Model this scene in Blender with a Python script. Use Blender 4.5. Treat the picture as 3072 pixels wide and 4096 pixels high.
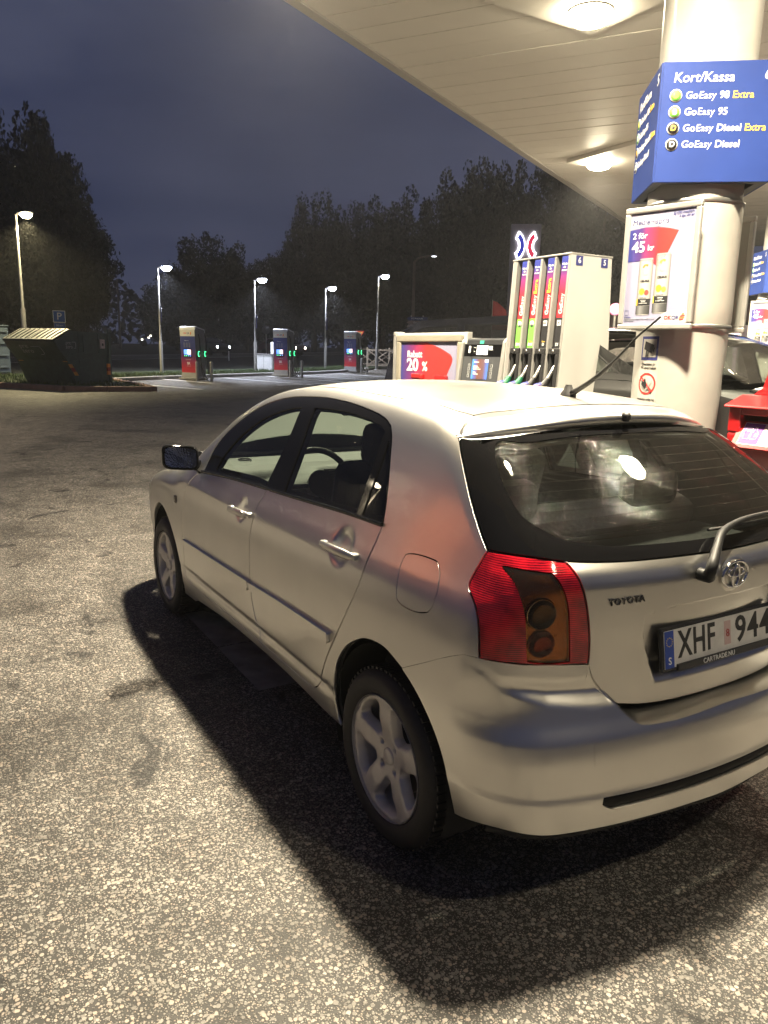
import bpy, bmesh, math, random
import numpy as np
from mathutils import Vector, Matrix
from mathutils.geometry import delaunay_2d_cdt
random.seed(7)
rng = np.random.default_rng(7)
PI = math.pi
scene = bpy.context.scene
COL = scene.collection
for o in list(bpy.data.objects):
    bpy.data.objects.remove(o)

# ------------------------------------------------------------------ camera
CAM = np.array((-1.9544, 1.9981, 1.6192))
YAW, PITCH, ROLL = math.radians(-31.0528), math.radians(11.9251), math.radians(1.1389)
cam = bpy.data.objects.new('camera', bpy.data.cameras.new('camera'))
COL.objects.link(cam)
_f = Vector((math.cos(YAW) * math.cos(PITCH), math.sin(YAW) * math.cos(PITCH), -math.sin(PITCH)))
_r = Vector((math.sin(YAW), -math.cos(YAW), 0))
_u = _r.cross(_f)
_r2 = _r * math.cos(ROLL) + _u * math.sin(ROLL)
_u2 = -_r * math.sin(ROLL) + _u * math.cos(ROLL)
cam.matrix_world = Matrix(((_r2.x, _u2.x, -_f.x, CAM[0]), (_r2.y, _u2.y, -_f.y, CAM[1]), (_r2.z, _u2.z, -_f.z, CAM[2]), (0, 0, 0, 1)))
cam.data.sensor_fit = 'HORIZONTAL'
cam.data.sensor_width = 36
cam.data.lens = 3029.55 / 3072 * 36
cam.data.clip_start = .05
cam.data.clip_end = 2000
scene.camera = cam

# ------------------------------------------------------------------ sky, dusk
world = bpy.data.worlds.new('World')
scene.world = world
world.use_nodes = True
wn = world.node_tree.nodes
wl = world.node_tree.links
wn.clear()
w_out = wn.new('ShaderNodeOutputWorld')
w_bg = wn.new('ShaderNodeBackground')
w_sky = wn.new('ShaderNodeTexSky')
w_sky.sky_type = 'NISHITA'
w_sky.sun_disc = False
SUN_EL, SUN_AZ = math.radians(-3.0), math.radians(200)
w_sky.sun_elevation = SUN_EL
w_sky.sun_rotation = SUN_AZ
w_sky.air_density = 1.0
w_sky.dust_density = 3.0
w_sky.ozone_density = 2.0
w_tc = wn.new('ShaderNodeTexCoord')
w_map = wn.new('ShaderNodeMapping')
w_map.inputs['Scale'].default_value = (1.2, 1.2, 4.0)
w_no = wn.new('ShaderNodeTexNoise')
w_no.inputs['Scale'].default_value = 2.1
w_no.inputs['Detail'].default_value = 5
w_no.inputs['Roughness'].default_value = .55
w_rp = wn.new('ShaderNodeValToRGB')
w_rp.color_ramp.elements[0].position = .36
w_rp.color_ramp.elements[0].color = (.028, .038, .088, 1)
w_rp.color_ramp.elements[1].position = .68
w_rp.color_ramp.elements[1].color = (.062, .072, .128, 1)
w_mix = wn.new('ShaderNodeMix')
w_mix.data_type = 'RGBA'
w_mix.inputs['Factor'].default_value = .92
w_sc = wn.new('ShaderNodeVectorMath')
w_sc.operation = 'SCALE'
w_sc.inputs['Scale'].default_value = .08
wl.new(w_tc.outputs['Generated'], w_map.inputs['Vector'])
wl.new(w_map.outputs['Vector'], w_no.inputs['Vector'])
wl.new(w_no.outputs['Fac'], w_rp.inputs['Fac'])
wl.new(w_sky.outputs['Color'], w_sc.inputs[0])
wl.new(w_sc.outputs['Vector'], w_mix.inputs['A'])
wl.new(w_rp.outputs['Color'], w_mix.inputs['B'])
wl.new(w_mix.outputs['Result'], w_bg.inputs['Color'])
w_bg.inputs['Strength'].default_value = 1.0
wl.new(w_bg.outputs['Background'], w_out.inputs['Surface'])

# the last of the dusk: one very weak, very soft sun
sl = bpy.data.lights.new('sun', 'SUN')
sl.energy = .015
sl.angle = math.radians(20)
sl.color = (1, .9, .8)
so = bpy.data.objects.new('sun', sl)
COL.objects.link(so)
so.rotation_euler = (math.radians(80), 0, math.radians(40))

scene.view_settings.view_transform = 'Standard'
scene.view_settings.look = 'None'
scene.view_settings.exposure = 0
scene.view_settings.gamma = 1
scene.view_settings.use_curve_mapping = False
scene.render.engine = 'CYCLES'
scene.cycles.use_denoising = True
scene.cycles.max_bounces = 5
scene.cycles.diffuse_bounces = 3
scene.cycles.glossy_bounces = 3
scene.cycles.transmission_bounces = 4
scene.cycles.volume_bounces = 0
scene.cycles.use_adaptive_sampling = True
scene.cycles.adaptive_threshold = .06
scene.cycles.transparent_max_bounces = 8
scene.cycles.sample_clamp_indirect = 4
scene.cycles.caustics_reflective = False
scene.cycles.caustics_refractive = False

# ------------------------------------------------------------------ materials
MATS = {}
def mat(name, col=(.5, .5, .5), rough=.5, metal=0, coat=0, spec=.5, emit=None, estr=0, noise=None, bump=None, trans=0, coat_rough=.03):
    """noise=(scale, amount, detail): mottles the colour; bump=(scale, strength, distance)"""
    if name in MATS: return MATS[name]
    m = bpy.data.materials.new(name)
    m.use_nodes = True
    nt = m.node_tree
    b = nt.nodes['Principled BSDF']
    b.inputs['Base Color'].default_value = (*col, 1)
    b.inputs['Roughness'].default_value = rough
    b.inputs['Metallic'].default_value = metal
    b.inputs['Coat Weight'].default_value = coat
    b.inputs['Coat Roughness'].default_value = coat_rough
    b.inputs['Specular IOR Level'].default_value = spec
    b.inputs['Transmission Weight'].default_value = trans
    if emit:
        b.inputs['Emission Color'].default_value = (*emit, 1)
        b.inputs['Emission Strength'].default_value = estr
    if noise or bump:
        tc = nt.nodes.new('ShaderNodeTexCoord')
    if noise:
        n = nt.nodes.new('ShaderNodeTexNoise')
        n.inputs['Scale'].default_value = noise[0]
        n.inputs['Detail'].default_value = noise[2] if len(noise) > 2 else 4
        n.inputs['Roughness'].default_value = .6
        nt.links.new(tc.outputs['Object'], n.inputs['Vector'])
        r = nt.nodes.new('ShaderNodeValToRGB')
        a = noise[1]
        r.color_ramp.elements[0].position = .3
        r.color_ramp.elements[1].position = .72
        r.color_ramp.elements[0].color = (*[c * (1 - a) for c in col], 1)
        r.color_ramp.elements[1].color = (*[min(1, c * (1 + a * .6)) for c in col], 1)
        nt.links.new(n.outputs['Fac'], r.inputs['Fac'])
        nt.links.new(r.outputs['Color'], b.inputs['Base Color'])
        mr = nt.nodes.new('ShaderNodeMapRange')
        mr.inputs['To Min'].default_value = max(0, rough - .12 * a * 2)
        mr.inputs['To Max'].default_value = min(1, rough + .12 * a * 2)
        nt.links.new(n.outputs['Fac'], mr.inputs['Value'])
        nt.links.new(mr.outputs['Result'], b.inputs['Roughness'])
    if bump:
        n2 = nt.nodes.new('ShaderNodeTexNoise')
        n2.inputs['Scale'].default_value = bump[0]
        n2.inputs['Detail'].default_value = 6
        nt.links.new(tc.outputs['Object'], n2.inputs['Vector'])
        bp = nt.nodes.new('ShaderNodeBump')
        bp.inputs['Strength'].default_value = bump[1]
        bp.inputs['Distance'].default_value = bump[2]
        nt.links.new(n2.outputs['Fac'], bp.inputs['Height'])
        nt.links.new(bp.outputs['Normal'], b.inputs['Normal'])
    MATS[name] = m
    return m
def emitter(name, col, strength):
    m = mat(name, (.8, .8, .8), .5, emit=col, estr=strength)
    if 'canopy' not in name and 'totem_red' not in name and 'halo' not in name: m.cycles.emission_sampling = 'NONE'   # too small to light anything
    return m

# ------------------------------------------------------------------ mesh helpers
class MB:
    """collects shapes into one mesh"""
    def __init__(s): s.v = []; s.f = []; s.m = []; s.sm = []
    def add(s, vs, fs, mi=0, smooth=False):
        n = len(s.v)
        s.v += [tuple(map(float, v)) for v in vs]
        for f in fs:
            s.f.append([i + n for i in f]); s.m.append(mi); s.sm.append(smooth)
        return s
    def box(s, c, d, mi=0, bev=0, rot=None, taper=None):
        """c centre, d full size; bev = chamfer; rot = Matrix 3x3; taper=(tx,ty) scale of top"""
        bm = bmesh.new()
        bmesh.ops.create_cube(bm, size=1)
        for v in bm.verts:
            t = (1, 1)
            if taper and v.co.z > 0: t = taper
            v.co = Vector((v.co.x * d[0] * t[0], v.co.y * d[1] * t[1], v.co.z * d[2]))
        if bev:
            bmesh.ops.bevel(bm, geom=bm.edges[:], offset=bev, segments=2, profile=.5, affect='EDGES')
        for v in bm.verts:
            if rot is not None: v.co = rot @ v.co
            v.co += Vector(c)
        bm.verts.index_update()
        s.add([v.co[:] for v in bm.verts], [[v.index for v in f.verts] for f in bm.faces], mi)
        bm.free()
        return s
    def cyl(s, a, b, r0, r1=None, n=16, mi=0, caps=True, smooth=True):
        a = Vector(a); b = Vector(b); r1 = r0 if r1 is None else r1
        d = (b - a).normalized()
        e1 = d.orthogonal().normalized(); e2 = d.cross(e1)
        vs = []
        for p, r in ((a, r0), (b, r1)):
            for i in range(n):
                t = 2 * PI * i / n
                vs.append(p + e1 * r * math.cos(t) + e2 * r * math.sin(t))
        s.add(vs, [[i, (i + 1) % n, n + (i + 1) % n, n + i] for i in range(n)], mi, smooth)
        if caps:
            s.add(vs[:n], [list(range(n))[::-1]], mi); s.add(vs[n:], [list(range(n))], mi)
        return s
    def tube(s, pts, r, n=8, mi=0, caps=True):
        pts = [Vector(p) for p in pts]
        rs = r if hasattr(r, '__len__') else [r] * len(pts)
        vs = []; e1 = None
        for i, p in enumerate(pts):
            d = (pts[min(i + 1, len(pts) - 1)] - pts[max(i - 1, 0)]).normalized()
            e1 = d.orthogonal().normalized() if e1 is None else (e1 - d * e1.dot(d)).normalized()
            e2 = d.cross(e1)
            for k in range(n):
                t = 2 * PI * k / n
                vs.append(p + (e1 * math.cos(t) + e2 * math.sin(t)) * rs[i])
        fs = []
        for i in range(len(pts) - 1):
            for k in range(n):
                fs.append([i * n + k, i * n + (k + 1) % n, (i + 1) * n + (k + 1) % n, (i + 1) * n + k])
        s.add(vs, fs, mi, True)
        if caps:
            s.add(vs[:n], [list(range(n))[::-1]], mi); s.add(vs[-n:], [list(range(n))], mi)
        return s
    def lathe(s, prof, c=(0, 0, 0), axis='z', n=32, mi=0, smooth=True):
        """prof: (radius, along) pairs"""
        vs = []
        for r, h in prof:
            for k in range(n):
                t = 2 * PI * k / n
                a, b = r * math.cos(t), r * math.sin(t)
                p = {'z': (a, b, h), 'y': (a, h, b), 'x': (h, a, b)}[axis]
                vs.append((p[0] + c[0], p[1] + c[1], p[2] + c[2]))
        fs = []
        for i in range(len(prof) - 1):
            for k in range(n):
                q = [i * n + k, i * n + (k + 1) % n, (i + 1) * n + (k + 1) % n, (i + 1) * n + k]
                fs.append(q[::-1] if axis == 'y' else q)
        s.add(vs, fs, mi, smooth)
        return s
    def prism(s, poly, a, b, plane='xz', mi=0):
        """polygon (2D) extruded between a and b along the third axis"""
        def p3(p, t): return {'xz': (p[0], t, p[1]), 'xy': (p[0], p[1], t), 'yz': (t, p[0], p[1])}[plane]
        n = len(poly)
        vs = [p3(p, a) for p in poly] + [p3(p, b) for p in poly]
        s.add(vs, [list(range(n)), list(range(2 * n - 1, n - 1, -1))] + [[i, n + i, n + (i + 1) % n, (i + 1) % n] for i in range(n)], mi)
        return s
    def quad(s, p0, p1, p2, p3, mi=0):
        return s.add([p0, p1, p2, p3], [[0, 1, 2, 3]], mi)
    def mesh(s, name, mats):
        me = bpy.data.meshes.new(name)
        me.from_pydata(s.v, [], s.f)
        for m in (mats if isinstance(mats, (list, tuple)) else [mats]): me.materials.append(m)
        me.polygons.foreach_set('material_index', s.m)
        me.polygons.foreach_set('use_smooth', s.sm)
        bm = bmesh.new(); bm.from_mesh(me)
        bmesh.ops.recalc_face_normals(bm, faces=bm.faces)
        bm.to_mesh(me); bm.free()
        me.update()
        return me
    def build(s, name, mats, parent=None, loc=None, rotz=0):
        o = bpy.data.objects.new(name, s.mesh(name, mats))
        COL.objects.link(o)
        if parent: o.parent = parent
        if loc is not None: o.location = loc
        if rotz: o.rotation_euler.z = rotz
        return o
def tag(o, label=None, cat=None, group=None, kind=None):
    if label: o['label'] = label
    if cat: o['category'] = cat
    if group: o['group'] = group
    if kind: o['kind'] = kind
    return o
def thing(name, label, cat, loc=(0, 0, 0), rotz=0, group=None):
    o = bpy.data.objects.new(name, None)
    COL.objects.link(o)
    o.empty_display_size = .1
    o.location = loc; o.rotation_euler = (0, 0, rotz)
    return tag(o, label, cat, group)
def link_mesh(name, me, parent=None):
    o = bpy.data.objects.new(name, me); COL.objects.link(o)
    if parent: o.parent = parent
    return o
def copy_tree(o, parent=None):
    c = o.copy(); COL.objects.link(c)
    if parent: c.parent = parent
    for ch in list(o.children): copy_tree(ch, c)
    return c
_txt = {}
def text_mesh(s, size, bold=0., shear=0., extrude=.0008, align='CENTER', space=1., line=1.):
    cu = bpy.data.curves.new('lettering', 'FONT')
    cu.body = s; cu.size = size; cu.offset = bold * size; cu.shear = shear; cu.extrude = extrude
    cu.align_x = align; cu.align_y = 'CENTER'; cu.space_character = space; cu.space_line = line
    cu.resolution_u = 3
    ob = bpy.data.objects.new('lettering', cu)
    me = bpy.data.meshes.new_from_object(ob)
    bpy.data.objects.remove(ob); bpy.data.curves.remove(cu)
    return me
def text(s, size, m, parent, origin, right, up, name='lettering', sx=1., **kw):
    """flat lettering; origin, right and up in the parent's frame"""
    me = text_mesh(s, size, **kw)
    if sx != 1.:
        for v in me.vertices: v.co.x *= sx
    me.materials.clear(); me.materials.append(m)
    o = link_mesh(name, me, parent)
    r = Vector(right).normalized(); u = Vector(up); u = (u - r * u.dot(r)).normalized(); n = r.cross(u)
    o.matrix_local = Matrix(((r.x, u.x, n.x, origin[0]), (r.y, u.y, n.y, origin[1]), (r.z, u.z, n.z, origin[2]), (0, 0, 0, 1)))
    return o
def frame_on(o, origin, right, up):
    r = Vector(right).normalized(); u = Vector(up); u = (u - r * u.dot(r)).normalized(); n = r.cross(u)
    o.matrix_local = Matrix(((r.x, u.x, n.x, origin[0]), (r.y, u.y, n.y, origin[1]), (r.z, u.z, n.z, origin[2]), (0, 0, 0, 1)))
    return o

# the ground rises very gently away from the forecourt
def G(x, y):
    s = (x - CAM[0]) * math.cos(YAW) + (y - CAM[1]) * math.sin(YAW)
    return .0185 * 2.0 * np.log1p(np.exp(np.clip((s - 9) / 2.0, -30, 60)))
# ------------------------------------------------------------------ outlines and triangulation
def curve_pts(c, step):
    """one smooth curve through its points, resampled"""
    c = [np.array(p, float) for p in c]
    if len(c) == 2:
        out = c
    else:
        out = []
        for i in range(len(c) - 1):
            p0 = c[i-1] if i else 2 * c[0] - c[1]
            p3 = c[i+2] if i + 2 < len(c) else 2 * c[-1] - c[-2]
            for t in np.linspace(0, 1, 8, endpoint=False):
                out.append(.5 * ((2 * c[i]) + (-p0 + c[i+1]) * t + (2 * p0 - 5 * c[i] + 4 * c[i+1] - p3) * t * t + (-p0 + 3 * c[i] - 3 * c[i+1] + p3) * t ** 3))
        out.append(c[-1])
    out = np.array(out)
    L = np.r_[0, np.cumsum(np.linalg.norm(np.diff(out, axis=0), axis=1))]
    n = max(2, int(round(L[-1] / step)) + 1)
    s = np.linspace(0, L[-1], n)
    return np.stack([np.interp(s, L, out[:, k]) for k in range(3)], 1)
def outline(curves, step):
    pts = []
    for c in curves:
        q = curve_pts(c, step)
        pts += list(q if not pts or np.linalg.norm(q[0] - pts[-1]) > 1e-6 else q[1:])
    pts = np.array(pts)
    keep = [0]
    for i in range(1, len(pts)):
        if np.linalg.norm(pts[i] - pts[keep[-1]]) > step * .25: keep.append(i)
    if np.linalg.norm(pts[keep[-1]] - pts[0]) < step * .25: keep.pop()
    return pts[keep]
def inside(poly, q):
    x, y = q[:, 0], q[:, 1]
    r = np.zeros(len(q), bool)
    a = poly; b = np.roll(poly, -1, 0)
    for (x0, y0), (x1, y1) in zip(a, b):
        if y0 == y1: continue
        c = ((y0 > y) != (y1 > y)) & (x < (x1 - x0) * (y - y0) / (y1 - y0) + x0)
        r ^= c
    return r
def bdist(poly, q):
    d = np.full(len(q), 9.)
    b = np.roll(poly, -1, 0)
    for p0, p1 in zip(poly, b):
        e = p1 - p0; L = e @ e
        t = np.clip(((q - p0) @ e) / L, 0, 1)
        d = np.minimum(d, np.linalg.norm(q - p0 - t[:, None] * e, axis=1))
    return d
def area2(p): return .5 * np.sum(p[:, 0] * np.roll(p[:, 1], -1) - np.roll(p[:, 0], -1) * p[:, 1])
def inset(p, g):
    if not g: return p
    e = np.roll(p, -1, 0) - p; n = np.stack([-e[:, 1], e[:, 0]], 1); n /= np.linalg.norm(n, axis=1, keepdims=True) + 1e-12
    m = n + np.roll(n, 1, 0); m /= np.linalg.norm(m, axis=1, keepdims=True) + 1e-12
    return p + m * g * np.sign(area2(p))
def triangulate(poly, holes, pts):
    """constrained triangulation of poly minus holes with the extra points inside"""
    vs = list(poly); es = [(i, (i + 1) % len(poly)) for i in range(len(poly))]
    for h in holes:
        n = len(vs); vs += list(h); es += [(n + i, n + (i + 1) % len(h)) for i in range(len(h))]
    vs += list(pts)
    r = delaunay_2d_cdt([Vector((float(v[0]), float(v[1]))) for v in vs], es, [], 0, 1e-7)
    V = np.array([v[:] for v in r[0]]); F = np.array([f for f in r[2] if len(f) == 3])
    c = V[F].mean(1)
    k = inside(poly, c)
    for h in holes: k &= ~inside(h, c)
    F = F[k]
    a = V[F]
    s = (a[:, 1, 0] - a[:, 0, 0]) * (a[:, 2, 1] - a[:, 0, 1]) - (a[:, 2, 0] - a[:, 0, 0]) * (a[:, 1, 1] - a[:, 0, 1])
    F = F[np.abs(s) > 1e-10]; s = s[np.abs(s) > 1e-10]
    F[s < 0] = F[s < 0][:, ::-1]
    return V, F
# ================================================================== ground
def asphalt_mat(name, dark, light, stone=.5, scale=95, stains=True, rough=.72):
    m = bpy.data.materials.new(name); m.use_nodes = True
    nt = m.node_tree; b = nt.nodes['Principled BSDF']; L = nt.links.new
    tc = nt.nodes.new('ShaderNodeTexCoord')
    n0 = nt.nodes.new('ShaderNodeTexNoise'); n0.inputs['Scale'].default_value = 45; n0.inputs['Detail'].default_value = 0
    dis = nt.nodes.new('ShaderNodeVectorMath'); dis.operation = 'MULTIPLY_ADD'; dis.inputs[1].default_value = (.012, .012, .012)
    L(n0.outputs['Color'], dis.inputs[0]); L(tc.outputs['Object'], dis.inputs[2])
    prev = None; heights = []
    for li, (sc_, rmin, rmax) in enumerate(((scale * 2.2, .22, .60), (scale, .12, .66))):
        v = nt.nodes.new('ShaderNodeTexVoronoi'); v.inputs['Scale'].default_value = sc_; v.inputs['Randomness'].default_value = 1
        L(dis.outputs['Vector'], v.inputs['Vector'])
        sep = nt.nodes.new('ShaderNodeSeparateColor'); L(v.outputs['Color'], sep.inputs['Color'])
        ra = nt.nodes.new('ShaderNodeMapRange'); ra.inputs['To Min'].default_value = rmin; ra.inputs['To Max'].default_value = rmax; L(sep.outputs['Green'], ra.inputs['Value'])
        su_ = nt.nodes.new('ShaderNodeMath'); su_.operation = 'SUBTRACT'; L(ra.outputs['Result'], su_.inputs[0]); L(v.outputs['Distance'], su_.inputs[1])
        mk = nt.nodes.new('ShaderNodeMath'); mk.operation = 'MULTIPLY'; mk.use_clamp = True; mk.inputs[1].default_value = 9; L(su_.outputs['Value'], mk.inputs[0])
        r1 = nt.nodes.new('ShaderNodeValToRGB'); e = r1.color_ramp.elements
        e[0].position = 0; e[0].color = (*[d * .55 + l * .40 for d, l in zip(dark, light)], 1)
        e[1].position = 1; e[1].color = (*[c * 1.18 for c in light], 1)
        x = e.new(.55); x.color = (*[d * .2 + l * .78 for d, l in zip(dark, light)], 1)
        x = e.new(.80); x.color = (light[0] * 1.12, light[1] * .98, light[2] * .90, 1)
        L(sep.outputs['Red'], r1.inputs['Fac'])
        mx = nt.nodes.new('ShaderNodeMix'); mx.data_type = 'RGBA'
        L(mk.outputs['Value'], mx.inputs['Factor']); L(r1.outputs['Color'], mx.inputs['B'])
        if prev is None: mx.inputs['A'].default_value = (*[c * .95 for c in dark], 1)
        else: L(prev.outputs['Result'], mx.inputs['A'])
        prev = mx; heights.append(mk)
    edg = nt.nodes.new('ShaderNodeMath'); edg.operation = 'MAXIMUM'; L(heights[0].outputs['Value'], edg.inputs[0]); L(heights[1].outputs['Value'], edg.inputs[1])
    # large worn and oily patches
    n1 = nt.nodes.new('ShaderNodeTexNoise'); n1.inputs['Scale'].default_value = .9; n1.inputs['Detail'].default_value = 4; n1.inputs['Roughness'].default_value = .62
    L(tc.outputs['Object'], n1.inputs['Vector'])
    r2 = nt.nodes.new('ShaderNodeValToRGB')
    r2.color_ramp.elements[0].position = .36; r2.color_ramp.elements[0].color = (.50, .49, .48, 1)
    r2.color_ramp.elements[1].position = .50; r2.color_ramp.elements[1].color = (1, 1, 1, 1)
    L(n1.outputs['Fac'], r2.inputs['Fac'])
    mu = nt.nodes.new('ShaderNodeMix'); mu.data_type = 'RGBA'; mu.blend_type = 'MULTIPLY'; mu.inputs['Factor'].default_value = 1 if stains else .35
    L(mx.outputs['Result'], mu.inputs['A']); L(r2.outputs['Color'], mu.inputs['B'])
    n3 = nt.nodes.new('ShaderNodeTexNoise'); n3.inputs['Scale'].default_value = 5.5; n3.inputs['Detail'].default_value = 2
    L(tc.outputs['Object'], n3.inputs['Vector'])
    r3 = nt.nodes.new('ShaderNodeValToRGB')
    r3.color_ramp.elements[0].position = .33; r3.color_ramp.elements[0].color = (.62, .61, .60, 1)
    r3.color_ramp.elements[1].position = .62; r3.color_ramp.elements[1].color = (1.0, 1.0, 1.0, 1)
    L(n3.outputs['Fac'], r3.inputs['Fac'])
    m2 = nt.nodes.new('ShaderNodeMix'); m2.data_type = 'RGBA'; m2.blend_type = 'MULTIPLY'; m2.inputs['Factor'].default_value = .8
    L(mu.outputs['Result'], m2.inputs['A']); L(r3.outputs['Color'], m2.inputs['B'])
    # drips and small damp spots
    n5 = nt.nodes.new('ShaderNodeTexNoise'); n5.inputs['Scale'].default_value = 2.6; n5.inputs['Detail'].default_value = 3; n5.inputs['Roughness'].default_value = .65; n5.inputs['Distortion'].default_value = .6
    L(tc.outputs['Object'], n5.inputs['Vector'])
    r5 = nt.nodes.new('ShaderNodeValToRGB'); r5.color_ramp.elements[0].position = .325; r5.color_ramp.elements[0].color = (.30, .30, .31, 1); r5.color_ramp.elements[1].position = .375; r5.color_ramp.elements[1].color = (1, 1, 1, 1)
    L(n5.outputs['Fac'], r5.inputs['Fac'])
    m5 = nt.nodes.new('ShaderNodeMix'); m5.data_type = 'RGBA'; m5.blend_type = 'MULTIPLY'; m5.inputs['Factor'].default_value = 1
    L(m2.outputs['Result'], m5.inputs['A']); L(r5.outputs['Color'], m5.inputs['B'])
    L(m5.outputs['Result'], b.inputs['Base Color'])
    rr = nt.nodes.new('ShaderNodeMapRange'); rr.inputs['To Min'].default_value = rough - .22; rr.inputs['To Max'].default_value = rough + .1
    L(n1.outputs['Fac'], rr.inputs['Value']); L(rr.outputs['Result'], b.inputs['Roughness'])
    bp = nt.nodes.new('ShaderNodeBump'); bp.inputs['Strength'].default_value = .75; bp.inputs['Distance'].default_value = .006
    L(edg.outputs['Value'], bp.inputs['Height']); L(bp.outputs['Normal'], b.inputs['Normal'])
    MATS[name] = m
    return m
ASPH = asphalt_mat('forecourt_asphalt', (.048, .045, .041), (.35, .33, .295), scale=80)
ROADM = asphalt_mat('road_asphalt', (.035, .035, .036), (.10, .10, .10), scale=40)
GRASSM = mat('verge_grass', (.030, .045, .016), .95, noise=(3, .5), bump=(30, .8, .05))
FIELDM = mat('dark_field', (.022, .024, .016), .95, noise=(.4, .5), bump=(8, .6, .1))
def polysheet(name, poly, m, dz, grid, parent=None):
    poly = np.array(poly, float)
    if area2(poly) < 0: poly = poly[::-1]
    out = []
    for a, b_ in zip(poly, np.roll(poly, -1, 0)):
        n = max(1, int(np.linalg.norm(b_ - a) / grid))
        out += [a + (b_ - a) * i / n for i in range(n)]
    out = np.array(out)
    lo, hi = out.min(0), out.max(0)
    q = np.array([(x, y) for x in np.arange(lo[0] + grid * .5, hi[0], grid) for y in np.arange(lo[1] + grid * .5, hi[1], grid)]).reshape(-1, 2)
    if len(q): q = q[inside(out, q)]
    if len(q): q = q[bdist(out, q) > grid * .3]
    V, F = triangulate(out, [], q)
    mb = MB(); mb.add([(x, y, float(G(x, y)) + dz) for x, y in V], [list(map(int, f)) for f in F], 0, True)
    return mb.build(name, m, parent)
# terrain: one sheet to the horizon
mb = MB(); vs = []; fs = []
rad = [0, 4, 8, 12, 16, 20, 24, 28, 32, 37, 43, 50, 60, 75, 100, 140, 200, 270]
NA = 72
for r_ in rad:
    for k in range(NA):
        a = 2 * PI * k / NA
        x, y = CAM[0] + r_ * math.cos(a), CAM[1] + r_ * math.sin(a)
        vs.append((x, y, float(G(x, y)) - .02 - (.1 if r_ < 20 else 0)))
for i in range(len(rad) - 1):
    for k in range(NA): fs.append([i * NA + k, (i + 1) * NA + k, (i + 1) * NA + (k + 1) % NA, i * NA + (k + 1) % NA])
mb.add(vs, fs, 0, True)
tag(mb.build('ground', FIELDM), 'dark open field and verge beyond the filling station', 'ground', kind='structure')
KERB_FAR = [(27.5, -3.85), (28.4, -5.5), (29.6, -8.6), (30.7, -11.6), (31.3, -13.7), (32.8, -16.35), (35.0, -19.0)]
ISL = [(31.0, 4.3), (25.3, -.02), (22.87, -1.83), (22.3, -4.1), (23.7, -4.15)]
tag(polysheet('forecourt', [(-22, -40), (70, -40), (52, -33), (36.5, -21.5), *KERB_FAR[::-1], *ISL[::-1], (48, 17), (48, 40), (-22, 40)], ASPH, 0, 4.0),
    'pale pebbly asphalt of the forecourt and parking bays', 'asphalt', kind='structure')
VERGE = [*KERB_FAR, (36.6, -21.0), (40.0, -22.5), (36.5, -15.8), (34.2, -8.2), (31.5, -2.5), (33, 6), (31.0, 4.3), (25.3, -.02), (22.87, -1.83), (22.3, -4.1), (23.7, -4.15)]
tag(polysheet('grass_verge', VERGE, GRASSM, .09, 1.6), 'strip of short grass behind the kerb', 'grass', kind='structure')
# grass blades on the verge near the kerb
gb = MB(); vs = []; fs = []
vp = np.array(VERGE)
cand = []
for k in range(6):
    a = np.array(KERB_FAR[k]); b_ = np.array(KERB_FAR[k + 1]); n = 1400
    cand.append(a + (b_ - a) * rng.random((n, 1)) + np.array((1, .35)) * rng.uniform(.2, 2.2, (n, 1)))
cand.append(np.stack([rng.uniform(22.4, 31, 7000), rng.uniform(-4.1, 4, 7000)], 1))
cand = np.concatenate(cand); cand = cand[inside(vp, cand)]
n = len(cand); h = rng.uniform(.05, .17, n); w = rng.uniform(.008, .02, n); a = rng.uniform(0, 6.28, n); z = G(cand[:, 0], cand[:, 1]) + .085
dx, dy = np.cos(a), np.sin(a); X, Y = cand[:, 0], cand[:, 1]
vs = np.stack([np.stack([X - dx * w, Y - dy * w, z], 1), np.stack([X + dx * w, Y + dy * w, z], 1), np.stack([X + dy * h * .4, Y - dx * h * .4, z + h], 1)], 1).reshape(-1, 3).tolist()
fs = np.arange(3 * n).reshape(-1, 3).tolist()
gb.add(vs, fs)
tag(gb.build('grass_blades', mat('grass_blade', (.045, .075, .022), .8)), 'short green grass growing on the verge', 'grass', kind='stuff')
# kerbs, stone by stone
def kerb_run(name, pts, m, w, h, label, step=1.0):
    root = thing(name, label, 'kerb', (pts[0][0], pts[0][1], float(G(*pts[0]))))
    pts = np.array(pts, float)
    L = np.r_[0, np.cumsum(np.linalg.norm(np.diff(pts, axis=0), axis=1))]
    n = int(L[-1] / step)
    s = np.linspace(0, L[-1], n + 1)
    P = np.stack([np.interp(s, L, pts[:, k]) for k in (0, 1)], 1)
    for i in range(n):
        a, b_ = P[i], P[i + 1]
        d = (b_ - a); ln = np.linalg.norm(d); d /= ln; nrm = np.array((-d[1], d[0]))
        za, zb = float(G(*a)), float(G(*b_))
        mb = MB(); vs = []
        for p, z, e in ((a, za, .004), (b_, zb, -.004)):
            p = p + d * e
            for o_, hh in ((-w / 2, -.1), (-w / 2, h - .015), (-w / 2 + .02, h), (w / 2, h), (w / 2, -.1)):
                vs.append((p[0] + nrm[0] * o_ - pts[0][0], p[1] + nrm[1] * o_ - pts[0][1], z + hh - float(G(*pts[0])) + rng.uniform(-.002, .002)))
        mb.add(vs, [[0, 1, 6, 5], [1, 2, 7, 6], [2, 3, 8, 7], [3, 4, 9, 8], [4, 3, 2, 1, 0], [5, 6, 7, 8, 9]])
        mb.build('kerb_stone', m, root)
    return root
KSTONE = mat('kerb_granite', (.36, .35, .33), .8, noise=(5, .25), bump=(60, .4, .01))
KRED = mat('kerb_red_brown', (.24, .14, .11), .85, noise=(4, .3), bump=(60, .4, .01))
kerb_run('kerb', KERB_FAR, KSTONE, .22, .13, 'pale granite kerb behind the charging bays')
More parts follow.
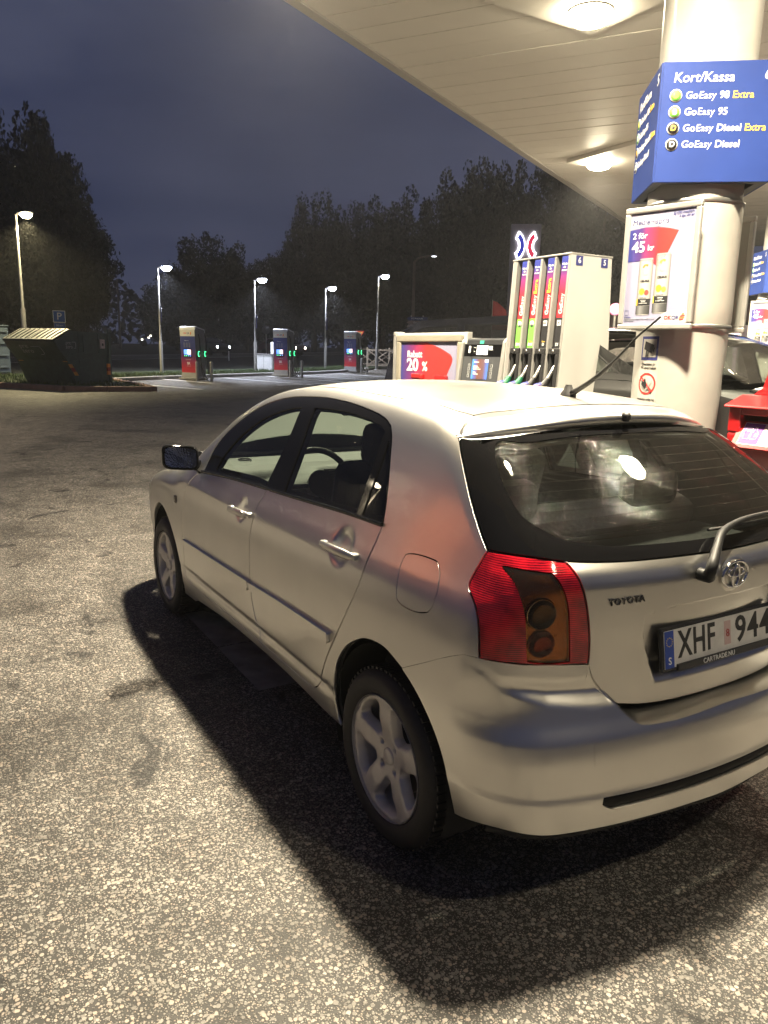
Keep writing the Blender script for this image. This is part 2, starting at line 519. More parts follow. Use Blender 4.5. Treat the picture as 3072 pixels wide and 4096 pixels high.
kerb_run('kerb', [(30.2, 3.7), (25.3, -.02), (22.87, -1.83), (22.3, -4.05)], KRED, .30, .15, 'reddish kerb in front of the dark green waste container', 1.2)
kerb_run('kerb', [(22.32, -4.1), (23.7, -4.15), (27.4, -3.85)], KRED, .25, .14, 'kerb turning back beside the waste container towards the bays', 1.2)
# painted bay lines
LINEM = mat('line_paint', (.75, .75, .74), .7, noise=(6, .25))
def line(a, b_, w=.22, name='bay_line'):
    a = np.array(a, float); b_ = np.array(b_, float); d = b_ - a; ln = np.linalg.norm(d); d /= ln; n_ = np.array((-d[1], d[0])) * w / 2
    mb = MB(); vs = []; fs = []; k = max(2, int(ln / 1.5))
    for i in range(k + 1):
        p = a + d * ln * i / k
        for s_ in (-1, 1):
            q = p + n_ * s_
            vs.append((q[0], q[1], float(G(*q)) + .012))
    for i in range(k): fs.append([2 * i, 2 * i + 1, 2 * i + 3, 2 * i + 2])
    mb.add(vs, fs)
    return mb.build(name, LINEM)
for i, (a, b_) in enumerate([((26.9, -3.9), (22.6, -5.75)), ((28.9, -5.9), (25.6, -7.1)), ((28.9, -8.7), (23.9, -10.35)), ((29.9, -11.0), (25.2, -12.4)), ((30.3, -12.7), (26.2, -14.2)), ((31.6, -15.2), (27.5, -16.5)), ((24.0, -9.0), (24.9, -12.5))]):
    lb = ['beside the waste container', 'left of the nearest charger', 'right of the nearest charger', 'left of the middle charger', 'right of the middle charger', 'left of the farthest charger', 'crossing in front of the middle charger'][i]
    tag(line(a, b_), 'thin white bay line ' + lb, 'line', kind='structure')
# road beyond
rd = [(38, 6), (49.0, -8.0), (51.7, -12.0), (61.6, -28.2), (78, -55)]
rd2 = [(x + 7.5, y + 4.6) for x, y in rd]
tag(polysheet('road', rd + rd2[::-1], ROADM, .03, 4), 'dark country road passing behind the charging bays', 'road', kind='structure')
for off in (.3, 7.0):
    for a, b_ in zip(rd[:-1], rd[1:]):
        f_ = off / 8.8
        tag(line((a[0] + 7.5 * f_, a[1] + 4.6 * f_), (b_[0] + 7.5 * f_, b_[1] + 4.6 * f_), .12, 'road_edge_line'), 'white edge line along the dark country road', 'line', 'road edge lines', 'structure').location.z = .03
# paving slabs let into the asphalt under the car
SLAB = mat('paving_slab_concrete', (.30, .275, .23), .85, noise=(7, .45), bump=(90, .3, .004))
slabs = thing('slab_strip', 'strip of worn concrete paving slabs let into the asphalt under the car', 'paving', (1.26, .75, 0))
slabs['kind'] = 'structure'
for i in range(4):
    for j in range(3):
        o = MB().box((.3135 + .627 * i, -.25 - .50 * j + .0, -.016), (.617, .49, .044), bev=.004).build('paving_slab', SLAB, slabs)

# ================================================================== canopy
CZ = 4.6
e_ = np.array((math.cos(math.radians(-61.1)), math.sin(math.radians(-61.1)))); w_ = np.array((math.cos(math.radians(-146.7)), math.sin(math.radians(-146.7))))
E0 = np.array((4.80, -1.09))
CEIL = mat('canopy_ceiling_paint', (.72, .68, .62), .5, noise=(2, .05))
can = thing('filling_station_canopy', 'flat canopy roof with pale boarded ceiling over the pumps', 'canopy', (0, 0, CZ))
def cp(a, b_, z=0.): p = E0 + e_ * a + w_ * b_; return (float(p[0]), float(p[1]), z)
pw = .363
RL = [(0.02, 4.6), (4.62, 9.4), (9.42, 14.2)]
for r_, (b0, b1) in enumerate(RL):
    g = .006
    mb = MB(); h = .03
    c = [cp(g, b0 + g), cp(pw - g, b0 + g), cp(pw - g, b1 - g), cp(g, b1 - g)]
    o_ = np.array(cp(0, 0))
    lo = [tuple(np.array(p) - o_) for p in c]
    gi = .012
    ci = [tuple(np.array(p) - o_) for p in (cp(g - .004, b0 + g - .004, h), cp(pw - g + .004, b0 + g - .004, h), cp(pw - g + .004, b1 - g + .004, h), cp(g - .004, b1 - g + .004, h))]
    mb.add(lo + ci, [[3, 2, 1, 0], [4, 5, 6, 7], [0, 1, 5, 4], [1, 2, 6, 5], [2, 3, 7, 6], [3, 0, 4, 7]])
    me = mb.mesh('ceiling_board', CEIL)
    for k in range(-14, 48):
        if r_ > 0 and (k < -14 or k > 36): continue
        o = link_mesh('ceiling_board', me, can)
        p = cp(k * pw, 0)
        o.location = (p[0], p[1], float(rng.normal(0, .0015)))
mb = MB(); a0, a1 = -14 * pw, 48 * pw
q = [cp(a0, -.08), cp(a1, -.08), cp(a1, 14.3), cp(a0, 14.3)]
mb.add([(p[0], p[1], .022) for p in q] + [(p[0], p[1], .55) for p in q], [[3, 2, 1, 0], [4, 5, 6, 7], [0, 1, 5, 4], [1, 2, 6, 5], [2, 3, 7, 6], [3, 0, 4, 7]])
mb.build('roof_slab', mat('canopy_void', (.08, .075, .07), .8), can)
mb = MB()
q0, q1, q2, q3 = cp(a0, -.09), cp(a1, -.09), cp(a1, .018), cp(a0, .018)
mb.add([(p[0], p[1], -.012) for p in (q0, q1, q2, q3)] + [(p[0], p[1], .58) for p in (q0, q1)] + [(p[0], p[1], .02) for p in (q2, q3)], [[3, 2, 1, 0], [0, 1, 5, 4], [2, 3, 7, 6]])
mb.build('edge_trim', mat('canopy_trim', (.45, .42, .40), .4, .2), can)
# soffit boxes over the islands, in line with the pumps
for (x0, x1, y0, y1) in ((-6.0, 3.80, -3.62, -.06), (-2.0, 7.45, -10.45, -6.85)):
    MB().box(((x0 + x1) / 2, (y0 + y1) / 2, -.03), (x1 - x0, y1 - y0, .055), bev=.006).build('soffit_panel', CEIL, can)
# lamps under the canopy: flat round housings with a lit lens
LAMPC = (1.0, .87, .64)
HOUS = mat('lamp_housing_white', (.6, .58, .52), .4)
LENS = emitter('canopy_lamp_lens', (1.0, .88, .62), 110)
def canopy_lamp(x, y, power, label):
    t = thing('canopy_lamp', label, 'lamp', (x, y, CZ - .06), 0, 'lamps under the canopy')
    MB().lathe([(.0, .02), (.195, .02), (.195, -.008), (.19, -.012), (0, -.012)], (0, 0, 0), 'z', 36).build('lamp_housing', HOUS, t)
    MB().lathe([(.188, -.012), (.18, -.05), (.15, -.085), (.09, -.105), (0, -.112)], (0, 0, 0), 'z', 36).build('lamp_lens', LENS, t)
    L = bpy.data.lights.new('canopy_light', 'AREA'); L.energy = power; L.shape = 'DISK'; L.size = .27; L.color = LAMPC; L.spread = math.radians(140)
    lo = bpy.data.objects.new('canopy_light', L); COL.objects.link(lo); lo.parent = t; lo.location = (0, 0, -.120)
LP = 540
canopy_lamp(.05, -.40, LP, 'round canopy lamp straight above the silver hatchback')
canopy_lamp(3.44, -.40, LP * .85, 'round canopy lamp above the bonnet of the silver hatchback')
canopy_lamp(3.44, -3.24, LP * .18, 'bright round canopy lamp near the top of the picture')
canopy_lamp(.05, -3.24, LP * .10, 'round canopy lamp behind the advertising column, above the island')
canopy_lamp(-3.34, -.40, LP * .06, 'round canopy lamp behind the photographer')
canopy_lamp(7.12, -7.20, LP * 1.6, 'canopy lamp farther off, low beside the blue price sign')
canopy_lamp(3.72, -7.20, LP * 1.6, 'canopy lamp over the second island, out of the picture')
canopy_lamp(3.72, -10.05, LP * 1.6, 'canopy lamp over the far side of the second island')
# ================================================================== the silver hatchback
# Its skin is one smooth function of space (side section, roof line, tail line), in metres,
# x forward from the rear axle, y to its left.  Panels are cut out of that skin.
def pchip(xs, ys):
    xs = np.array(xs, float); ys = np.array(ys, float); h = np.diff(xs); d = np.diff(ys) / h
    m = np.zeros_like(ys)
    for i in range(1, len(xs) - 1):
        if d[i-1] * d[i] > 0:
            w1 = 2 * h[i] + h[i-1]; w2 = h[i] + 2 * h[i-1]; m[i] = (w1 + w2) / (w1 / d[i-1] + w2 / d[i])
    m[0] = d[0]; m[-1] = d[-1]
    def f(x):
        x = np.asarray(x, float); i = np.clip(np.searchsorted(xs, x) - 1, 0, len(xs) - 2)
        t = (x - xs[i]) / h[i]; c = np.clip(t, 0, 1)
        v = (ys[i] * (1 + 2 * c) * (1 - c) ** 2 + m[i] * h[i] * c * (1 - c) ** 2 + ys[i+1] * c ** 2 * (3 - 2 * c) + m[i+1] * h[i] * c ** 2 * (c - 1))
        return v + np.where(t < 0, m[0] * (x - xs[0]), 0) + np.where(t > 1, m[-1] * (x - xs[-1]), 0)
    return f
def smax(a, b, k):
    h = np.maximum(k - np.abs(a - b), 0) / k
    return np.maximum(a, b) + h * h * k * .25
def sstep(a, b, x):
    t = np.clip((x - a) / (b - a), 0, 1)
    return t * t * (3 - 2 * t)
SEC = pchip([.10, .18, .25, .35, .5, .65, .8, .9, .96, 1.0, 1.05, 1.1, 1.2, 1.3, 1.38, 1.46],
            [.755, .782, .797, .813, .827, .834, .829, .815, .796, .777, .755, .734, .690, .641, .598, .55])
TOP = pchip([-.5, -.25, -.1, .1, .4, .8, 1.2, 1.5, 1.65, 1.8, 1.97, 2.08, 2.2, 2.32, 2.42, 2.7, 3.0, 3.3, 3.5],
            [1.37, 1.44, 1.46, 1.48, 1.497, 1.502, 1.490, 1.46, 1.422, 1.36, 1.262, 1.19, 1.10, 1.02, .985, .935, .87, .77, .68])
RX = pchip([.2, .3, .45, .55, .62, .7, .8, .9, 1.0, 1.04, 1.08, 1.2, 1.3, 1.37, 1.45],
           [-.60, -.61, -.62, -.628, -.634, -.636, -.636, -.639, -.640, -.632, -.606, -.462, -.320, -.215, -.10])
BX = pchip([.10, .18, .28, .42, .52, .58, .64, .70, .76, .84], [-.60, -.655, -.685, -.70, -.70, -.69, -.662, -.645, -.638, -.636])
FX = pchip([.15, .3, .5, .65, .8, .95], [3.33, 3.43, 3.45, 3.43, 3.36, 3.2])
def table(f, a, b):
    xs = np.linspace(a, b, 30000); ys = f(xs)
    return lambda x: np.interp(x, xs, ys)
SEC = table(SEC, -3, 4.5); TOP = table(TOP, -4, 7); RX = table(RX, -3, 5); BX = table(BX, -3, 5); FX = table(FX, -3, 5)
HANDLES = [(1.259, .908, .045, .043), (.322, .949, .055, .052)]
def body(P, bump=False, detail=True):
    x = P[..., 0]; y = np.abs(P[..., 1]); z = P[..., 2]
    r = np.clip(.35 - x, 0, None); fr = np.clip(x - 2.25, 0, None)
    gh = np.clip((z - .95) / .3, 0, 1)
    ww = sstep(.7, 2.0, x)
    W = SEC(z) - (.055 - .01 * gh) * r ** 2.2 - .085 * fr ** 2.3 + .012 * ww * np.clip((1.0 - z) / .1, 0, 1)
    if detail:
        mid = sstep(.30, .42, x) * sstep(2.3, 2.15, x)
        W = W - .0055 * np.exp(-((z - .40) / .013) ** 2) * mid + .004 * sstep(.40, .36, z) * mid
        for hx, hz, rx, rz in HANDLES:
            q = ((x - hx) / rx) ** 2 + ((z - hz) / rz) ** 2
            W = W - .022 * np.exp(-q ** 2 * .9)
    a = (y - W) / np.where(z > 1.0, 1.09, 1.03)
    e = 1e-3
    sl = (TOP(x + e) - TOP(x - e)) / (2 * e)
    b = (z - TOP(x) + np.where(x < 2.2, .055, np.clip(.055 - .1 * (x - 2.2), .028, .055)) * (y / .6) ** 2) / np.sqrt(1 + sl ** 2)
    RP = BX if bump else RX
    s2 = (RP(z + e) - RP(z - e)) / (2 * e)
    bow = .085 * (y / .6) ** 2
    ub = sstep(.78, .64, z)
    if bump: bow = bow * (1 - ub) + ub * (.075 * (y / .6) ** 2.0 + .03 * (y / .75) ** 6)
    X = RP(z) + bow
    if detail and not bump:    # recess for the number plate
        hw = .335 - .05 * sstep(.88, .70, z)
        X = X + .030 * sstep(0, .007, .932 - .02 * (y / .33) ** 4 - z) * sstep(.70, .76, z) * sstep(hw, hw - .02, y)
    if detail and bump:        # shelf under the lamps, lower crease and slot
        up = np.interp(y, [.38, .44, .50, .62, .74, .80], [.69, .672, .676, .69, .73, .80])
        up2 = np.interp(y, [.3, .5, .62, .74, .80], [.752, .752, .754, .770, .805])
        s = sstep(-.012, .040, z - up) * sstep(.010, -.045, z - up2)
        X = X + .020 * s * sstep(.80, .66, y)
        W = W - .016 * s * sstep(.52, .66, y)
        X = X - .006 * sstep(.440, .410, z)
        W = W + .003 * sstep(.440, .410, z)
        a = (y - W) / 1.03
    c = (X - x) / np.sqrt(1 + s2 ** 2)
    d = x - FX(z) + .20 * (y / .75) ** 2.4
    v = smax(a, c, .10 + .04 * ub if bump else .10)
    v = smax(v, b, .10)
    return smax(v, d, .12)
def bumper(P): return body(P, True)
def grad(P, f):
    e = 2.5e-3
    g = np.stack([f(P + np.eye(3)[i] * e) - f(P - np.eye(3)[i] * e) for i in range(3)], -1)
    return g / np.linalg.norm(g, axis=-1, keepdims=True)
def march(O, D, f, off=0., tmax=6.):
    t = np.zeros(len(O))
    for _ in range(90):
        v = f(O + D * t[:, None]) - off
        t = np.minimum(t + np.clip(v, -.05, 1) * .85, tmax)
        if np.max(np.abs(np.where(t < tmax, v, 0))) < 2e-6: break
    return O + D * t[:, None]
def P_side(x, z, f=body): return march(np.array([[x, 2., z]]), np.array([[0, -1., 0]]), f)[0]
def P_top(x, y, f=body): return march(np.array([[x, y, 3.]]), np.array([[0, 0, -1.]]), f)[0]
def P_rear(y, z, f=body): return march(np.array([[-2.5, y, z]]), np.array([[1., 0, 0]]), f)[0]
def P_front(y, z, f=body): return march(np.array([[5., y, z]]), np.array([[-1., 0, 0]]), f)[0]

def skin(name, curves, n, m, parent, f=body, gap=.0022, thick=.012, grid=.02, off=0., holes=(), mirror=False, both=False, liner=None, fine=(), sym=False, step=.011):
    """a panel: the part of the skin inside an outline, seen along n, with turned-in edges"""
    out = outline(curves, step)
    n = np.array(n, float); n /= np.linalg.norm(n)
    e1 = np.cross((0, 0, 1.), n)
    if np.linalg.norm(e1) < .1: e1 = np.cross((0, 1., 0), n)
    e1 /= np.linalg.norm(e1); e2 = np.cross(n, e1)
    B = np.stack([e1, e2], 1)
    poly = inset(out @ B, gap)
    H = [inset(outline(h, step) @ B, -gap) for h in holes]
    lo, hi = poly.min(0), poly.max(0)
    xs = np.arange(lo[0] + grid / 2, hi[0], grid); ys = np.arange(lo[1] + grid / 2, hi[1], grid * .87)
    q = np.array([(x + (grid / 2 if j % 2 else 0), y) for j, y in enumerate(ys) for x in xs]) if len(xs) and len(ys) else np.zeros((0, 2))
    for c, rad, sp in fine:
        c2 = np.array(c) @ B
        gx = np.arange(-rad, rad, sp)
        w = np.array([(a + (sp / 2 if j % 2 else 0), b) for j, b in enumerate(gx) for a in gx]); w = w[np.linalg.norm(w, axis=1) < rad] + c2
        q = np.r_[q[np.linalg.norm(q - c2, axis=1) > rad + sp * .5], w]
    if len(q):
        q = q[inside(poly, q)]
        q = q[bdist(poly, q) > grid * .3] if len(q) else q
        for h in H:
            if len(q): q = q[~inside(h, q)]
            if len(q): q = q[bdist(h, q) > grid * .3]
    V, F = triangulate(poly, H, q)
    O = V @ B.T + n * 4.0 + (np.array([1.3, 0, .7]) @ n) * n
    P = march(O, np.broadcast_to(-n, O.shape), f, off)
    N = grad(P, f)
    # edges used once are the rim
    ed = {}
    for t in F:
        for a, b in ((t[0], t[1]), (t[1], t[2]), (t[2], t[0])):
            ed[(a, b)] = 1
    rim = [(a, b) for (a, b) in ed if (b, a) not in ed]
    vs = list(P); ns = list(N); fs = [list(t) for t in F]; mi = [0] * len(F)
    if thick:
        idx = {}
        for a, b in rim:
            d = P[b] - P[a]
            for k in (a, b):
                o_ = np.cross(d, N[k]); o_ /= np.linalg.norm(o_) + 1e-12
                idx.setdefault(k, []).append(o_)
        mp = {}
        for k, l in idx.items():
            o_ = np.sum(l, 0); o_ /= np.linalg.norm(o_) + 1e-12
            mp[k] = len(vs)
            rr = .0016
            vs += [P[k] - N[k] * .0001, P[k] - N[k] * thick - o_ * 0]
            nn = o_ * .8 + N[k] * .6
            ns += [nn / np.linalg.norm(nn), o_]
        for a, b in rim:
            fs.append([mp[b], mp[a], mp[a] + 1, mp[b] + 1]); mi.append(0)
    if liner is not None:
        base = len(vs)
        vs += list(P - N * .028); ns += list(-N)
        fs += [[base + t[2], base + t[1], base + t[0]] for t in F]; mi += [1] * len(F)
    mats = [m] + ([liner] if liner is not None else [])
    res = []
    for sgn in ([-1] if mirror else [1, -1] if both else [1]):
        v2 = [(p[0], p[1] * sgn, p[2]) for p in vs]; n2 = [(p[0], p[1] * sgn, p[2]) for p in ns]
        f2 = [t[::-1] for t in fs] if sgn < 0 else fs
        me = bpy.data.meshes.new(name)
        me.from_pydata(v2, [], [[int(i) for i in t] for t in f2])
        for mm in mats: me.materials.append(mm)
        me.polygons.foreach_set('material_index', mi)
        me.polygons.foreach_set('use_smooth', [True] * len(f2))
        me.normals_split_custom_set_from_vertices(n2)
        me.update()
        res.append(link_mesh(name, me, parent))
    return res[0]
def sym(curve):
    """a curve on the left half that ends at y=0, continued over the right half"""
    return list(curve) + [(p[0], -p[1], p[2]) for p in reversed(curve) if abs(p[1]) > 1e-3]

# ---- paints, glass, rubber
PAINT = bpy.data.materials.new('silver_paint'); PAINT.use_nodes = True
nt = PAINT.node_tree; b = nt.nodes['Principled BSDF']
tc = nt.nodes.new('ShaderNodeTexCoord')
n1 = nt.nodes.new('ShaderNodeTexNoise'); n1.inputs['Scale'].default_value = 4; n1.inputs['Detail'].default_value = 3
rp = nt.nodes.new('ShaderNodeValToRGB')
rp.color_ramp.elements[0].position = .25; rp.color_ramp.elements[0].color = (.58, .565, .535, 1)
rp.color_ramp.elements[1].position = .7; rp.color_ramp.elements[1].color = (.65, .635, .60, 1)
nt.links.new(tc.outputs['Object'], n1.inputs['Vector'])
nt.links.new(n1.outputs['Fac'], rp.inputs['Fac']); nt.links.new(rp.outputs['Color'], b.inputs['Base Color'])
mr = nt.nodes.new('ShaderNodeMapRange'); mr.inputs['To Min'].default_value = .29; mr.inputs['To Max'].default_value = .33
nt.links.new(n1.outputs['Fac'], mr.inputs['Value']); nt.links.new(mr.outputs['Result'], b.inputs['Roughness'])
b.inputs['Metallic'].default_value = .95
b.inputs['Coat Weight'].default_value = .45; b.inputs['Coat Roughness'].default_value = .08
def glass_mat(name, tint, dirt=0., frost=.0):
    m = bpy.data.materials.new(name); m.use_nodes = True
    nt = m.node_tree; nt.nodes.remove(nt.nodes['Principled BSDF'])
    out = nt.nodes['Material Output']
    tr = nt.nodes.new('ShaderNodeBsdfTransparent'); tr.inputs['Color'].default_value = (*tint, 1)
    gl = nt.nodes.new('ShaderNodeBsdfGlossy'); gl.inputs['Roughness'].default_value = .015
    fr = nt.nodes.new('ShaderNodeFresnel'); fr.inputs['IOR'].default_value = 1.40
    mx = nt.nodes.new('ShaderNodeMixShader')
    nt.links.new(fr.outputs['Fac'], mx.inputs['Fac']); nt.links.new(tr.outputs['BSDF'], mx.inputs[1]); nt.links.new(gl.outputs['BSDF'], mx.inputs[2])
    last = mx
    if dirt:
        tc = nt.nodes.new('ShaderNodeTexCoord')
        vo = nt.nodes.new('ShaderNodeTexVoronoi'); vo.inputs['Scale'].default_value = 330
        no = nt.nodes.new('ShaderNodeTexNoise'); no.inputs['Scale'].default_value = 5; no.inputs['Detail'].default_value = 5
        ad = nt.nodes.new('ShaderNodeMath'); ad.operation = 'MULTIPLY_ADD'; ad.inputs[1].default_value = 1.0; ad.inputs[2].default_value = -.36
        lt = nt.nodes.new('ShaderNodeMath'); lt.operation = 'LESS_THAN'
        for t in (vo, no): nt.links.new(tc.outputs['Object'], t.inputs['Vector'])
        nt.links.new(no.outputs['Fac'], ad.inputs[0]); nt.links.new(vo.outputs['Distance'], lt.inputs[0]); nt.links.new(ad.outputs['Value'], lt.inputs[1])
        bp = nt.nodes.new('ShaderNodeBump'); bp.inputs['Strength'].default_value = .8; bp.inputs['Distance'].default_value = .002; bp.invert = True
        nt.links.new(vo.outputs['Distance'], bp.inputs['Height'])
        dr = nt.nodes.new('ShaderNodeBsdfGlossy'); dr.inputs['Roughness'].default_value = .06; nt.links.new(bp.outputs['Normal'], dr.inputs['Normal'])
        df = nt.nodes.new('ShaderNodeBsdfDiffuse'); df.inputs['Color'].default_value = (.5, .5, .48, 1)
        m0 = nt.nodes.new('ShaderNodeMixShader'); m0.inputs['Fac'].default_value = frost
        nt.links.new(mx.outputs['Shader'], m0.inputs[1]); nt.links.new(df.outputs['BSDF'], m0.inputs[2])
        m2 = nt.nodes.new('ShaderNodeMixShader')
        sc = nt.nodes.new('ShaderNodeMath'); sc.operation = 'MULTIPLY'; sc.inputs[1].default_value = dirt
        nt.links.new(lt.outputs['Value'], sc.inputs[0]); nt.links.new(sc.outputs['Value'], m2.inputs['Fac'])
        nt.links.new(m0.outputs['Shader'], m2.inputs[1]); nt.links.new(dr.outputs['BSDF'], m2.inputs[2])
        last = m2
    nt.links.new(last.outputs['Shader'], out.inputs['Surface'])
    MATS[name] = m
    return m
GLASS = glass_mat('window_glass', (.58, .63, .59), .35, .003)
GLASS_D = glass_mat('dark_window_glass', (.10, .11, .11), .2, .01)
GLASS_R = glass_mat('wet_rear_glass', (.60, .64, .60), .8, .004)
BLACK = mat('gloss_black_trim', (.004, .004, .0045), .07, spec=.16)
RUBBER = mat('black_rubber', (.018, .017, .016), .65, noise=(30, .35))
TRIMG = mat('black_plastic', (.022, .022, .023), .45, bump=(400, .2, .0005))
CLOTH = mat('dark_seat_cloth', (.035, .037, .036), .95, bump=(300, .3, .001))
LINER = mat('grey_headlining', (.10, .10, .095), .9)
DASH = mat('dash_plastic', (.20, .21, .20), .6)
CHROME = mat('chrome', (.75, .75, .75), .08, 1)
ALLOY = mat('wheel_alloy', (.60, .57, .52), .38, .25, noise=(14, .14))
UNDER = mat('underbody_black', (.012, .012, .012), .85)
REDL = mat('red_lamp_lens', (.46, .006, .012), .10, coat=.6, bump=(60, .12, .002))
AMBER = mat('smoked_amber_lens', (.16, .085, .04), .14, .55, coat=.8)
LAMPGL = glass_mat('lamp_cover', (.88, .74, .55), .25, .01)
def ribbed(m, scale, axis, strength=.5):
    nt = m.node_tree; b = nt.nodes['Principled BSDF']
    tc = nt.nodes.new('ShaderNodeTexCoord'); w = nt.nodes.new('ShaderNodeTexWave'); w.bands_direction = axis; w.inputs['Scale'].default_value = scale
    w.inputs['Distortion'].default_value = .6
    bp = nt.nodes.new('ShaderNodeBump'); bp.inputs['Strength'].default_value = strength; bp.inputs['Distance'].default_value = .003
    nt.links.new(tc.outputs['Object'], w.inputs['Vector']); nt.links.new(w.outputs['Color'], bp.inputs['Height']); nt.links.new(bp.outputs['Normal'], b.inputs['Normal'])
nt = REDL.node_tree; b = nt.nodes['Principled BSDF']
tc = nt.nodes.new('ShaderNodeTexCoord'); w1_ = nt.nodes.new('ShaderNodeTexWave'); w1_.bands_direction = 'Z'; w1_.inputs['Scale'].default_value = 55; w1_.inputs['Distortion'].default_value = 1.5
n1_ = nt.nodes.new('ShaderNodeTexNoise'); n1_.inputs['Scale'].default_value = 16; n1_.inputs['Detail'].default_value = 3
mm_ = nt.nodes.new('ShaderNodeMath'); mm_.operation = 'MULTIPLY_ADD'; mm_.inputs[1].default_value = .35
rp = nt.nodes.new('ShaderNodeValToRGB')
rp.color_ramp.elements[0].position = .38; rp.color_ramp.elements[0].color = (.085, .001, .004, 1)
rp.color_ramp.elements[1].position = .95; rp.color_ramp.elements[1].color = (.62, .010, .020, 1)
x = rp.color_ramp.elements.new(.62); x.color = (.30, .003, .010, 1)
for t in (w1_, n1_): nt.links.new(tc.outputs['Object'], t.inputs['Vector'])
nt.links.new(w1_.outputs['Color'], mm_.inputs[0]); nt.links.new(n1_.outputs['Fac'], mm_.inputs[2]); nt.links.new(mm_.outputs['Value'], rp.inputs['Fac']); nt.links.new(rp.outputs['Color'], b.inputs['Base Color'])
bp = nt.nodes.new('ShaderNodeBump'); bp.inputs['Strength'].default_value = .16; bp.inputs['Distance'].default_value = .002
nt.links.new(w1_.outputs['Color'], bp.inputs['Height']); nt.links.new(bp.outputs['Normal'], b.inputs['Normal'])

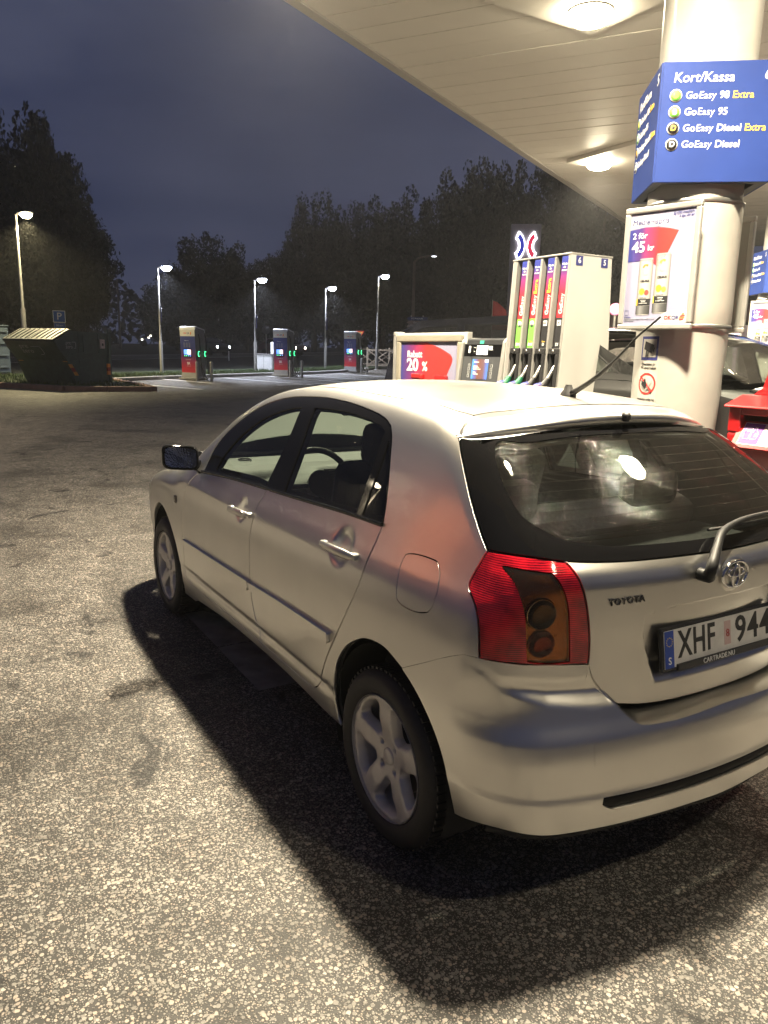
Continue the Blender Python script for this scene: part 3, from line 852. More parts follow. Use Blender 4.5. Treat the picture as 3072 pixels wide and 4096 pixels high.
car = thing('parked_car', 'silver five door hatchback parked at the pump, seen from its left rear', 'car')
S = dict(parent=car)
K = {"belt":[[1.9156,0.7883,0.9815],[1.523,0.774,1.0065],[1.2079,0.7678,1.0204],[1.0758,0.7656,1.0256],[0.8097,0.7612,1.0357],[0.5712,0.7566,1.0464],[0.361,0.753,1.0547],[0.1254,0.7492,1.0592]],"dlo_rear":[[0.1254,0.7492,1.0592],[0.1533,0.7208,1.1275],[0.1911,0.6898,1.1986],[0.2469,0.6502,1.2814],[0.2847,0.624,1.3323],[0.3263,0.6039,1.3654]],"dlo_top":[[0.3263,0.6039,1.3654],[0.3841,0.5897,1.3843],[0.4713,0.5767,1.3993],[0.5698,0.5672,1.4092],[0.6894,0.557,1.4189],[0.827,0.5496,1.425],[0.967,0.5461,1.4262],[1.1066,0.5477,1.4218],[1.2464,0.5541,1.4129],[1.3634,0.566,1.3977],[1.4677,0.5867,1.3728],[1.5689,0.6117,1.3376],[1.6651,0.6416,1.289],[1.7639,0.6734,1.2294],[1.8418,0.7056,1.1642],[1.8938,0.7387,1.0888],[1.9156,0.7883,0.9815]],"door_front":[[1.9705,0.7958,0.9691],[2.0156,0.8125,0.9361],[2.066,0.8308,0.88],[2.0989,0.8407,0.805],[2.1165,0.8453,0.7005],[2.1319,0.8446,0.5942],[2.1347,0.8423,0.5514],[2.144,0.8365,0.4647],[2.1575,0.8291,0.3862],[2.1343,0.8249,0.3492],[2.0657,0.8225,0.3306],[1.9903,0.8222,0.3287]],"door_bottom":[[1.9903,0.8222,0.3287],[1.489,0.8202,0.3445],[1.0332,0.8135,0.3385],[0.7418,0.8118,0.34],[0.5102,0.8119,0.3415]],"door_mid":[[1.0797,0.7665,1.0234],[1.0999,0.7944,0.9661],[1.1101,0.8165,0.9056],[1.1216,0.8282,0.8394],[1.1258,0.8339,0.7652],[1.1246,0.8363,0.6996],[1.1209,0.837,0.6503],[1.118,0.8351,0.5838],[1.1118,0.831,0.5174],[1.0889,0.8257,0.4472],[1.0594,0.8209,0.4007],[1.0332,0.8135,0.3385]],"door_rear":[[0.5102,0.8119,0.3415],[0.4626,0.8158,0.3745],[0.4322,0.821,0.4245],[0.3782,0.8279,0.5147],[0.2963,0.8337,0.6282],[0.2215,0.8313,0.7422],[0.1548,0.8203,0.8626],[0.132,0.787,0.9759],[0.1279,0.7497,1.0579]],"ditch":[[0.9904,0.4649,1.464],[0.6399,0.4876,1.459],[0.3675,0.4945,1.4522],[0.1924,0.49,1.4452],[0.2062,0.4912,1.4458],[0.0947,0.493,1.4344],[0.0154,0.4802,1.4246]],"sill_low":[[1.9633,0.8106,0.2589],[1.5124,0.8132,0.2952],[1.0064,0.8078,0.3019],[0.6864,0.8046,0.2928],[0.4736,0.8026,0.2812],[0.3072,0.8011,0.2728]],"arch":[[0.3072,0.8011,0.2728],[0.3264,0.8086,0.3178],[0.3335,0.8174,0.3884],[0.3189,0.8246,0.4666],[0.2863,0.8296,0.5425],[0.2294,0.8328,0.6113],[0.1652,0.8326,0.6591],[0.1061,0.8311,0.689],[0.0385,0.829,0.704],[-0.0369,0.8264,0.7028],[-0.1292,0.823,0.6724]],"arch_b":[[-0.1292,0.823,0.6724],[-0.187,0.82,0.6429],[-0.2414,0.8153,0.5949],[-0.2832,0.8092,0.537],[-0.2907,0.8115,0.5851],[-0.3124,0.8049,0.5017],[-0.3413,0.7956,0.4144],[-0.3556,0.7886,0.36],[-0.3727,0.7799,0.3065]],"bseam":[[-0.1454,0.822,0.6794],[-0.2395,0.8152,0.7304],[-0.3203,0.8076,0.7738],[-0.395,0.7994,0.8084],[-0.42,0.7938,0.813],[-0.4481,0.7825,0.8146]],"lamp_out":[[-0.448,0.7825,0.8159],[-0.4333,0.7786,0.8987],[-0.4098,0.772,0.943],[-0.3805,0.7651,0.9685],[-0.3606,0.76,0.9828],[-0.3521,0.7537,0.9974],[-0.3556,0.742,1.0236],[-0.3662,0.7239,1.0655],[-0.3718,0.7118,1.0907]],"gap":[[-0.3718,0.7118,1.0907],[-0.3272,0.7005,1.1249],[-0.2656,0.6816,1.1765],[-0.1989,0.6566,1.236],[-0.1285,0.6263,1.2985],[-0.0822,0.6033,1.336],[-0.0472,0.5813,1.3633],[-0.0222,0.5559,1.3859],[-0.0037,0.5227,1.4061],[0.0066,0.4867,1.4208]],"lamp_bot":[[-0.448,0.7825,0.8159],[-0.5043,0.7303,0.8135],[-0.5453,0.6197,0.7989],[-0.5761,0.5035,0.7917]],"lamp_in":[[-0.5761,0.5035,0.7917],[-0.5768,0.5044,0.8385],[-0.5763,0.5167,0.9238],[-0.5735,0.5305,0.9807],[-0.5648,0.5457,1.0296],[-0.5469,0.559,1.0611],[-0.5319,0.5683,1.0774],[-0.5258,0.5779,1.0816]],"lamp_top":[[-0.5258,0.5779,1.0816],[-0.499,0.6311,1.0897],[-0.4572,0.6743,1.0933],[-0.4164,0.6976,1.0932],[-0.3718,0.7118,1.0907]],"glass_bot":[[-0.3718,0.7118,1.0907],[-0.4164,0.6976,1.0932],[-0.4572,0.6743,1.0933],[-0.499,0.6311,1.0897],[-0.527,0.5753,1.081],[-0.551,0.4996,1.0751],[-0.5742,0.4052,1.0713],[-0.5925,0.3019,1.0699],[-0.6096,0.1475,1.069]],"hatch_low":[[-0.5771,0.4996,0.791],[-0.5775,0.4978,0.7695],[-0.5804,0.4854,0.7436],[-0.5865,0.4577,0.7091],[-0.5926,0.4279,0.6768],[-0.5979,0.3984,0.6577],[-0.6121,0.3108,0.6433],[-0.6258,0.1931,0.6367],[-0.6346,0.0149,0.638]],"glassF":[[[1.7636,0.7697,1.0163],[1.3173,0.7599,1.0386],[1.1133,0.7611,1.0359]],[[1.1133,0.7611,1.0359],[1.0846,0.7055,1.1657],[1.0746,0.6537,1.2749],[1.0903,0.5964,1.3756]],[[1.0903,0.5964,1.3756],[1.1929,0.605,1.3629],[1.3018,0.6201,1.3388],[1.4251,0.6418,1.2984],[1.542,0.6704,1.2412],[1.6373,0.7014,1.175],[1.7184,0.7356,1.0962],[1.7636,0.7697,1.0163]]],"glassR":[[[0.9243,0.7589,1.0409],[0.5784,0.7531,1.0545],[0.3158,0.7486,1.0649]],[[0.3158,0.7486,1.0649],[0.3262,0.687,1.2065],[0.3489,0.6174,1.3446]],[[0.3489,0.6174,1.3446],[0.4052,0.607,1.3616],[0.5161,0.597,1.3761],[0.6731,0.5896,1.3861],[0.831,0.5888,1.3873],[0.9736,0.5921,1.3823]],[[0.9736,0.5921,1.3823],[0.9335,0.6799,1.2216],[0.9243,0.7589,1.0409]]],"glassQ":[[[0.2751,0.7482,1.0657],[0.1419,0.7452,1.0695]],[[0.1419,0.7452,1.0695],[0.183,0.708,1.1581],[0.237,0.6676,1.2463],[0.2987,0.6313,1.3185]],[[0.2987,0.6313,1.3185],[0.2819,0.6905,1.1986],[0.2751,0.7482,1.0657]]],"frit":[[-0.1417,0.4408,1.3773],[-0.1567,0.5054,1.3591],[-0.1834,0.5418,1.3355],[-0.2264,0.5691,1.3022],[-0.2843,0.5921,1.2572],[-0.3377,0.6037,1.219],[-0.388,0.6066,1.1842],[-0.4413,0.5841,1.1547],[-0.4889,0.5353,1.1279],[-0.5187,0.4706,1.1157],[-0.5463,0.3787,1.1074],[-0.5684,0.2348,1.1062]],"fuel":[[-0.0461,0.7671,1.0065],[-0.0697,0.7626,1.0145],[-0.1223,0.7578,1.0204],[-0.1758,0.7548,1.0209],[-0.1991,0.7546,1.0184],[-0.2166,0.7598,1.0043],[-0.2299,0.7671,0.987],[-0.2435,0.7826,0.9493],[-0.2424,0.7933,0.9178],[-0.232,0.8008,0.8872],[-0.2098,0.8044,0.8748],[-0.1681,0.8085,0.8652],[-0.1124,0.8115,0.8644],[-0.0757,0.8116,0.8736],[-0.0636,0.8091,0.89],[-0.0525,0.7988,0.9321],[-0.0421,0.7804,0.9792]],"mold_f":[[2.0897,0.8442,0.5846],[1.569,0.8417,0.5977],[1.1248,0.8362,0.609],[1.1281,0.8341,0.5639],[1.5537,0.8389,0.5503],[2.0917,0.8426,0.5561]],"mold_r":[[1.1078,0.836,0.6077],[0.7418,0.8336,0.6211],[0.3385,0.8338,0.6308],[0.3396,0.8331,0.6063],[0.3702,0.8323,0.5865],[0.7109,0.8318,0.5769],[1.1009,0.8342,0.5717]],"handle_f":[[1.3749,0.8224,0.8948],[1.3149,0.8156,0.9164],[1.1837,0.8131,0.9197],[1.1444,0.8175,0.9031]],"handle_r":[[0.4401,0.8046,0.9366],[0.398,0.7982,0.9542],[0.2409,0.7953,0.9607],[0.2029,0.8019,0.9421]],"cup_f":[[1.2727,0.8047,0.9442],[1.2649,0.8285,0.8511]],"cup_r":[[0.3472,0.7849,0.9839],[0.3075,0.8156,0.8966]],"ind":[[2.2523,0.8419,0.7831]],"roofrear":[[0.0059,0.4749,1.4239],[-0.0085,0.3585,1.4391],[-0.0261,0.0989,1.4525],[-0.0096,-0.2281,1.4507]],"recess":[[-0.6136,0.325,0.8801],[-0.6145,0.3216,0.897],[-0.6177,0.3019,0.9129],[-0.6244,0.2519,0.9283],[-0.6383,0.0716,0.9384],[-0.6135,0.3241,0.8742],[-0.6146,0.3012,0.8086],[-0.6176,0.2793,0.7489],[-0.621,0.2524,0.7159],[-0.6246,0.2197,0.7052],[-0.6358,0.0267,0.6969]],"plate":[[-0.6208,0.2682,0.8606],[-0.6232,0.2326,0.7318]],"badge":[[-0.64,-0.0045,1.0009],[-0.6388,0.0531,1.0084],[-0.6389,-0.0694,0.9919],[-0.633,-0.008,1.0368],[-0.6398,-0.0123,0.9602]],"toyota":[[-0.5923,0.4486,0.9648],[-0.6099,0.3565,0.9676]],"wiper":[[-0.6334,0.1448,1.0163],[-0.6262,0.1556,1.0404],[-0.5821,0.0035,1.1056],[-0.5609,-0.1031,1.1222],[-0.5388,-0.2833,1.1269]],"slot":[[-0.6444,0.5035,0.4259],[-0.6476,0.4877,0.3972],[-0.6513,0.4648,0.3759],[-0.6911,0.1919,0.3857],[-0.6864,-0.2308,0.37],[-0.6897,-0.219,0.4026],[-0.6918,0.1979,0.418],[-0.649,0.4842,0.4257]],"bump_low":[[-0.3727,0.7799,0.3065],[-0.5006,0.7463,0.3312],[-0.5943,0.6395,0.3246],[-0.6445,0.4681,0.3243],[-0.6853,0.175,0.323],[-0.6741,-0.2638,0.3027]],"scal":[[[-0.4185,0.7954,0.7971],[-0.4511,0.7832,0.7621],[-0.4823,0.757,0.7391],[-0.5215,0.7016,0.7098],[-0.5567,0.6208,0.6898],[-0.5838,0.539,0.6804],[-0.6078,0.444,0.6746]],[[-0.445,0.7864,0.7784],[-0.5066,0.7296,0.7756],[-0.5511,0.6068,0.7611],[-0.5804,0.4962,0.7563]]],"lip":[[-0.5805,0.4962,0.7551],[-0.5931,0.4654,0.7166],[-0.6102,0.4304,0.6756],[-0.6309,0.3987,0.6333],[-0.6477,0.3649,0.6118],[-0.6594,0.3179,0.6029],[-0.6732,0.202,0.6009],[-0.6763,0.0673,0.6092],[-0.6626,-0.2166,0.6179]],"antenna":[[0.1845,0.4954,1.4428]]}
SIDE = (-.30, .86, .42)
# ---- body side: pillars, cant rail, quarter panel and sill in one pressing, both sides
ditch = [K['ditch'][6], K['ditch'][5], K['ditch'][3], K['ditch'][2], K['ditch'][1], K['ditch'][0], list(P_top(1.25, .455)), list(P_top(1.46, .452))]
apil = [list(P_top(1.46, .452)), list(P_top(1.58, .495)), list(P_top(1.72, .55)), list(P_top(1.86, .605)), list(P_top(2.0, .66)), list(P_top(2.12, .71))]
sill_front = [K['door_bottom'][0], list(P_side(2.06, .235)), K['sill_low'][0]]
side_curves = [
    K['dlo_top'][::-1], K['dlo_rear'][::-1], [K['dlo_rear'][0], K['door_rear'][-1]], K['door_rear'][::-1], K['door_bottom'][::-1],
    sill_front, [K['sill_low'][0]] + K['sill_low'][1:], K['arch'], [K['arch'][-1]] + K['bseam'][1:-1] + [K['lamp_out'][0]],
    K['lamp_out'], K['gap'], [K['gap'][-1], K['ditch'][6]], ditch, apil,
    [list(P_top(2.12, .71)), list(P_side(2.03, .985)), K['dlo_top'][-1]]]
fuel = K['fuel'] + [K['fuel'][0]]
skin('body_side', side_curves, SIDE, PAINT, car, holes=[[fuel]], grid=.016, liner=LINER)
skin('body_side', side_curves, SIDE, PAINT, car, grid=.03, liner=LINER, mirror=True)
skin('fuel_flap', [fuel], SIDE, PAINT, car, grid=.016, gap=.0018)
# dark channel behind the seams so that the gaps read black
skin('seam_backing', [K['dlo_top'][::-1], K['dlo_rear'][::-1], [K['dlo_rear'][0], K['door_rear'][-1]], K['door_rear'][::-1], K['door_bottom'][::-1], K['door_front'][::-1], [K['door_front'][0], K['dlo_top'][-1]]], (0, 1, .15), UNDER, car, off=-.03, grid=.05, gap=-.012, thick=0, both=True,
     holes=[K['glassF'], K['glassR'], K['glassQ']])
skin('seam_backing', [fuel], SIDE, UNDER, car, off=-.011, grid=.05, gap=-.01, thick=0)
# ---- doors
belt = K['belt']
bF = [p for p in belt[:4]]; bR = [belt[3]] + belt[4:]
hf = [((1.259, .82, .908), .085, .007)]; hr = [((.322, .80, .949), .10, .007)]
doorF = [[K['door_front'][0], bF[0]], bF, K['door_mid'], K['door_bottom'][:3][::-1], K['door_front'][::-1]]
doorR = [bR, [belt[-1], K['door_rear'][-1]], K['door_rear'][::-1], K['door_bottom'][2:][::-1], K['door_mid'][::-1]]
DN = (0, 1, .15)
dF = skin('front_door', doorF, DN, PAINT, car, grid=.014, gap=.0045, liner=LINER, fine=hf)
dR = skin('rear_door', doorR, DN, PAINT, car, grid=.014, gap=.0045, liner=LINER, fine=hr)
dF2 = skin('front_door', doorF, DN, PAINT, car, grid=.025, liner=LINER, fine=hf, mirror=True)
dR2 = skin('rear_door', doorR, DN, PAINT, car, grid=.025, liner=LINER, fine=hr, mirror=True)
# black window surround with the three panes let into it
dlo = [belt, K['dlo_rear'], K['dlo_top']]
skin('window_frame', dlo, DN, BLACK, car, gap=.001, off=-.003, grid=.02, holes=[K['glassF'], K['glassR'], K['glassQ']], both=True, liner=TRIMG)
for nm, g in (('front_side_window', K['glassF']), ('rear_side_window', K['glassR']), ('quarter_window', K['glassQ'])):
    skin(nm, g, DN, GLASS_D if nm[0] == 'q' else GLASS, car, off=-.008, gap=-.004, grid=.03, thick=0, both=True)
# belt moulding
for sgn in (1, -1):
    for seg in (bF, bR):
        pts = curve_pts(seg, .02)
        MB().tube([(p[0], sgn * (p[1] + .004), p[2] + .006) for p in pts], .007, 8).build('belt_moulding', BLACK, car)
# rubbing strips and handles on the doors
def strip(key, par, mirror=False):
    c = K[key]
    h = len(c) // 2
    skin('rubbing_strip', [c[:h], [c[h-1], c[h]], c[h:], [c[-1], c[0]]], DN, PAINT, par, off=.016, gap=0, grid=.02, thick=.018, mirror=mirror)
strip('mold_f', dF); strip('mold_r', dR); strip('mold_f', dF2, True); strip('mold_r', dR2, True)
def handle(par, c, sgn):
    # c: four points of the handle bar on the skin, front to rear
    a = np.array(c[0]); d = np.array(c[3]); L = d - a
    mb = MB(); n = 15
    vs = []; fs = []
    for i in range(n):
        t = i / (n - 1)
        p = a + L * t
        lift = .012 + .026 * math.sin(PI * min(1, t * 1.02)) ** .6 if 0 < t < 1 else .012
        hz = .0155 * (1 - abs(2 * t - 1) ** 5 * .35) * (1.08 if t > .72 else 1)
        dz = .010 * math.sin(PI * t)
        for k in range(10):
            an = 2 * PI * k / 10
            vs.append((p[0], sgn * (p[1] + lift + .009 * math.cos(an)), p[2] + dz + hz * math.sin(an)))
    for i in range(n - 1):
        for k in range(10):
            fs.append([i * 10 + k, i * 10 + (k + 1) % 10, (i + 1) * 10 + (k + 1) % 10, (i + 1) * 10 + k])
    fs += [list(range(10)), list(range((n - 1) * 10, n * 10))]
    mb.add(vs, fs, 0, True)
    h = mb.build('door_handle', PAINT, par)
    for t in (.03, .97):
        p = a + L * t
        MB().box((p[0], sgn * (p[1] + .006), p[2]), (.03, .03, .024), bev=.006).build('handle_mount', PAINT, h)
    return h
handle(dF, K['handle_f'], 1); handle(dR, K['handle_r'], 1); handle(dF2, K['handle_f'], -1); handle(dR2, K['handle_r'], -1)
MB().cyl((1.165, .850, .915), (1.165, .8545, .915), .009, n=12).build('door_lock', CHROME, dF)
# ---- front wing, bonnet, nose
arcF = [[2.6 + .362 * math.cos(math.radians(a)), .322 + .372 * math.sin(math.radians(a))] for a in range(196, 9, -12)]
arcF3 = [list(P_side(x, z)) for x, z in arcF]
hoodseam = [list(P_top(2.12, .735)), list(P_top(2.4, .715)), list(P_top(2.7, .68)), list(P_top(2.95, .625)), list(P_top(3.12, .55))]
lampF = [list(P_top(3.12, .55)), list(P_side(2.98, .745)), list(P_side(3.03, .66))]
bumpF = [list(P_side(3.03, .66)), list(P_side(2.985, .56)), arcF3[-1]]
dfc = K['door_front']
wing = [dfc, [dfc[-1], list(P_side(2.06, .235))], [list(P_side(2.06, .235)), arcF3[0]], arcF3, bumpF[::-1], lampF[::-1], hoodseam[::-1], [hoodseam[0], list(P_side(2.03, .985)), dfc[0]]]
skin('front_wing', wing, (.15, .9, .4), PAINT, car, grid=.02, both=True)
ind = K['ind'][0]
for sgn in (1, -1):
    MB().box((ind[0], sgn * (ind[1] + .004), ind[2]), (.026, .008, .042), bev=.0035).build('side_repeater', mat('smoked_repeater', (.20, .17, .15), .15, coat=.5), car)
cowl = [list(P_top(2.12, .735)), list(P_top(2.26, .5)), list(P_top(2.33, .25)), list(P_top(2.35, 0))]
nose = [list(P_top(3.12, .55)), list(P_front(.45, .74)), list(P_front(.2, .76)), list(P_front(0, .765))]
skin('bonnet', [sym(cowl), [(p[0], -p[1], p[2]) for p in hoodseam], sym(nose)[::-1], hoodseam[::-1]], (.3, 0, 1), PAINT, car, grid=.035)
wsb = [list(P_top(2.12, .71)), list(P_top(2.25, .5)), list(P_top(2.315, .25)), list(P_top(2.33, 0))]
wst = [list(P_top(1.46, .452)), list(P_top(1.52, .25)), list(P_top(1.54, 0))]
skin('windscreen', [sym(wsb), [(p[0], -p[1], p[2]) for p in apil[::-1]], sym(wst)[::-1], apil], (.7, 0, .7), GLASS, car, grid=.05, off=-.004, thick=0)
MB().tube([p for p in sym([list(np.array(q) + (0, 0, .004)) for q in cowl])], .02, 8).build('cowl_trim', TRIMG, car)
skin('front_lamp', [lampF, [lampF[-1], list(P_front(.5, .64))], [list(P_front(.5, .64)), list(P_front(.42, .70)), list(P_front(.45, .74))], [list(P_front(.45, .74)), list(P_top(3.12, .55))]], (.8, .6, .2), mat('headlamp_lens', (.35, .36, .37), .1, .6, coat=.6), car, grid=.03, both=True)
fb_low = [list(P_side(2.965, .26)), list(P_side(3.1, .235)), list(P_front(.5, .22)), list(P_front(.25, .215)), list(P_front(0, .215))]
fb_top = [list(P_side(3.03, .66)), list(P_front(.5, .64)), list(P_front(.42, .70)), list(P_front(.2, .755)), list(P_front(0, .76))]
skin('front_bumper', [bumpF, [arcF3[-1], fb_low[0]], sym(fb_low), [(fb_low[0][0], -fb_low[0][1], fb_low[0][2]), (arcF3[-1][0], -arcF3[-1][1], arcF3[-1][2])], [(p[0], -p[1], p[2]) for p in bumpF[::-1]], sym(fb_top)[::-1]], (1, 0, .1), PAINT, car, grid=.04)
MB().box((3.43, 0, .66), (.05, .62, .07), bev=.02).build('front_grille', BLACK, car)
MB().box((3.425, 0, .40), (.06, .95, .10), bev=.02).build('lower_grille', BLACK, car)
# ---- roof
roofside = ditch
roofrear = [K['ditch'][6], list(P_top(-.008, .36)), list(P_top(-.024, .15)), list(P_top(-.027, 0))]
skin('roof_panel', [sym(roofrear), [(p[0], -p[1], p[2]) for p in ditch], sym(wst), ditch[::-1]], (0, 0, 1), PAINT, car, grid=.04, liner=LINER, gap=.003)
for sgn in (1, -1):
    MB().tube([(p[0], sgn * p[1], p[2] - .006) for p in curve_pts(ditch, .03)], .0075, 6).build('roof_ditch_moulding', RUBBER, car)
MB().tube([(p[0] - .002, p[1], p[2] - .007) for p in curve_pts(sym(roofrear), .03)], .006, 6).build('roof_seam_seal', RUBBER, car)
# ---- tailgate: glass, spoiler lip, painted panel
gy0 = list(P_rear(0, 1.068))
gbot = [p for p in K['glass_bot'][:8]] + [gy0]
gtop = [list(P_rear(.555, 1.352)), list(P_rear(.45, 1.372)), list(P_rear(.25, 1.382)), list(P_rear(0, 1.385))]
gap = K['gap']
gl_out = [sym(gbot), [(p[0], -p[1], p[2]) for p in gap[:7]], [(gap[6][0], -gap[6][1], gap[6][2]), (gtop[0][0], -gtop[0][1], gtop[0][2])], sym(gtop)[::-1], [gtop[0], gap[6]], gap[:7][::-1]]
fr0 = [list(P_rear(0, 1.370)), list(P_rear(.25, 1.367)), list(P_rear(.42, 1.355))]
frit = sym([list(P_rear(0, 1.106))] + [])[:1]
fr_left = fr0 + [list(p) for p in K['frit'][1:11]] + [list(P_rear(.2, 1.104)), list(P_rear(0, 1.103))]
fr_full = fr_left + [(p[0], -p[1], p[2]) for p in fr_left[1:-1][::-1]] + [fr_left[0]]
RN = (-.75, 0, .66)
tg = thing_part = bpy.data.objects.new('tailgate', None); COL.objects.link(tg); tg.parent = car
skin('glass_border', gl_out, RN, BLACK, tg, grid=.025, holes=[[fr_full]], gap=.003, liner=TRIMG)
skin('rear_glass', [fr_full], RN, GLASS_R, tg, grid=.03, off=-.002, gap=-.004, thick=0)
heat = MB()
for i in range(11):
    z = 1.13 + i * .0225
    hw = float(np.interp(z, [1.10, 1.115, 1.155, 1.185, 1.22, 1.30, 1.36], [.30, .47, .58, .605, .60, .565, .50])) - .01
    heat.tube([P_rear(y, z - .008 * (y / .6) ** 2) + np.array((.007, 0, -.005)) for y in np.linspace(-hw, hw, 15)], .0006, 4)
tag(heat.build('heating_wires', mat('heater_brown', (.05, .035, .025), .6), tg), kind='stuff')
# painted panel
hl = K['hatch_low']
hl0 = list(P_rear(0, .636))
hleft = [gbot[4]] + [K['lamp_in'][i] for i in (6, 5, 4, 3, 2, 1, 0)] + hl[1:6]
hbot = hl[5:8] + [hl0]
skin('tailgate_panel', [sym([gbot[4]] + gbot[5:]), [(p[0], -p[1], p[2]) for p in hleft], [(p[0], -p[1], p[2]) for p in hbot] + hbot[::-1][1:], hleft[::-1]], (-1, 0, .12), PAINT, tg, grid=.009, gap=.003)
# spoiler
gp = np.array(gap)
mb = MB(); ny = 49; vs = []; fs = []
ysp = np.linspace(-.586, .586, ny)
for y in ysp:
    a = abs(y)
    sx = float(np.interp(a, [0, .15, .36, .4802, .5227, .5559, .5813, .6033], [-.030, -.027, -.011, .0105, -.006, -.024, -.049, -.084]))
    sx -= .006 if a < .48 else 0
    p0 = P_top(sx, y) + np.array((0, 0, .0012))
    k = (a / .586)
    te = np.array((-.188 + .132 * k ** 2.2, y, 1.433 - .066 * k ** 2.2))
    th = .036 * (1 - .70 * k ** 4)
    lo = te + np.array((.004, 0, -th))
    und = P_rear(y, float(lo[2]) + .002) + np.array((.006, 0, 0))
    m1 = p0 * .62 + te * .38; m1[2] = max(m1[2], P_top(float(m1[0]), y)[2] + .003) if k < .97 else m1[2]
    row = [p0 - np.array((0, 0, .012)), p0, m1, te + np.array((.022, 0, .002)), te + np.array((.006, 0, -.002)), te + np.array((0, 0, -.012)), lo + np.array((0, 0, .006)), lo + np.array((.008, 0, -.001)), und]
    vs += row
nr = 9
for i in range(ny - 1):
    for j in range(nr - 1):
        fs.append([i * nr + j, i * nr + j + 1, (i + 1) * nr + j + 1, (i + 1) * nr + j])
mb.add(vs, fs, 0, True)
spo = mb.build('roof_spoiler', PAINT, tg)
MB().lathe([(0, .014), (.012, .012), (.016, .004), (.016, -.006), (.010, -.016)], (-.190, 0, 1.424), 'z', 16).build('washer_nozzle', TRIMG, spo)
# rear wiper
wp = [np.array(p) for p in K['wiper']]
pv = P_rear(.145, 1.016)
wm = MB()
wm.lathe([(0, -.045), (.012, -.044), (.018, -.036), (.019, 0)], tuple(pv), 'x', 16)
armp = [pv + (-.030, 0, .004), pv + (-.040, .004, .030), P_rear(.085, 1.075) + (-.030, 0, 0.012), P_rear(.02, 1.110) + (-.030, 0, .012), P_rear(-.10, 1.127) + (-.026, 0, .012), P_rear(-.27, 1.130) + (-.022, 0, .012), P_rear(-.33, 1.128) + (-.018, 0, .010)]
arr = curve_pts(armp, .02)
wm.tube(arr, [float(np.interp(i / len(arr), [0, .2, .45, 1], [.017, .014, .010, .006])) for i in range(len(arr))], 8)
wip = wm.build('rear_wiper', mat('wiper_black', (.010, .010, .010), .5, spec=.3), tg)
MB().tube([P_rear(y, 1.118 - .002 * abs(y + .2)) + (-.010, 0, .006) for y in np.linspace(.05, -.36, 14)], .005, 6).build('wiper_blade', RUBBER, wip)
# badge: three ovals; name plate letters
def oval(c, a, b_, r, m, nm, par, ax=(0, 1, 0), up=None, n=28):
    up = up or (-.02, 0, 1)
    ax = Vector(ax); up = Vector(up)
    MB().tube([Vector(c) + ax * (a * math.cos(2 * PI * i / n)) + up * (b_ * math.sin(2 * PI * i / n)) for i in range(n + 1)], r, 8).build(nm, m, par)
bc = P_rear(0, 1.0) + (-.008, 0, 0)
emb = MB().lathe([(0, -.002), (.05, -.001), (.058, .004)], tuple(P_rear(0, 1.0) + (-.002, 0, 0)), 'x', 24).build('emblem', PAINT, tg)
emb.scale = (1, 1, 1)
oval(bc, .057, .040, .0052, CHROME, 'emblem_ring', emb)
oval(bc + np.array((-.002, 0, .008)), .036, .014, .0042, CHROME, 'emblem_ring', emb)
oval(bc + np.array((-.003, 0, -.003)), .014, .034, .0042, CHROME, 'emblem_ring', emb)
t0, t1 = np.array(K['toyota'])
tcn = P_rear(.402, .966); tn = grad(tcn[None], body)[0]
tr_ = (t1 - t0) / np.linalg.norm(t1 - t0)
text('TOYOTA', .026, mat('dark_chrome', (.10, .10, .105), .22, 1), tg, tuple(tcn + tn * .002), tuple(tr_), (0, 0, 1), bold=.02, extrude=.002, space=1.15)
# plate
PLATE_W = mat('plate_white', (.62, .61, .58), .4, noise=(20, .12))
plz = .797
pc = P_rear(0, plz); top_ = P_rear(0, plz + .05); bot_ = P_rear(0, plz - .05)
upv = Vector(top_ - bot_).normalized(); upv = Vector((.16, 0, 1)).normalized()
pl = bpy.data.objects.new('number_plate', None); COL.objects.link(pl); pl.parent = tg
frame_on(pl, Vector(pc) + Vector((-.016, -.004, .002)), (0, -1, 0), upv)
MB().box((0, 0, -.004), (.535, .128, .014), bev=.005).build('plate_holder', TRIMG, pl)
MB().box((0, .0, .0045), (.520, .110, .003), bev=.001).build('plate_sheet', PLATE_W, pl)
MB().box((-.240, 0, .0065), (.038, .108, .0012)).build('euro_band', mat('euro_blue', (.02, .06, .32), .4), pl)
star = MB()
for i in range(12):
    an = 2 * PI * i / 12
    star.lathe([(0, .0009), (.0016, .0009), (.0016, 0)], (-.240 + .0125 * math.cos(an), .022 + .0125 * math.sin(an), .0071), 'z', 5)
tag(star.build('euro_stars', mat('star_yellow', (.8, .6, .05), .5), pl), kind='stuff')
INK = mat('plate_black', (.02, .02, .02), .5)
text('S', .03, mat('print_white', (.75, .75, .73), .5), pl, (-.240, -.034, .0074), (1, 0, 0), (0, 1, 0), bold=.01)
for s_, x_, sx_ in (('XHF', -.118, .74), ('944', .150, 1.0)):
    o = text(s_, .112, INK, pl, (x_, .004, .0068), (1, 0, 0), (0, 1, 0), bold=.014, space=1.10)
    o.scale = (sx_, 1.0, 1)
MB().box((.024, .006, .0065), (.030, .072, .0012)).build('tax_sticker', mat('sticker_pink', (.50, .36, .35), .5), pl)
text('8', .034, mat('sticker_red', (.35, .05, .05), .5), pl, (.024, .004, .0075), (1, 0, 0), (0, 1, 0))
MB().box((.018, -.057, .010), (.46, .020, .010), bev=.002).build('dealer_strip', TRIMG, pl)
text('CARTRADE.NU', .021, mat('print_white', (.75, .75, .73), .5), pl, (-.03, -.057, .0156), (1, 0, 0), (0, 1, 0), space=1.05)
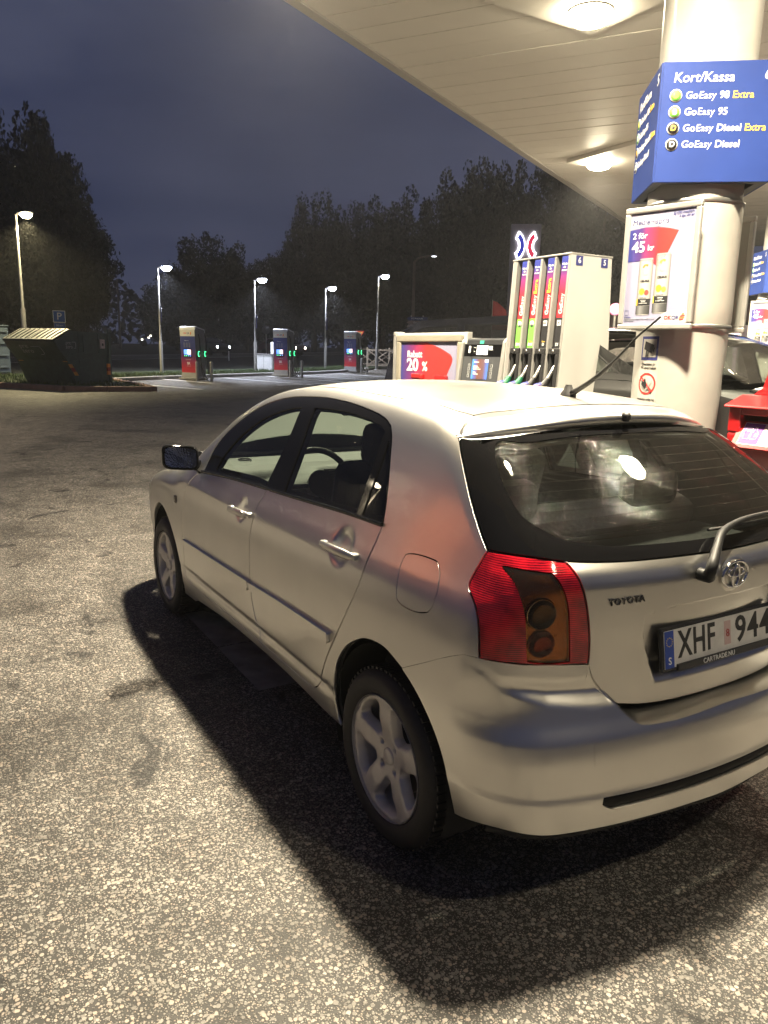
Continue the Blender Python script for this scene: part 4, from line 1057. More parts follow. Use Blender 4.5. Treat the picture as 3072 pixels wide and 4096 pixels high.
# ---- tail lamps
LN = (-.75, .62, .15)
lamp_curves = [K['lamp_out'][::-1], K['lamp_bot'], K['lamp_in'], K['lamp_top']]
LS = lambda y, z, o=0.: P_rear(y, z)
def lamp_poly(pts): return [list(p) for p in pts]
_clear = [[[-0.4383, 0.7101, 1.0627], [-0.491, 0.6795, 1.0597], [-0.5336, 0.622, 1.0535]], [[-0.5336, 0.622, 1.0535], [-0.5488, 0.6061, 1.0281], [-0.558, 0.5891, 0.9881], [-0.5607, 0.5777, 0.935], [-0.561, 0.5636, 0.8072]], [[-0.561, 0.5636, 0.8072], [-0.5452, 0.6203, 0.8079], [-0.5275, 0.6786, 0.8177]], [[-0.5275, 0.6786, 0.8177], [-0.5243, 0.6908, 0.9366], [-0.5118, 0.6996, 0.9914], [-0.4823, 0.7059, 1.0353], [-0.4383, 0.7101, 1.0627]]]
for sgn in (1, -1):
    tl = bpy.data.objects.new('tail_lamp', None); COL.objects.link(tl); tl.parent = car
    mm = dict(mirror=True) if sgn < 0 else {}
    skin('lamp_housing', lamp_curves, LN, UNDER, tl, off=-.010, gap=-.003, grid=.03, thick=.02, **mm)
    skin('red_lens', lamp_curves, LN, REDL, tl, off=.004, gap=.004, grid=.012, thick=.016, holes=[_clear], **mm)
    skin('reflector_plate', _clear, LN, mat('amber_reflector', (.45, .20, .075), .22, .9, bump=(70, .5, .004)), tl, off=-.008, gap=-.004, grid=.02, thick=0, **mm)
    skin('clear_lens', _clear, LN, LAMPGL, tl, off=.0045, gap=.0, grid=.015, thick=.004, **mm)
    for cc, rr in zip([[-0.5392, 0.6523, 0.9464], [-0.5394, 0.6454, 0.8609]], (.042, .036)):
        c0 = np.array(cc); nn = grad(c0[None], body)[0]
        e1 = np.cross(nn, (0, 0, 1.)); e1 /= np.linalg.norm(e1); e2 = np.cross(e1, nn)
        def ring_at(r_, h_): return [c0 + nn * h_ + (e1 * math.cos(a) + e2 * math.sin(a)) * r_ for a in np.linspace(0, 2 * PI, 33)[:-1]]
        prof = [(rr + .003, -.007), (rr + .002, -.0005), (rr - .002, -.001), (rr * .9, -.003), (rr * .62, -.006), (rr * .30, -.0068), (.0005, -.0070)]
        mb = MB(); vs = []; fs = []
        for r_, h_ in prof: vs += [(p[0], p[1] * sgn, p[2]) for p in ring_at(r_, h_)]
        for i in range(len(prof) - 1):
            for k in range(32): fs.append([i * 32 + k, i * 32 + (k + 1) % 32, (i + 1) * 32 + (k + 1) % 32, (i + 1) * 32 + k])
        mb.add(vs, fs, 0, True)
        bo = mb.build('reflector_bowl', mat('dark_bowl', (.085, .055, .030), .10, .9) if rr > .04 else mat('red_bowl', (.20, .03, .015), .15, .8), tl)
        rg_ = ring_at(rr, 0.0005)
        if rr > .04: MB().tube([(p[0], p[1] * sgn, p[2]) for p in rg_ + rg_[:1]], .0016, 6).build('reflector_ring', mat('amber_chrome', (.60, .42, .20), .15, 1), bo)
# ---- rear bumper
bl = K['bump_low']
bl_c = [bl[0], bl[1], bl[2], bl[3], bl[4], list(P_rear(0, .318, bumper))]
lip = K['lip']
bsl = [list(march(np.array([[*(np.array(p) + 0)]]) + np.array([[-.0, .0, 0]]), np.array([[1., 0, 0]]), bumper)[0]) if False else p for p in K['bseam'][1:]]
up_l = [K['arch_b'][0]] + K['bseam'][1:]
hq = lambda y, z: list(P_rear(y, z, bumper))
toplip = [hq(.504, .788), hq(.502, .770), hq(.491, .744), hq(.463, .710), hq(.433, .677), hq(.405, .645), lip[4], lip[5], lip[6], hq(0, .607)]
lampb = [K['bseam'][-1], hq(.74, .812), hq(.68, .804), hq(.60, .797), hq(.504, .788)]
arb = [K['arch_b'][0]] + [list(P_side(-.005 + r_ * math.cos(math.radians(a_)), .325 + r_ * math.sin(math.radians(a_)), bumper)) for a_, r_ in ((119, .364), (130, .359), (142, .355), (154, .353), (166, .354), (176, .360), (183, .367))]

sl_t = [list(P_rear(y, .421, bumper)) for y in (.485, .3, .15, 0)]; sl_b = [list(P_rear(y, .378, bumper)) for y in (.455, .3, .15, 0)]
slot_c = [sym(sl_t), [(sl_t[0][0], -sl_t[0][1], sl_t[0][2]), tuple(P_rear(-.487, .398, bumper)), (sl_b[0][0], -sl_b[0][1], sl_b[0][2])], sym(sl_b)[::-1], [sl_b[0], list(P_rear(.487, .398, bumper)), sl_t[0]]]
rb = bpy.data.objects.new('rear_bumper', None); COL.objects.link(rb); rb.parent = car
split = [hq(.504, .788), hq(.507, .74), hq(.511, .68), hq(.514, .60), hq(.517, .50), hq(.519, .42), hq(.520, .37), hq(.520, .325)]
neg = lambda c: [(p[0], -p[1], p[2]) for p in c]
corner_c = [arb[::-1], up_l, lampb, split, [split[-1], bl[2], bl[1], arb[-1]]]
skin('bumper_corner', corner_c, (-.62, .78, .10), PAINT, rb, f=bumper, grid=.012, gap=-.0012, thick=.012, fine=[((-.53, .64, .73), .17, .0065)])
skin('bumper_corner', corner_c, (-.62, .78, .10), PAINT, rb, f=bumper, grid=.02, gap=-.0012, thick=.012, mirror=True)
cbot = [split[-1], bl[3], bl[4], hq(0, .318)]
skin('bumper_centre', [sym(toplip), neg(split), sym(cbot)[::-1], split[::-1]], (-1, 0, .12), PAINT, rb, f=bumper, grid=.012, gap=-.0004, thick=.012, holes=[slot_c])
# ledge between the bumper lip and the tailgate, and the dark slot
led = MB(); vs = []; fs = []
tp = np.array(curve_pts(sym(toplip), .02))
for p in tp:
    q = P_rear(float(p[1]), float(p[2]) + .018)
    vs += [tuple(p + (.001, 0, -.001)), tuple(p * .5 + q * .5 + (0, 0, .004)), tuple(q + (.03, 0, .004))]
for i in range(len(tp) - 1):
    for j in range(2): fs.append([i * 3 + j, i * 3 + j + 1, (i + 1) * 3 + j + 1, (i + 1) * 3 + j])
led.add(vs, fs, 0, True); led.build('bumper_ledge', PAINT, rb)
slot = MB()
slot.tube([P_rear(y, .398, bumper) + (.034, 0, 0) for y in np.linspace(-.52, .52, 40)], .030, 8)
slot.build('bumper_slot', mat('slot_black', (.006, .006, .006), .6, spec=.2), rb)
MB().tube([(p[0], p[1], p[2] - .012) for p in curve_pts(sym([list(np.array(q) + (.03, 0, 0)) for q in bl_c[1:]]), .05)], .022, 8).build('under_tray', UNDER, rb)
# ---- wheels
def wheel(x, y, sgn):
    w = bpy.data.objects.new('wheel', None); COL.objects.link(w); w.parent = car
    w.location = (x, y, .302); w.rotation_euler = (0, random.uniform(0, 6), 0) if False else (0, 0, 0)
    R = .297; r0 = .214
    prof = [(r0 - .006, -.012), (r0 + .004, .004), (r0 + .02, .010), (r0 + .05, .012), (R - .022, .006), (R - .008, -.006), (R - .002, -.022), (R, -.05), (R, -.15), (R - .004, -.178), (R - .03, -.20), (r0, -.20)]
    MB().lathe([(a, b_ * sgn) for a, b_ in prof], (0, 0, 0), 'y', 56).build('tyre', RUBBER, w)
    tread = MB()
    for i in range(64):
        a = 2 * PI * i / 64
        for yy in (-.035, -.165):
            c = ((R + .001) * math.cos(a), yy * sgn, (R + .001) * math.sin(a))
            rot = Matrix.Rotation(-a, 3, 'Y')
            tread.box(c, (.008, .045, .016), rot=rot)
    tag(tread.build('tyre_tread', RUBBER, w), kind='stuff')
    barrel = [(r0 - .003, .004), (r0 - .001, -.004), (r0 - .012, -.012), (r0 - .022, -.04), (r0 - .03, -.19)]
    MB().lathe([(a, b_ * sgn) for a, b_ in barrel], (0, 0, 0), 'y', 48).build('rim_barrel', ALLOY, w)
    # spoked face with five windows
    RO = r0 - .006
    circ = np.array([(RO * math.cos(t), RO * math.sin(t)) for t in np.linspace(0, 2 * PI, 91)[:-1]])
    holes = []
    for k in range(5):
        a0 = math.radians(90 + 36 + 72 * k)
        ri, ro = .080, RO - .015
        loc = []
        wi, wo = math.radians(12.5), math.radians(23.5)
        path = [(ri, 0), (ri + .004, wi * .8), (ri + .02, wi * 1.15), ((ri + ro) / 2, wo * .83), (ro - .02, wo), (ro - .005, wo * .86), (ro, wo * .55), (ro + .001, 0)]
        path += [(a_, -b_) for a_, b_ in path[::-1][1:-1]]
        c3 = curve_pts([(r_ * math.cos(a0 + t_), r_ * math.sin(a0 + t_), 0) for r_, t_ in path] + [(ri * math.cos(a0), ri * math.sin(a0), 0)], .008)
        holes.append(c3[:-1, :2])
    bolts = [np.array([(.057 * math.cos(math.radians(45 + 90 * k)) + .0115 * math.cos(t), .057 * math.sin(math.radians(45 + 90 * k)) + .0115 * math.sin(t)) for t in np.linspace(0, 2 * PI, 13)[:-1]]) for k in range(4)]
    g = np.arange(-RO, RO, .011)
    q = np.array([(a_ + (.0055 if j % 2 else 0), b_) for j, b_ in enumerate(g) for a_ in g])
    q = q[inside(circ, q)]; q = q[bdist(circ, q) > .004]
    for h in holes + bolts:
        q = q[~inside(h, q)]; q = q[bdist(h, q) > .004]
    V, F = triangulate(circ, holes + bolts, q)
    allh = np.concatenate([np.array(h) for h in holes])
    rr = np.linalg.norm(V, axis=1)
    dm = np.full(len(V), 9.)
    for h in holes: dm = np.minimum(dm, bdist(np.array(h), V))
    yy = -.004 - .018 * np.clip(1 - rr / RO, 0, 1) + np.interp(rr, [0, .05, .09, .13, RO], [-.004, -.004, .0, .004, 0]) - .004 * np.exp(-dm / .004)
    vs = [(v[0], sgn * h_, v[1]) for v, h_ in zip(V, yy)]
    fs = [list(map(int, t)) for t in F]
    ed = {}
    for t in fs:
        for a_, b_ in ((t[0], t[1]), (t[1], t[2]), (t[2], t[0])): ed[(a_, b_)] = 1
    base = len(vs); mp = {}
    for a_, b_ in list(ed):
        if (b_, a_) in ed: continue
        for k in (a_, b_):
            if k not in mp:
                mp[k] = len(vs); r_ = rr[k]
                s_ = 1.0 if r_ > RO - .001 else .93
                c_ = np.array(V[k])
                hh = min(holes, key=lambda h: np.min(np.linalg.norm(np.array(h) - c_, axis=1)))
                ce = np.mean(np.array(hh), 0)
                dd = (ce - c_); dd = dd / (np.linalg.norm(dd) + 1e-9) * (.006 if .07 < r_ < RO - .001 else 0)
                vs.append((c_[0] + dd[0], sgn * (yy[k] - .034), c_[1] + dd[1]))
        fs.append([b_, a_, mp[a_], mp[b_]])
    MB().add(vs, fs, 0, True).build('wheel_spokes', ALLOY, w)
    cap = MB().lathe([(0, .0), (.022, -.001), (.029, -.004), (.031, -.010)], (0, -.019 * sgn if sgn > 0 else .019, 0), 'y', 24)
    cap = MB().lathe([(0, sgn * -.016), (.022, sgn * -.0165), (.029, sgn * -.019), (.031, sgn * -.026)], (0, 0, 0), 'y', 24).build('centre_cap', ALLOY, w)
    for k in range(4):
        a = math.radians(45 + 90 * k)
        MB().cyl((.057 * math.cos(a), sgn * -.034, .057 * math.sin(a)), (.057 * math.cos(a), sgn * -.046, .057 * math.sin(a)), .012, n=6).build('wheel_nut', UNDER, w)
    MB().lathe([(0, sgn * -.065), (.13, sgn * -.065), (.135, sgn * -.085), (0, sgn * -.085)], (0, 0, 0), 'y', 32).build('brake_disc', mat('brake_iron', (.08, .07, .065), .5, .6), w)
    MB().lathe([(0, sgn * -.10), (r0 - .03, sgn * -.10)], (0, 0, 0), 'y', 24).build('wheel_shadow_plate', UNDER, w)
    return w
RW = .806
w1 = wheel(0, RW, 1); w2 = wheel(2.6, RW + .012, 1); w3 = wheel(0, -RW, -1); w4 = wheel(2.6, -RW - .012, -1)
w1.rotation_euler.y = math.radians(3); w2.rotation_euler.y = math.radians(-4)
# wheel housings and floor
for x in (0, 2.6):
    for s_ in (1, -1):
        mb = MB(); n = 24; vs = []; fs = []
        for i in range(n + 1):
            a = math.radians(-20 + 220 * i / n)
            for yy in (.80, .50):
                vs.append((x + .352 * math.cos(a), yy * s_, .325 + .360 * math.sin(a)))
        for i in range(n): fs.append([2 * i, 2 * i + 1, 2 * i + 3, 2 * i + 2])
        mb.add(vs, fs, 0, True)
        mb.add([(x, .5 * s_, .325)] + [(x + .352 * math.cos(math.radians(-20 + 220 * i / n)), .5 * s_, .325 + .36 * math.sin(math.radians(-20 + 220 * i / n))) for i in range(n + 1)], [[0, i, i + 1] for i in range(1, n + 1)])
        mb.build('wheel_housing', UNDER, car)
fl = MB().box((1.32, 0, .335), (1.86, 1.596, .07), bev=.004).box((-.42, 0, .36), (.34, 1.30, .12), bev=.03).box((1.3, 0, .34), (3.6, .96, .10), bev=.03).box((3.15, 0, .33), (.3, 1.2, .12), bev=.03)
fl.build('floor_pan', UNDER, car)
MB().cyl((-.60, -.35, .30), (-.2, -.35, .30), .03, n=12).build('exhaust_pipe', UNDER, car)
# bulkhead under the bonnet so that no light passes
MB().box((2.75, 0, .62), (1.0, .98, .42), bev=.04).build('engine_bay', UNDER, car)
MB().box((-.40, 0, .64), (.20, 1.0, .40), bev=.04).build('boot_trim', UNDER, car)
# ---- door mirrors
def mirror_unit(sgn):
    m_ = bpy.data.objects.new('door_mirror', None); COL.objects.link(m_); m_.parent = car
    c = np.array((1.985, .878, 1.054))
    mb = MB(); vs = []; fs = []; n = 24; rows = []
    for t, sc, dx in ((0, .93, 0), (.15, 1.0, .006), (.4, .98, .03), (.7, .82, .06), (.92, .5, .088), (1, .1, .096)):
        for k in range(n):
            a = 2 * PI * k / n
            ca, sa = math.cos(a), math.sin(a)
            e = .42
            yy = .096 * math.copysign(abs(ca) ** e, ca) * sc; zz = .066 * math.copysign(abs(sa) ** e, sa) * sc
            zz += .010 * (yy / .1)
            vs.append((c[0] + dx, sgn * (c[1] + yy), c[2] + zz))
    for i in range(5):
        for k in range(n): fs.append([i * n + k, i * n + (k + 1) % n, (i + 1) * n + (k + 1) % n, (i + 1) * n + k])
    mb.add(vs, fs, 0, True)
    mb.build('mirror_shell', BLACK, m_)
    g = MB(); vs = [(c[0] + .010, sgn * c[1], c[2])]
    for k in range(n):
        a = 2 * PI * k / n; ca, sa = math.cos(a), math.sin(a)
        yy = .084 * math.copysign(abs(ca) ** .42, ca); zz = .054 * math.copysign(abs(sa) ** .42, sa) + .010 * (yy / .1)
        vs.append((c[0] + .006 , sgn * (c[1] + yy), c[2] + zz))
    g.add(vs, [[0, 1 + k, 1 + (k + 1) % n] for k in range(n)], 0, False)
    gm = mat('mirror_glass', (.7, .72, .75), .05, 1)
    if len(gm.node_tree.nodes) < 4:
        nt = gm.node_tree; tc = nt.nodes.new('ShaderNodeTexCoord'); vo = nt.nodes.new('ShaderNodeTexVoronoi'); vo.inputs['Scale'].default_value = 120
        bp = nt.nodes.new('ShaderNodeBump'); bp.inputs['Strength'].default_value = .16; bp.inputs['Distance'].default_value = .003
        nt.links.new(tc.outputs['Object'], vo.inputs['Vector']); nt.links.new(vo.outputs['Distance'], bp.inputs['Height']); nt.links.new(bp.outputs['Normal'], nt.nodes['Principled BSDF'].inputs['Normal'])
    g.build('mirror_pane', gm, m_)
    MB().tube([(2.03, sgn * .82, 1.005), (2.03, sgn * .80, .998), (2.02, sgn * .755, 1.0)], [.020, .022, .034], 10).build('mirror_stalk', BLACK, m_)
mirror_unit(1); mirror_unit(-1)
# ---- aerial
ab = P_top(.086, 0)
an = bpy.data.objects.new('aerial', None); COL.objects.link(an); an.parent = car
tip = np.array([-0.2939, 0.0, 1.7442])
d = tip - ab
pts = [ab + d * t + np.array((0, 0, -.035 * math.sin(PI * min(1, t * 1.3)) * .6)) for t in np.linspace(0, 1, 22)]
MB().lathe([(.030, 0), (.028, .008), (.018, .022), (.011, .04)], tuple(ab - np.array((0, 0, .002))), 'z', 16).build('aerial_foot', RUBBER, an)
MB().tube(pts, [float(np.interp(t, [0, .08, .12, .5, .52, 1], [.016, .012, .010, .007, .0045, .0032])) for t in np.linspace(0, 1, 22)], 8).build('aerial_rod', RUBBER, an)
# ---- cabin
def seat(x, y, w, h):
    s_ = bpy.data.objects.new('front_seat', None); COL.objects.link(s_); s_.parent = car
    MB().box((x + .24, y, .52), (.52, w, .18), bev=.06).build('seat_cushion', CLOTH, s_)
    MB().box((x - .06, y, .88), (.16, w * .96, .62), bev=.065, rot=Matrix.Rotation(math.radians(-14), 3, 'Y')).build('seat_back', CLOTH, s_)
    hr_ = MB().box((x - .15, y, 1.245), (.11, .27, .19), bev=.045, rot=Matrix.Rotation(math.radians(-10), 3, 'Y')).build('head_rest', CLOTH, s_)
    MB().cyl((x - .13, y - .06, 1.10), (x - .14, y - .06, 1.2), .007, n=8).cyl((x - .13, y + .06, 1.10), (x - .14, y + .06, 1.2), .007, n=8).build('head_rest_pins', CHROME, hr_)
seat(.86, .36, .50, .6); seat(.98, -.36, .50, .6)
bs = bpy.data.objects.new('rear_bench', None); COL.objects.link(bs); bs.parent = car
MB().box((.38, 0, .54), (.50, 1.24, .20), bev=.06).build('seat_cushion', CLOTH, bs)
MB().box((.08, 0, .84), (.16, 1.24, .52), bev=.06, rot=Matrix.Rotation(math.radians(-18), 3, 'Y')).build('seat_back', CLOTH, bs)
for y in (.36, -.36):
    MB().box((-.01, y, 1.13), (.10, .27, .15), bev=.045).build('head_rest', CLOTH, bs)
MB().box((-.30, 0, .98), (.46, 1.16, .02), bev=.008).build('parcel_shelf', TRIMG, car)
dsh = MB()
dp = [(1.84, .55), (1.80, .72), (1.79, .88), (1.84, .97), (1.90, 1.005), (2.0, 1.02), (2.1, 1.02), (2.21, 1.0), (2.21, .55)]
dsh.prism(dp, -.70, .70, 'xz')
dso = dsh.build('dashboard', DASH, car)
bv = dso.modifiers.new('bevel', 'BEVEL'); bv.width = .02; bv.segments = 3; bv.limit_method = 'ANGLE'
MB().box((1.785, 0, .86), (.02, .28, .24), bev=.006).build('centre_console', TRIMG, dso)
MB().box((1.772, 0, .925), (.006, .16, .05), bev=.002).build('radio_display', mat('radio_grey', (.28, .30, .26), .3), dso)
vent = MB()
for yy in (-.07, .07, -.6, .6):
    for k in range(4): vent.box((1.775 if abs(yy) < .1 else 1.80, yy, .965 - .014 * k), (.012, .09, .006))
tag(vent.build('air_vents', TRIMG, dso), kind='stuff')
MB().lathe([(.035, 0), (.038, .004), (.030, .008)], (2.0, .52, 1.02), 'z', 20).build('demister_vent', TRIMG, dso)
sw = MB(); cc = Vector((1.40, .36, .965)); ax = Vector((1, 0, -.42)).normalized(); u1 = Vector((0, 1, 0)); u2 = ax.cross(u1)
sw.tube([cc + (u1 * math.cos(t) + u2 * math.sin(t)) * .182 for t in np.linspace(0, 2 * PI, 37)], .0155, 10)
swo = sw.build('steering_wheel', TRIMG, car)
sp = MB().cyl(cc - ax * .03, cc + ax * .05, .07, .05, n=16)
for a in (0, PI, -PI / 2): sp.tube([cc, cc + (u1 * math.cos(a) + u2 * math.sin(a)) * .18], .014, 8)
sp.build('steering_boss', TRIMG, swo)
MB().tube([cc, (1.80, .36, .85)], .03, 10).build('steering_column', TRIMG, swo)
MB().box((1.66, -.02, 1.315), (.03, .24, .07), bev=.015).build('interior_mirror', TRIMG, car)
MB().box((1.45, 0, .45), (.9, .2, .2), bev=.03).box((1.6, 0, .62), (.05, .03, .16), bev=.01).build('gear_console', TRIMG, car)
# ================================================================== pump island
CONC = mat('island_concrete', (.32, .31, .29), .85, noise=(5, .25), bump=(70, .4, .006))
STEEL = mat('brushed_steel', (.48, .47, .44), .35, .85, noise=(12, .15))
ALU = mat('anodised_aluminium', (.50, .49, .46), .38, .55, noise=(9, .12))
WHITEP = mat('white_enamel', (.46, .455, .43), .34, coat=.25, noise=(2.5, .07))
DARKP = mat('dark_grey_panel', (.035, .037, .040), .45, noise=(8, .2))
BLUE = mat('sign_blue', (.013, .036, .185), .55, spec=.25, noise=(3, .12))
PWHITE = mat('print_white', (.75, .75, .73), .5)
PYEL = mat('print_yellow', (.80, .50, .06), .5)
PNAVY = mat('print_navy', (.035, .04, .17), .5)
PRED = mat('print_red', (.62, .035, .030), .45)
PGREEN = mat('print_green', (.16, .46, .07), .5)
PBLACK = mat('print_black', (.018, .018, .02), .5)
PGREY = mat('print_grey', (.30, .30, .33), .5)
def ramp_mat(name, stops, axis=2, rough=.42, lo=0., hi=1., emit=0.):
    """print in a run of colours along one axis of the object's own box"""
    m = bpy.data.materials.new(name); m.use_nodes = True
    nt = m.node_tree; b = nt.nodes['Principled BSDF']; b.inputs['Roughness'].default_value = rough
    tc = nt.nodes.new('ShaderNodeTexCoord'); sp = nt.nodes.new('ShaderNodeSeparateXYZ'); mr = nt.nodes.new('ShaderNodeMapRange'); r = nt.nodes.new('ShaderNodeValToRGB')
    mr.inputs['From Min'].default_value = lo; mr.inputs['From Max'].default_value = hi
    nt.links.new(tc.outputs['Generated'], sp.inputs[0]); nt.links.new(sp.outputs[axis], mr.inputs['Value']); nt.links.new(mr.outputs['Result'], r.inputs['Fac'])
    e = r.color_ramp.elements
    e[0].position = stops[0][0]; e[0].color = (*stops[0][1], 1); e[1].position = stops[-1][0]; e[1].color = (*stops[-1][1], 1)
    for p, c in stops[1:-1]:
        x = e.new(p); x.color = (*c, 1)
    nt.links.new(r.outputs['Color'], b.inputs['Base Color'])
    if emit:
        nt.links.new(r.outputs['Color'], b.inputs['Emission Color']); b.inputs['Emission Strength'].default_value = emit
    MATS[name] = m
    return m
def island(name, x, y, label):
    t = thing(name, label, 'kerb island', (x, y, float(G(x, y)) if name != 'pump_island' else 0))
    poly = []
    for cx, a0 in ((3.0, -90), (-3.0, 90)):
        for k in range(9):
            a = math.radians(a0 + 180 * k / 8); poly.append((cx + .50 * math.cos(a), .50 * math.sin(a)))
    MB().prism(poly, -.05, .14, 'xy').build('island_slab', CONC, t)
    t['kind'] = 'structure'
    return t
island('pump_island', 1.9, -1.98, 'raised concrete island under the pump and the advertising column')
# ---- pump
def hw(z): return .192 + .055 * (2.285 - z)
pump = thing('fuel_pump', 'tall white fuel pump with four nozzles behind the silver car, numbered 6 and 5', 'fuel pump', (2.26, -1.975, .14), 0, 'fuel pumps on the islands')
Z0 = .14
def fz(z): return z - Z0
# body: two end panels, core, cap
for s_ in (-1, 1):
    mb = MB(); vs = []
    for z in (.14, 1.0, 1.5, 2.285):
        for xx in (.265, .297):
            for yy in (-1, 1): vs.append((s_ * xx, yy * hw(z), fz(z)))
    fs = []
    for i in range(3):
        b_ = i * 4
        for q in ((0, 1, 5, 4), (2, 6, 7, 3), (0, 4, 6, 2), (1, 3, 7, 5)): fs.append([b_ + k for k in q])
    fs += [[0, 2, 3, 1], [12, 13, 15, 14]]
    mb.add(vs, fs)
    ep = mb.build('end_panel', WHITEP, pump)
    bv = ep.modifiers.new('bevel', 'BEVEL'); bv.width = .006; bv.segments = 2; bv.limit_method = 'ANGLE'
    for (yy, zz) in ((.165, 1.58), (-.165, 1.58)):
        MB().lathe([(0, .004), (.005, .003), (.006, 0)], (s_ * .297, yy, fz(zz)), 'x', 10).build('panel_screw', STEEL, ep)
    if s_ < 0:
        for n_, yy in (('6', .118), ('5', -.118)):
            st = MB().box((-.2985, yy, fz(2.247)), (.003, .062, .062)).build('number_sticker', PNAVY, ep)
            text(n_, .052, PWHITE, ep, (-.3005, yy, fz(2.247)), (0, -1, 0), (0, 0, 1), bold=.012)
mb = MB(); vs = []
for z in (.14, 2.26):
    for xx in (-.268, .268):
        for yy in (-1, 1): vs.append((xx, yy * (hw(z) - .075), fz(z)))
mb.add(vs, [[0, 1, 5, 4], [2, 6, 7, 3], [0, 4, 6, 2], [1, 3, 7, 5], [0, 2, 3, 1], [4, 5, 7, 6]])
mb.build('pump_core', DARKP, pump)
MB().box((0, 0, fz(2.290)), (.60, .392, .012), bev=.003).build('pump_cap', ALU, pump)
GRADS = [(0, (.55, .03, .04)), (.42, (.50, .03, .045)), (.72, (.16, .03, .17)), (.86, (.035, .04, .24)), (1, (.03, .045, .26))]
GR = ramp_mat('strip_blue_to_red', GRADS)
def on_front(x, z, off): return (x, hw(z) + off, fz(z))
sl_up = Vector((0, -.055, 1)).normalized()
FUELS = [('B95', None, 'E10', PGREEN, True), ('B98', 'Extra', 'E5', PGREEN, True), ('D', 'Extra', 'XTL', PBLACK, False), ('Di', None, 'B7', PBLACK, False)]
RAILX = [.292, .130, -.010, -.150, -.282]
for i, xr in enumerate(RAILX):
    w = .05 if i in (0,) else .026
    mb = MB(); vs = []
    for z in (.20, 2.278):
        for dx, do in ((w / 2, -.07), (w / 2, -.002), (w * .15, .005), (-w / 2, .004), (-w / 2, -.07)): vs.append(on_front(xr - w / 2 + dx if i == 0 else xr + dx, z, do))
    mb.add(vs, [[0, 1, 6, 5], [1, 2, 7, 6], [2, 3, 8, 7], [3, 4, 9, 8], [4, 3, 2, 1, 0], [5, 6, 7, 8, 9]])
    mb.build('front_rail', ALU, pump)
for i, (nm, ex, code, colm, green) in enumerate(FUELS):
    xc = [.158, .026, -.110, -.246][i]
    hwid = .0325
    bay = bpy.data.objects.new('fuel_bay', None); COL.objects.link(bay); bay.parent = pump
    def strip_box(z0, z1, name, m, off=.001, wid=hwid):
        mb = MB(); vs = []
        for z in (z0, z1):
            for dx, do in ((wid, 0), (-wid, 0), (-wid, -.02), (wid, -.02)): vs.append(on_front(xc + dx, z, off + do))
        mb.add(vs, [[0, 1, 2, 3], [4, 7, 6, 5], [0, 4, 5, 1], [1, 5, 6, 2], [2, 6, 7, 3], [3, 7, 4, 0]])
        return mb.build(name, m, bay)
    strip_box(1.873, 2.275, 'brand_strip', GR)
    strip_box(1.668, 1.8725, 'fuel_strip', colm)
    for k, wd in enumerate(('Vårdar', 'din', 'motor')):
        text(wd, .0195, PWHITE, bay, on_front(xc, 2.225 - .020 * k, +.0025), (-1, 0, 0), sl_up, bold=.01, shear=.2)
    # vertical lettering reads upwards
    def vtext(s_, z, sz, m, **kw): return text(s_, sz, m, bay, on_front(xc - .004, z, +.0025), sl_up, (1, 0, 0), align='LEFT', **kw)
    vtext('Go', 1.895, .047, PWHITE, bold=.02)
    vtext('Easy', 1.951, .047, PWHITE, bold=-.002)
    if ex: vtext('Extra', 2.040, .047, PYEL, bold=.015)
    if green:
        MB().lathe([(0, .003), (.019, .003), (.019, 0)], (0, 0, 0), 'y', 24).build('fuel_code_disc', PWHITE, bay).location = on_front(xc, 1.838, +.0025)
    else:
        MB().box((0, 0, 0), (.036, .003, .036)).build('fuel_code_label', PWHITE, bay).location = on_front(xc, 1.838, .0015)
    text(code, .016, PBLACK, bay, on_front(xc, 1.838, .0048), (-1, 0, 0), sl_up, bold=.01)
    text(nm, .030, PWHITE, bay, on_front(xc, 1.692, +.0025), (-1, 0, 0), sl_up, bold=.01)
    if ex: text('Extra', .014, PYEL, bay, on_front(xc, 1.713, +.0025), (-1, 0, 0), sl_up)
    # boot: a frame round a dark pocket
    bt = bpy.data.objects.new('nozzle_boot', None); COL.objects.link(bt); bt.parent = pump
    xb = xc + .012
    def bx(z0, z1, x0, x1, o0, o1, name):
        mb = MB(); vs = []
        for z in (z0, z1):
            for xx, oo in ((x0, o1), (x1, o1), (x1, o0), (x0, o0)): vs.append(on_front(xx, z, oo))
        mb.add(vs, [[0, 1, 2, 3], [4, 7, 6, 5], [0, 4, 5, 1], [1, 5, 6, 2], [2, 6, 7, 3], [3, 7, 4, 0]])
        o = mb.build(name, TRIMG, bt); bv = o.modifiers.new('bevel', 'BEVEL'); bv.width = .006; bv.segments = 2
        return o
    bx(1.625, 1.668, xb - .048, xb + .048, -.05, .02, 'boot_top')
    bx(1.05, 1.628, xb - .048, xb - .020, -.05, .018, 'boot_cheek')
    bx(1.05, 1.628, xb + .030, xb + .048, -.05, .004, 'boot_cheek')
    bx(1.05, 1.30, xb - .048, xb + .048, -.05, .03, 'boot_foot')
    MB().lathe([(0, .002), (.010, .002), (.010, 0)], (0, 0, 0), 'y', 16).build('boot_screw', STEEL, bt).location = on_front(xb, 1.647, .0205)
    # nozzle hanging in it: spout up, grip down and outwards
    nz = thing('fuel_nozzle', ['green petrol nozzle at the far end of the pump, label B95', 'green petrol nozzle, second from the far end, label B98', 'black diesel nozzle with red and blue shroud, label D', 'black diesel nozzle nearest the end panel, label Di'][i], 'fuel nozzle', (2.26 + xb, -1.975 + hw(1.45), 1.45), 0, 'nozzles hanging in the pump')
    MB().tube([(-.005, -.045, .115), (.003, -.012, .085), (.012, .012, .035), (.020, .030, .0)], [.011, .012, .013, .016], 10).build('spout', STEEL, nz)
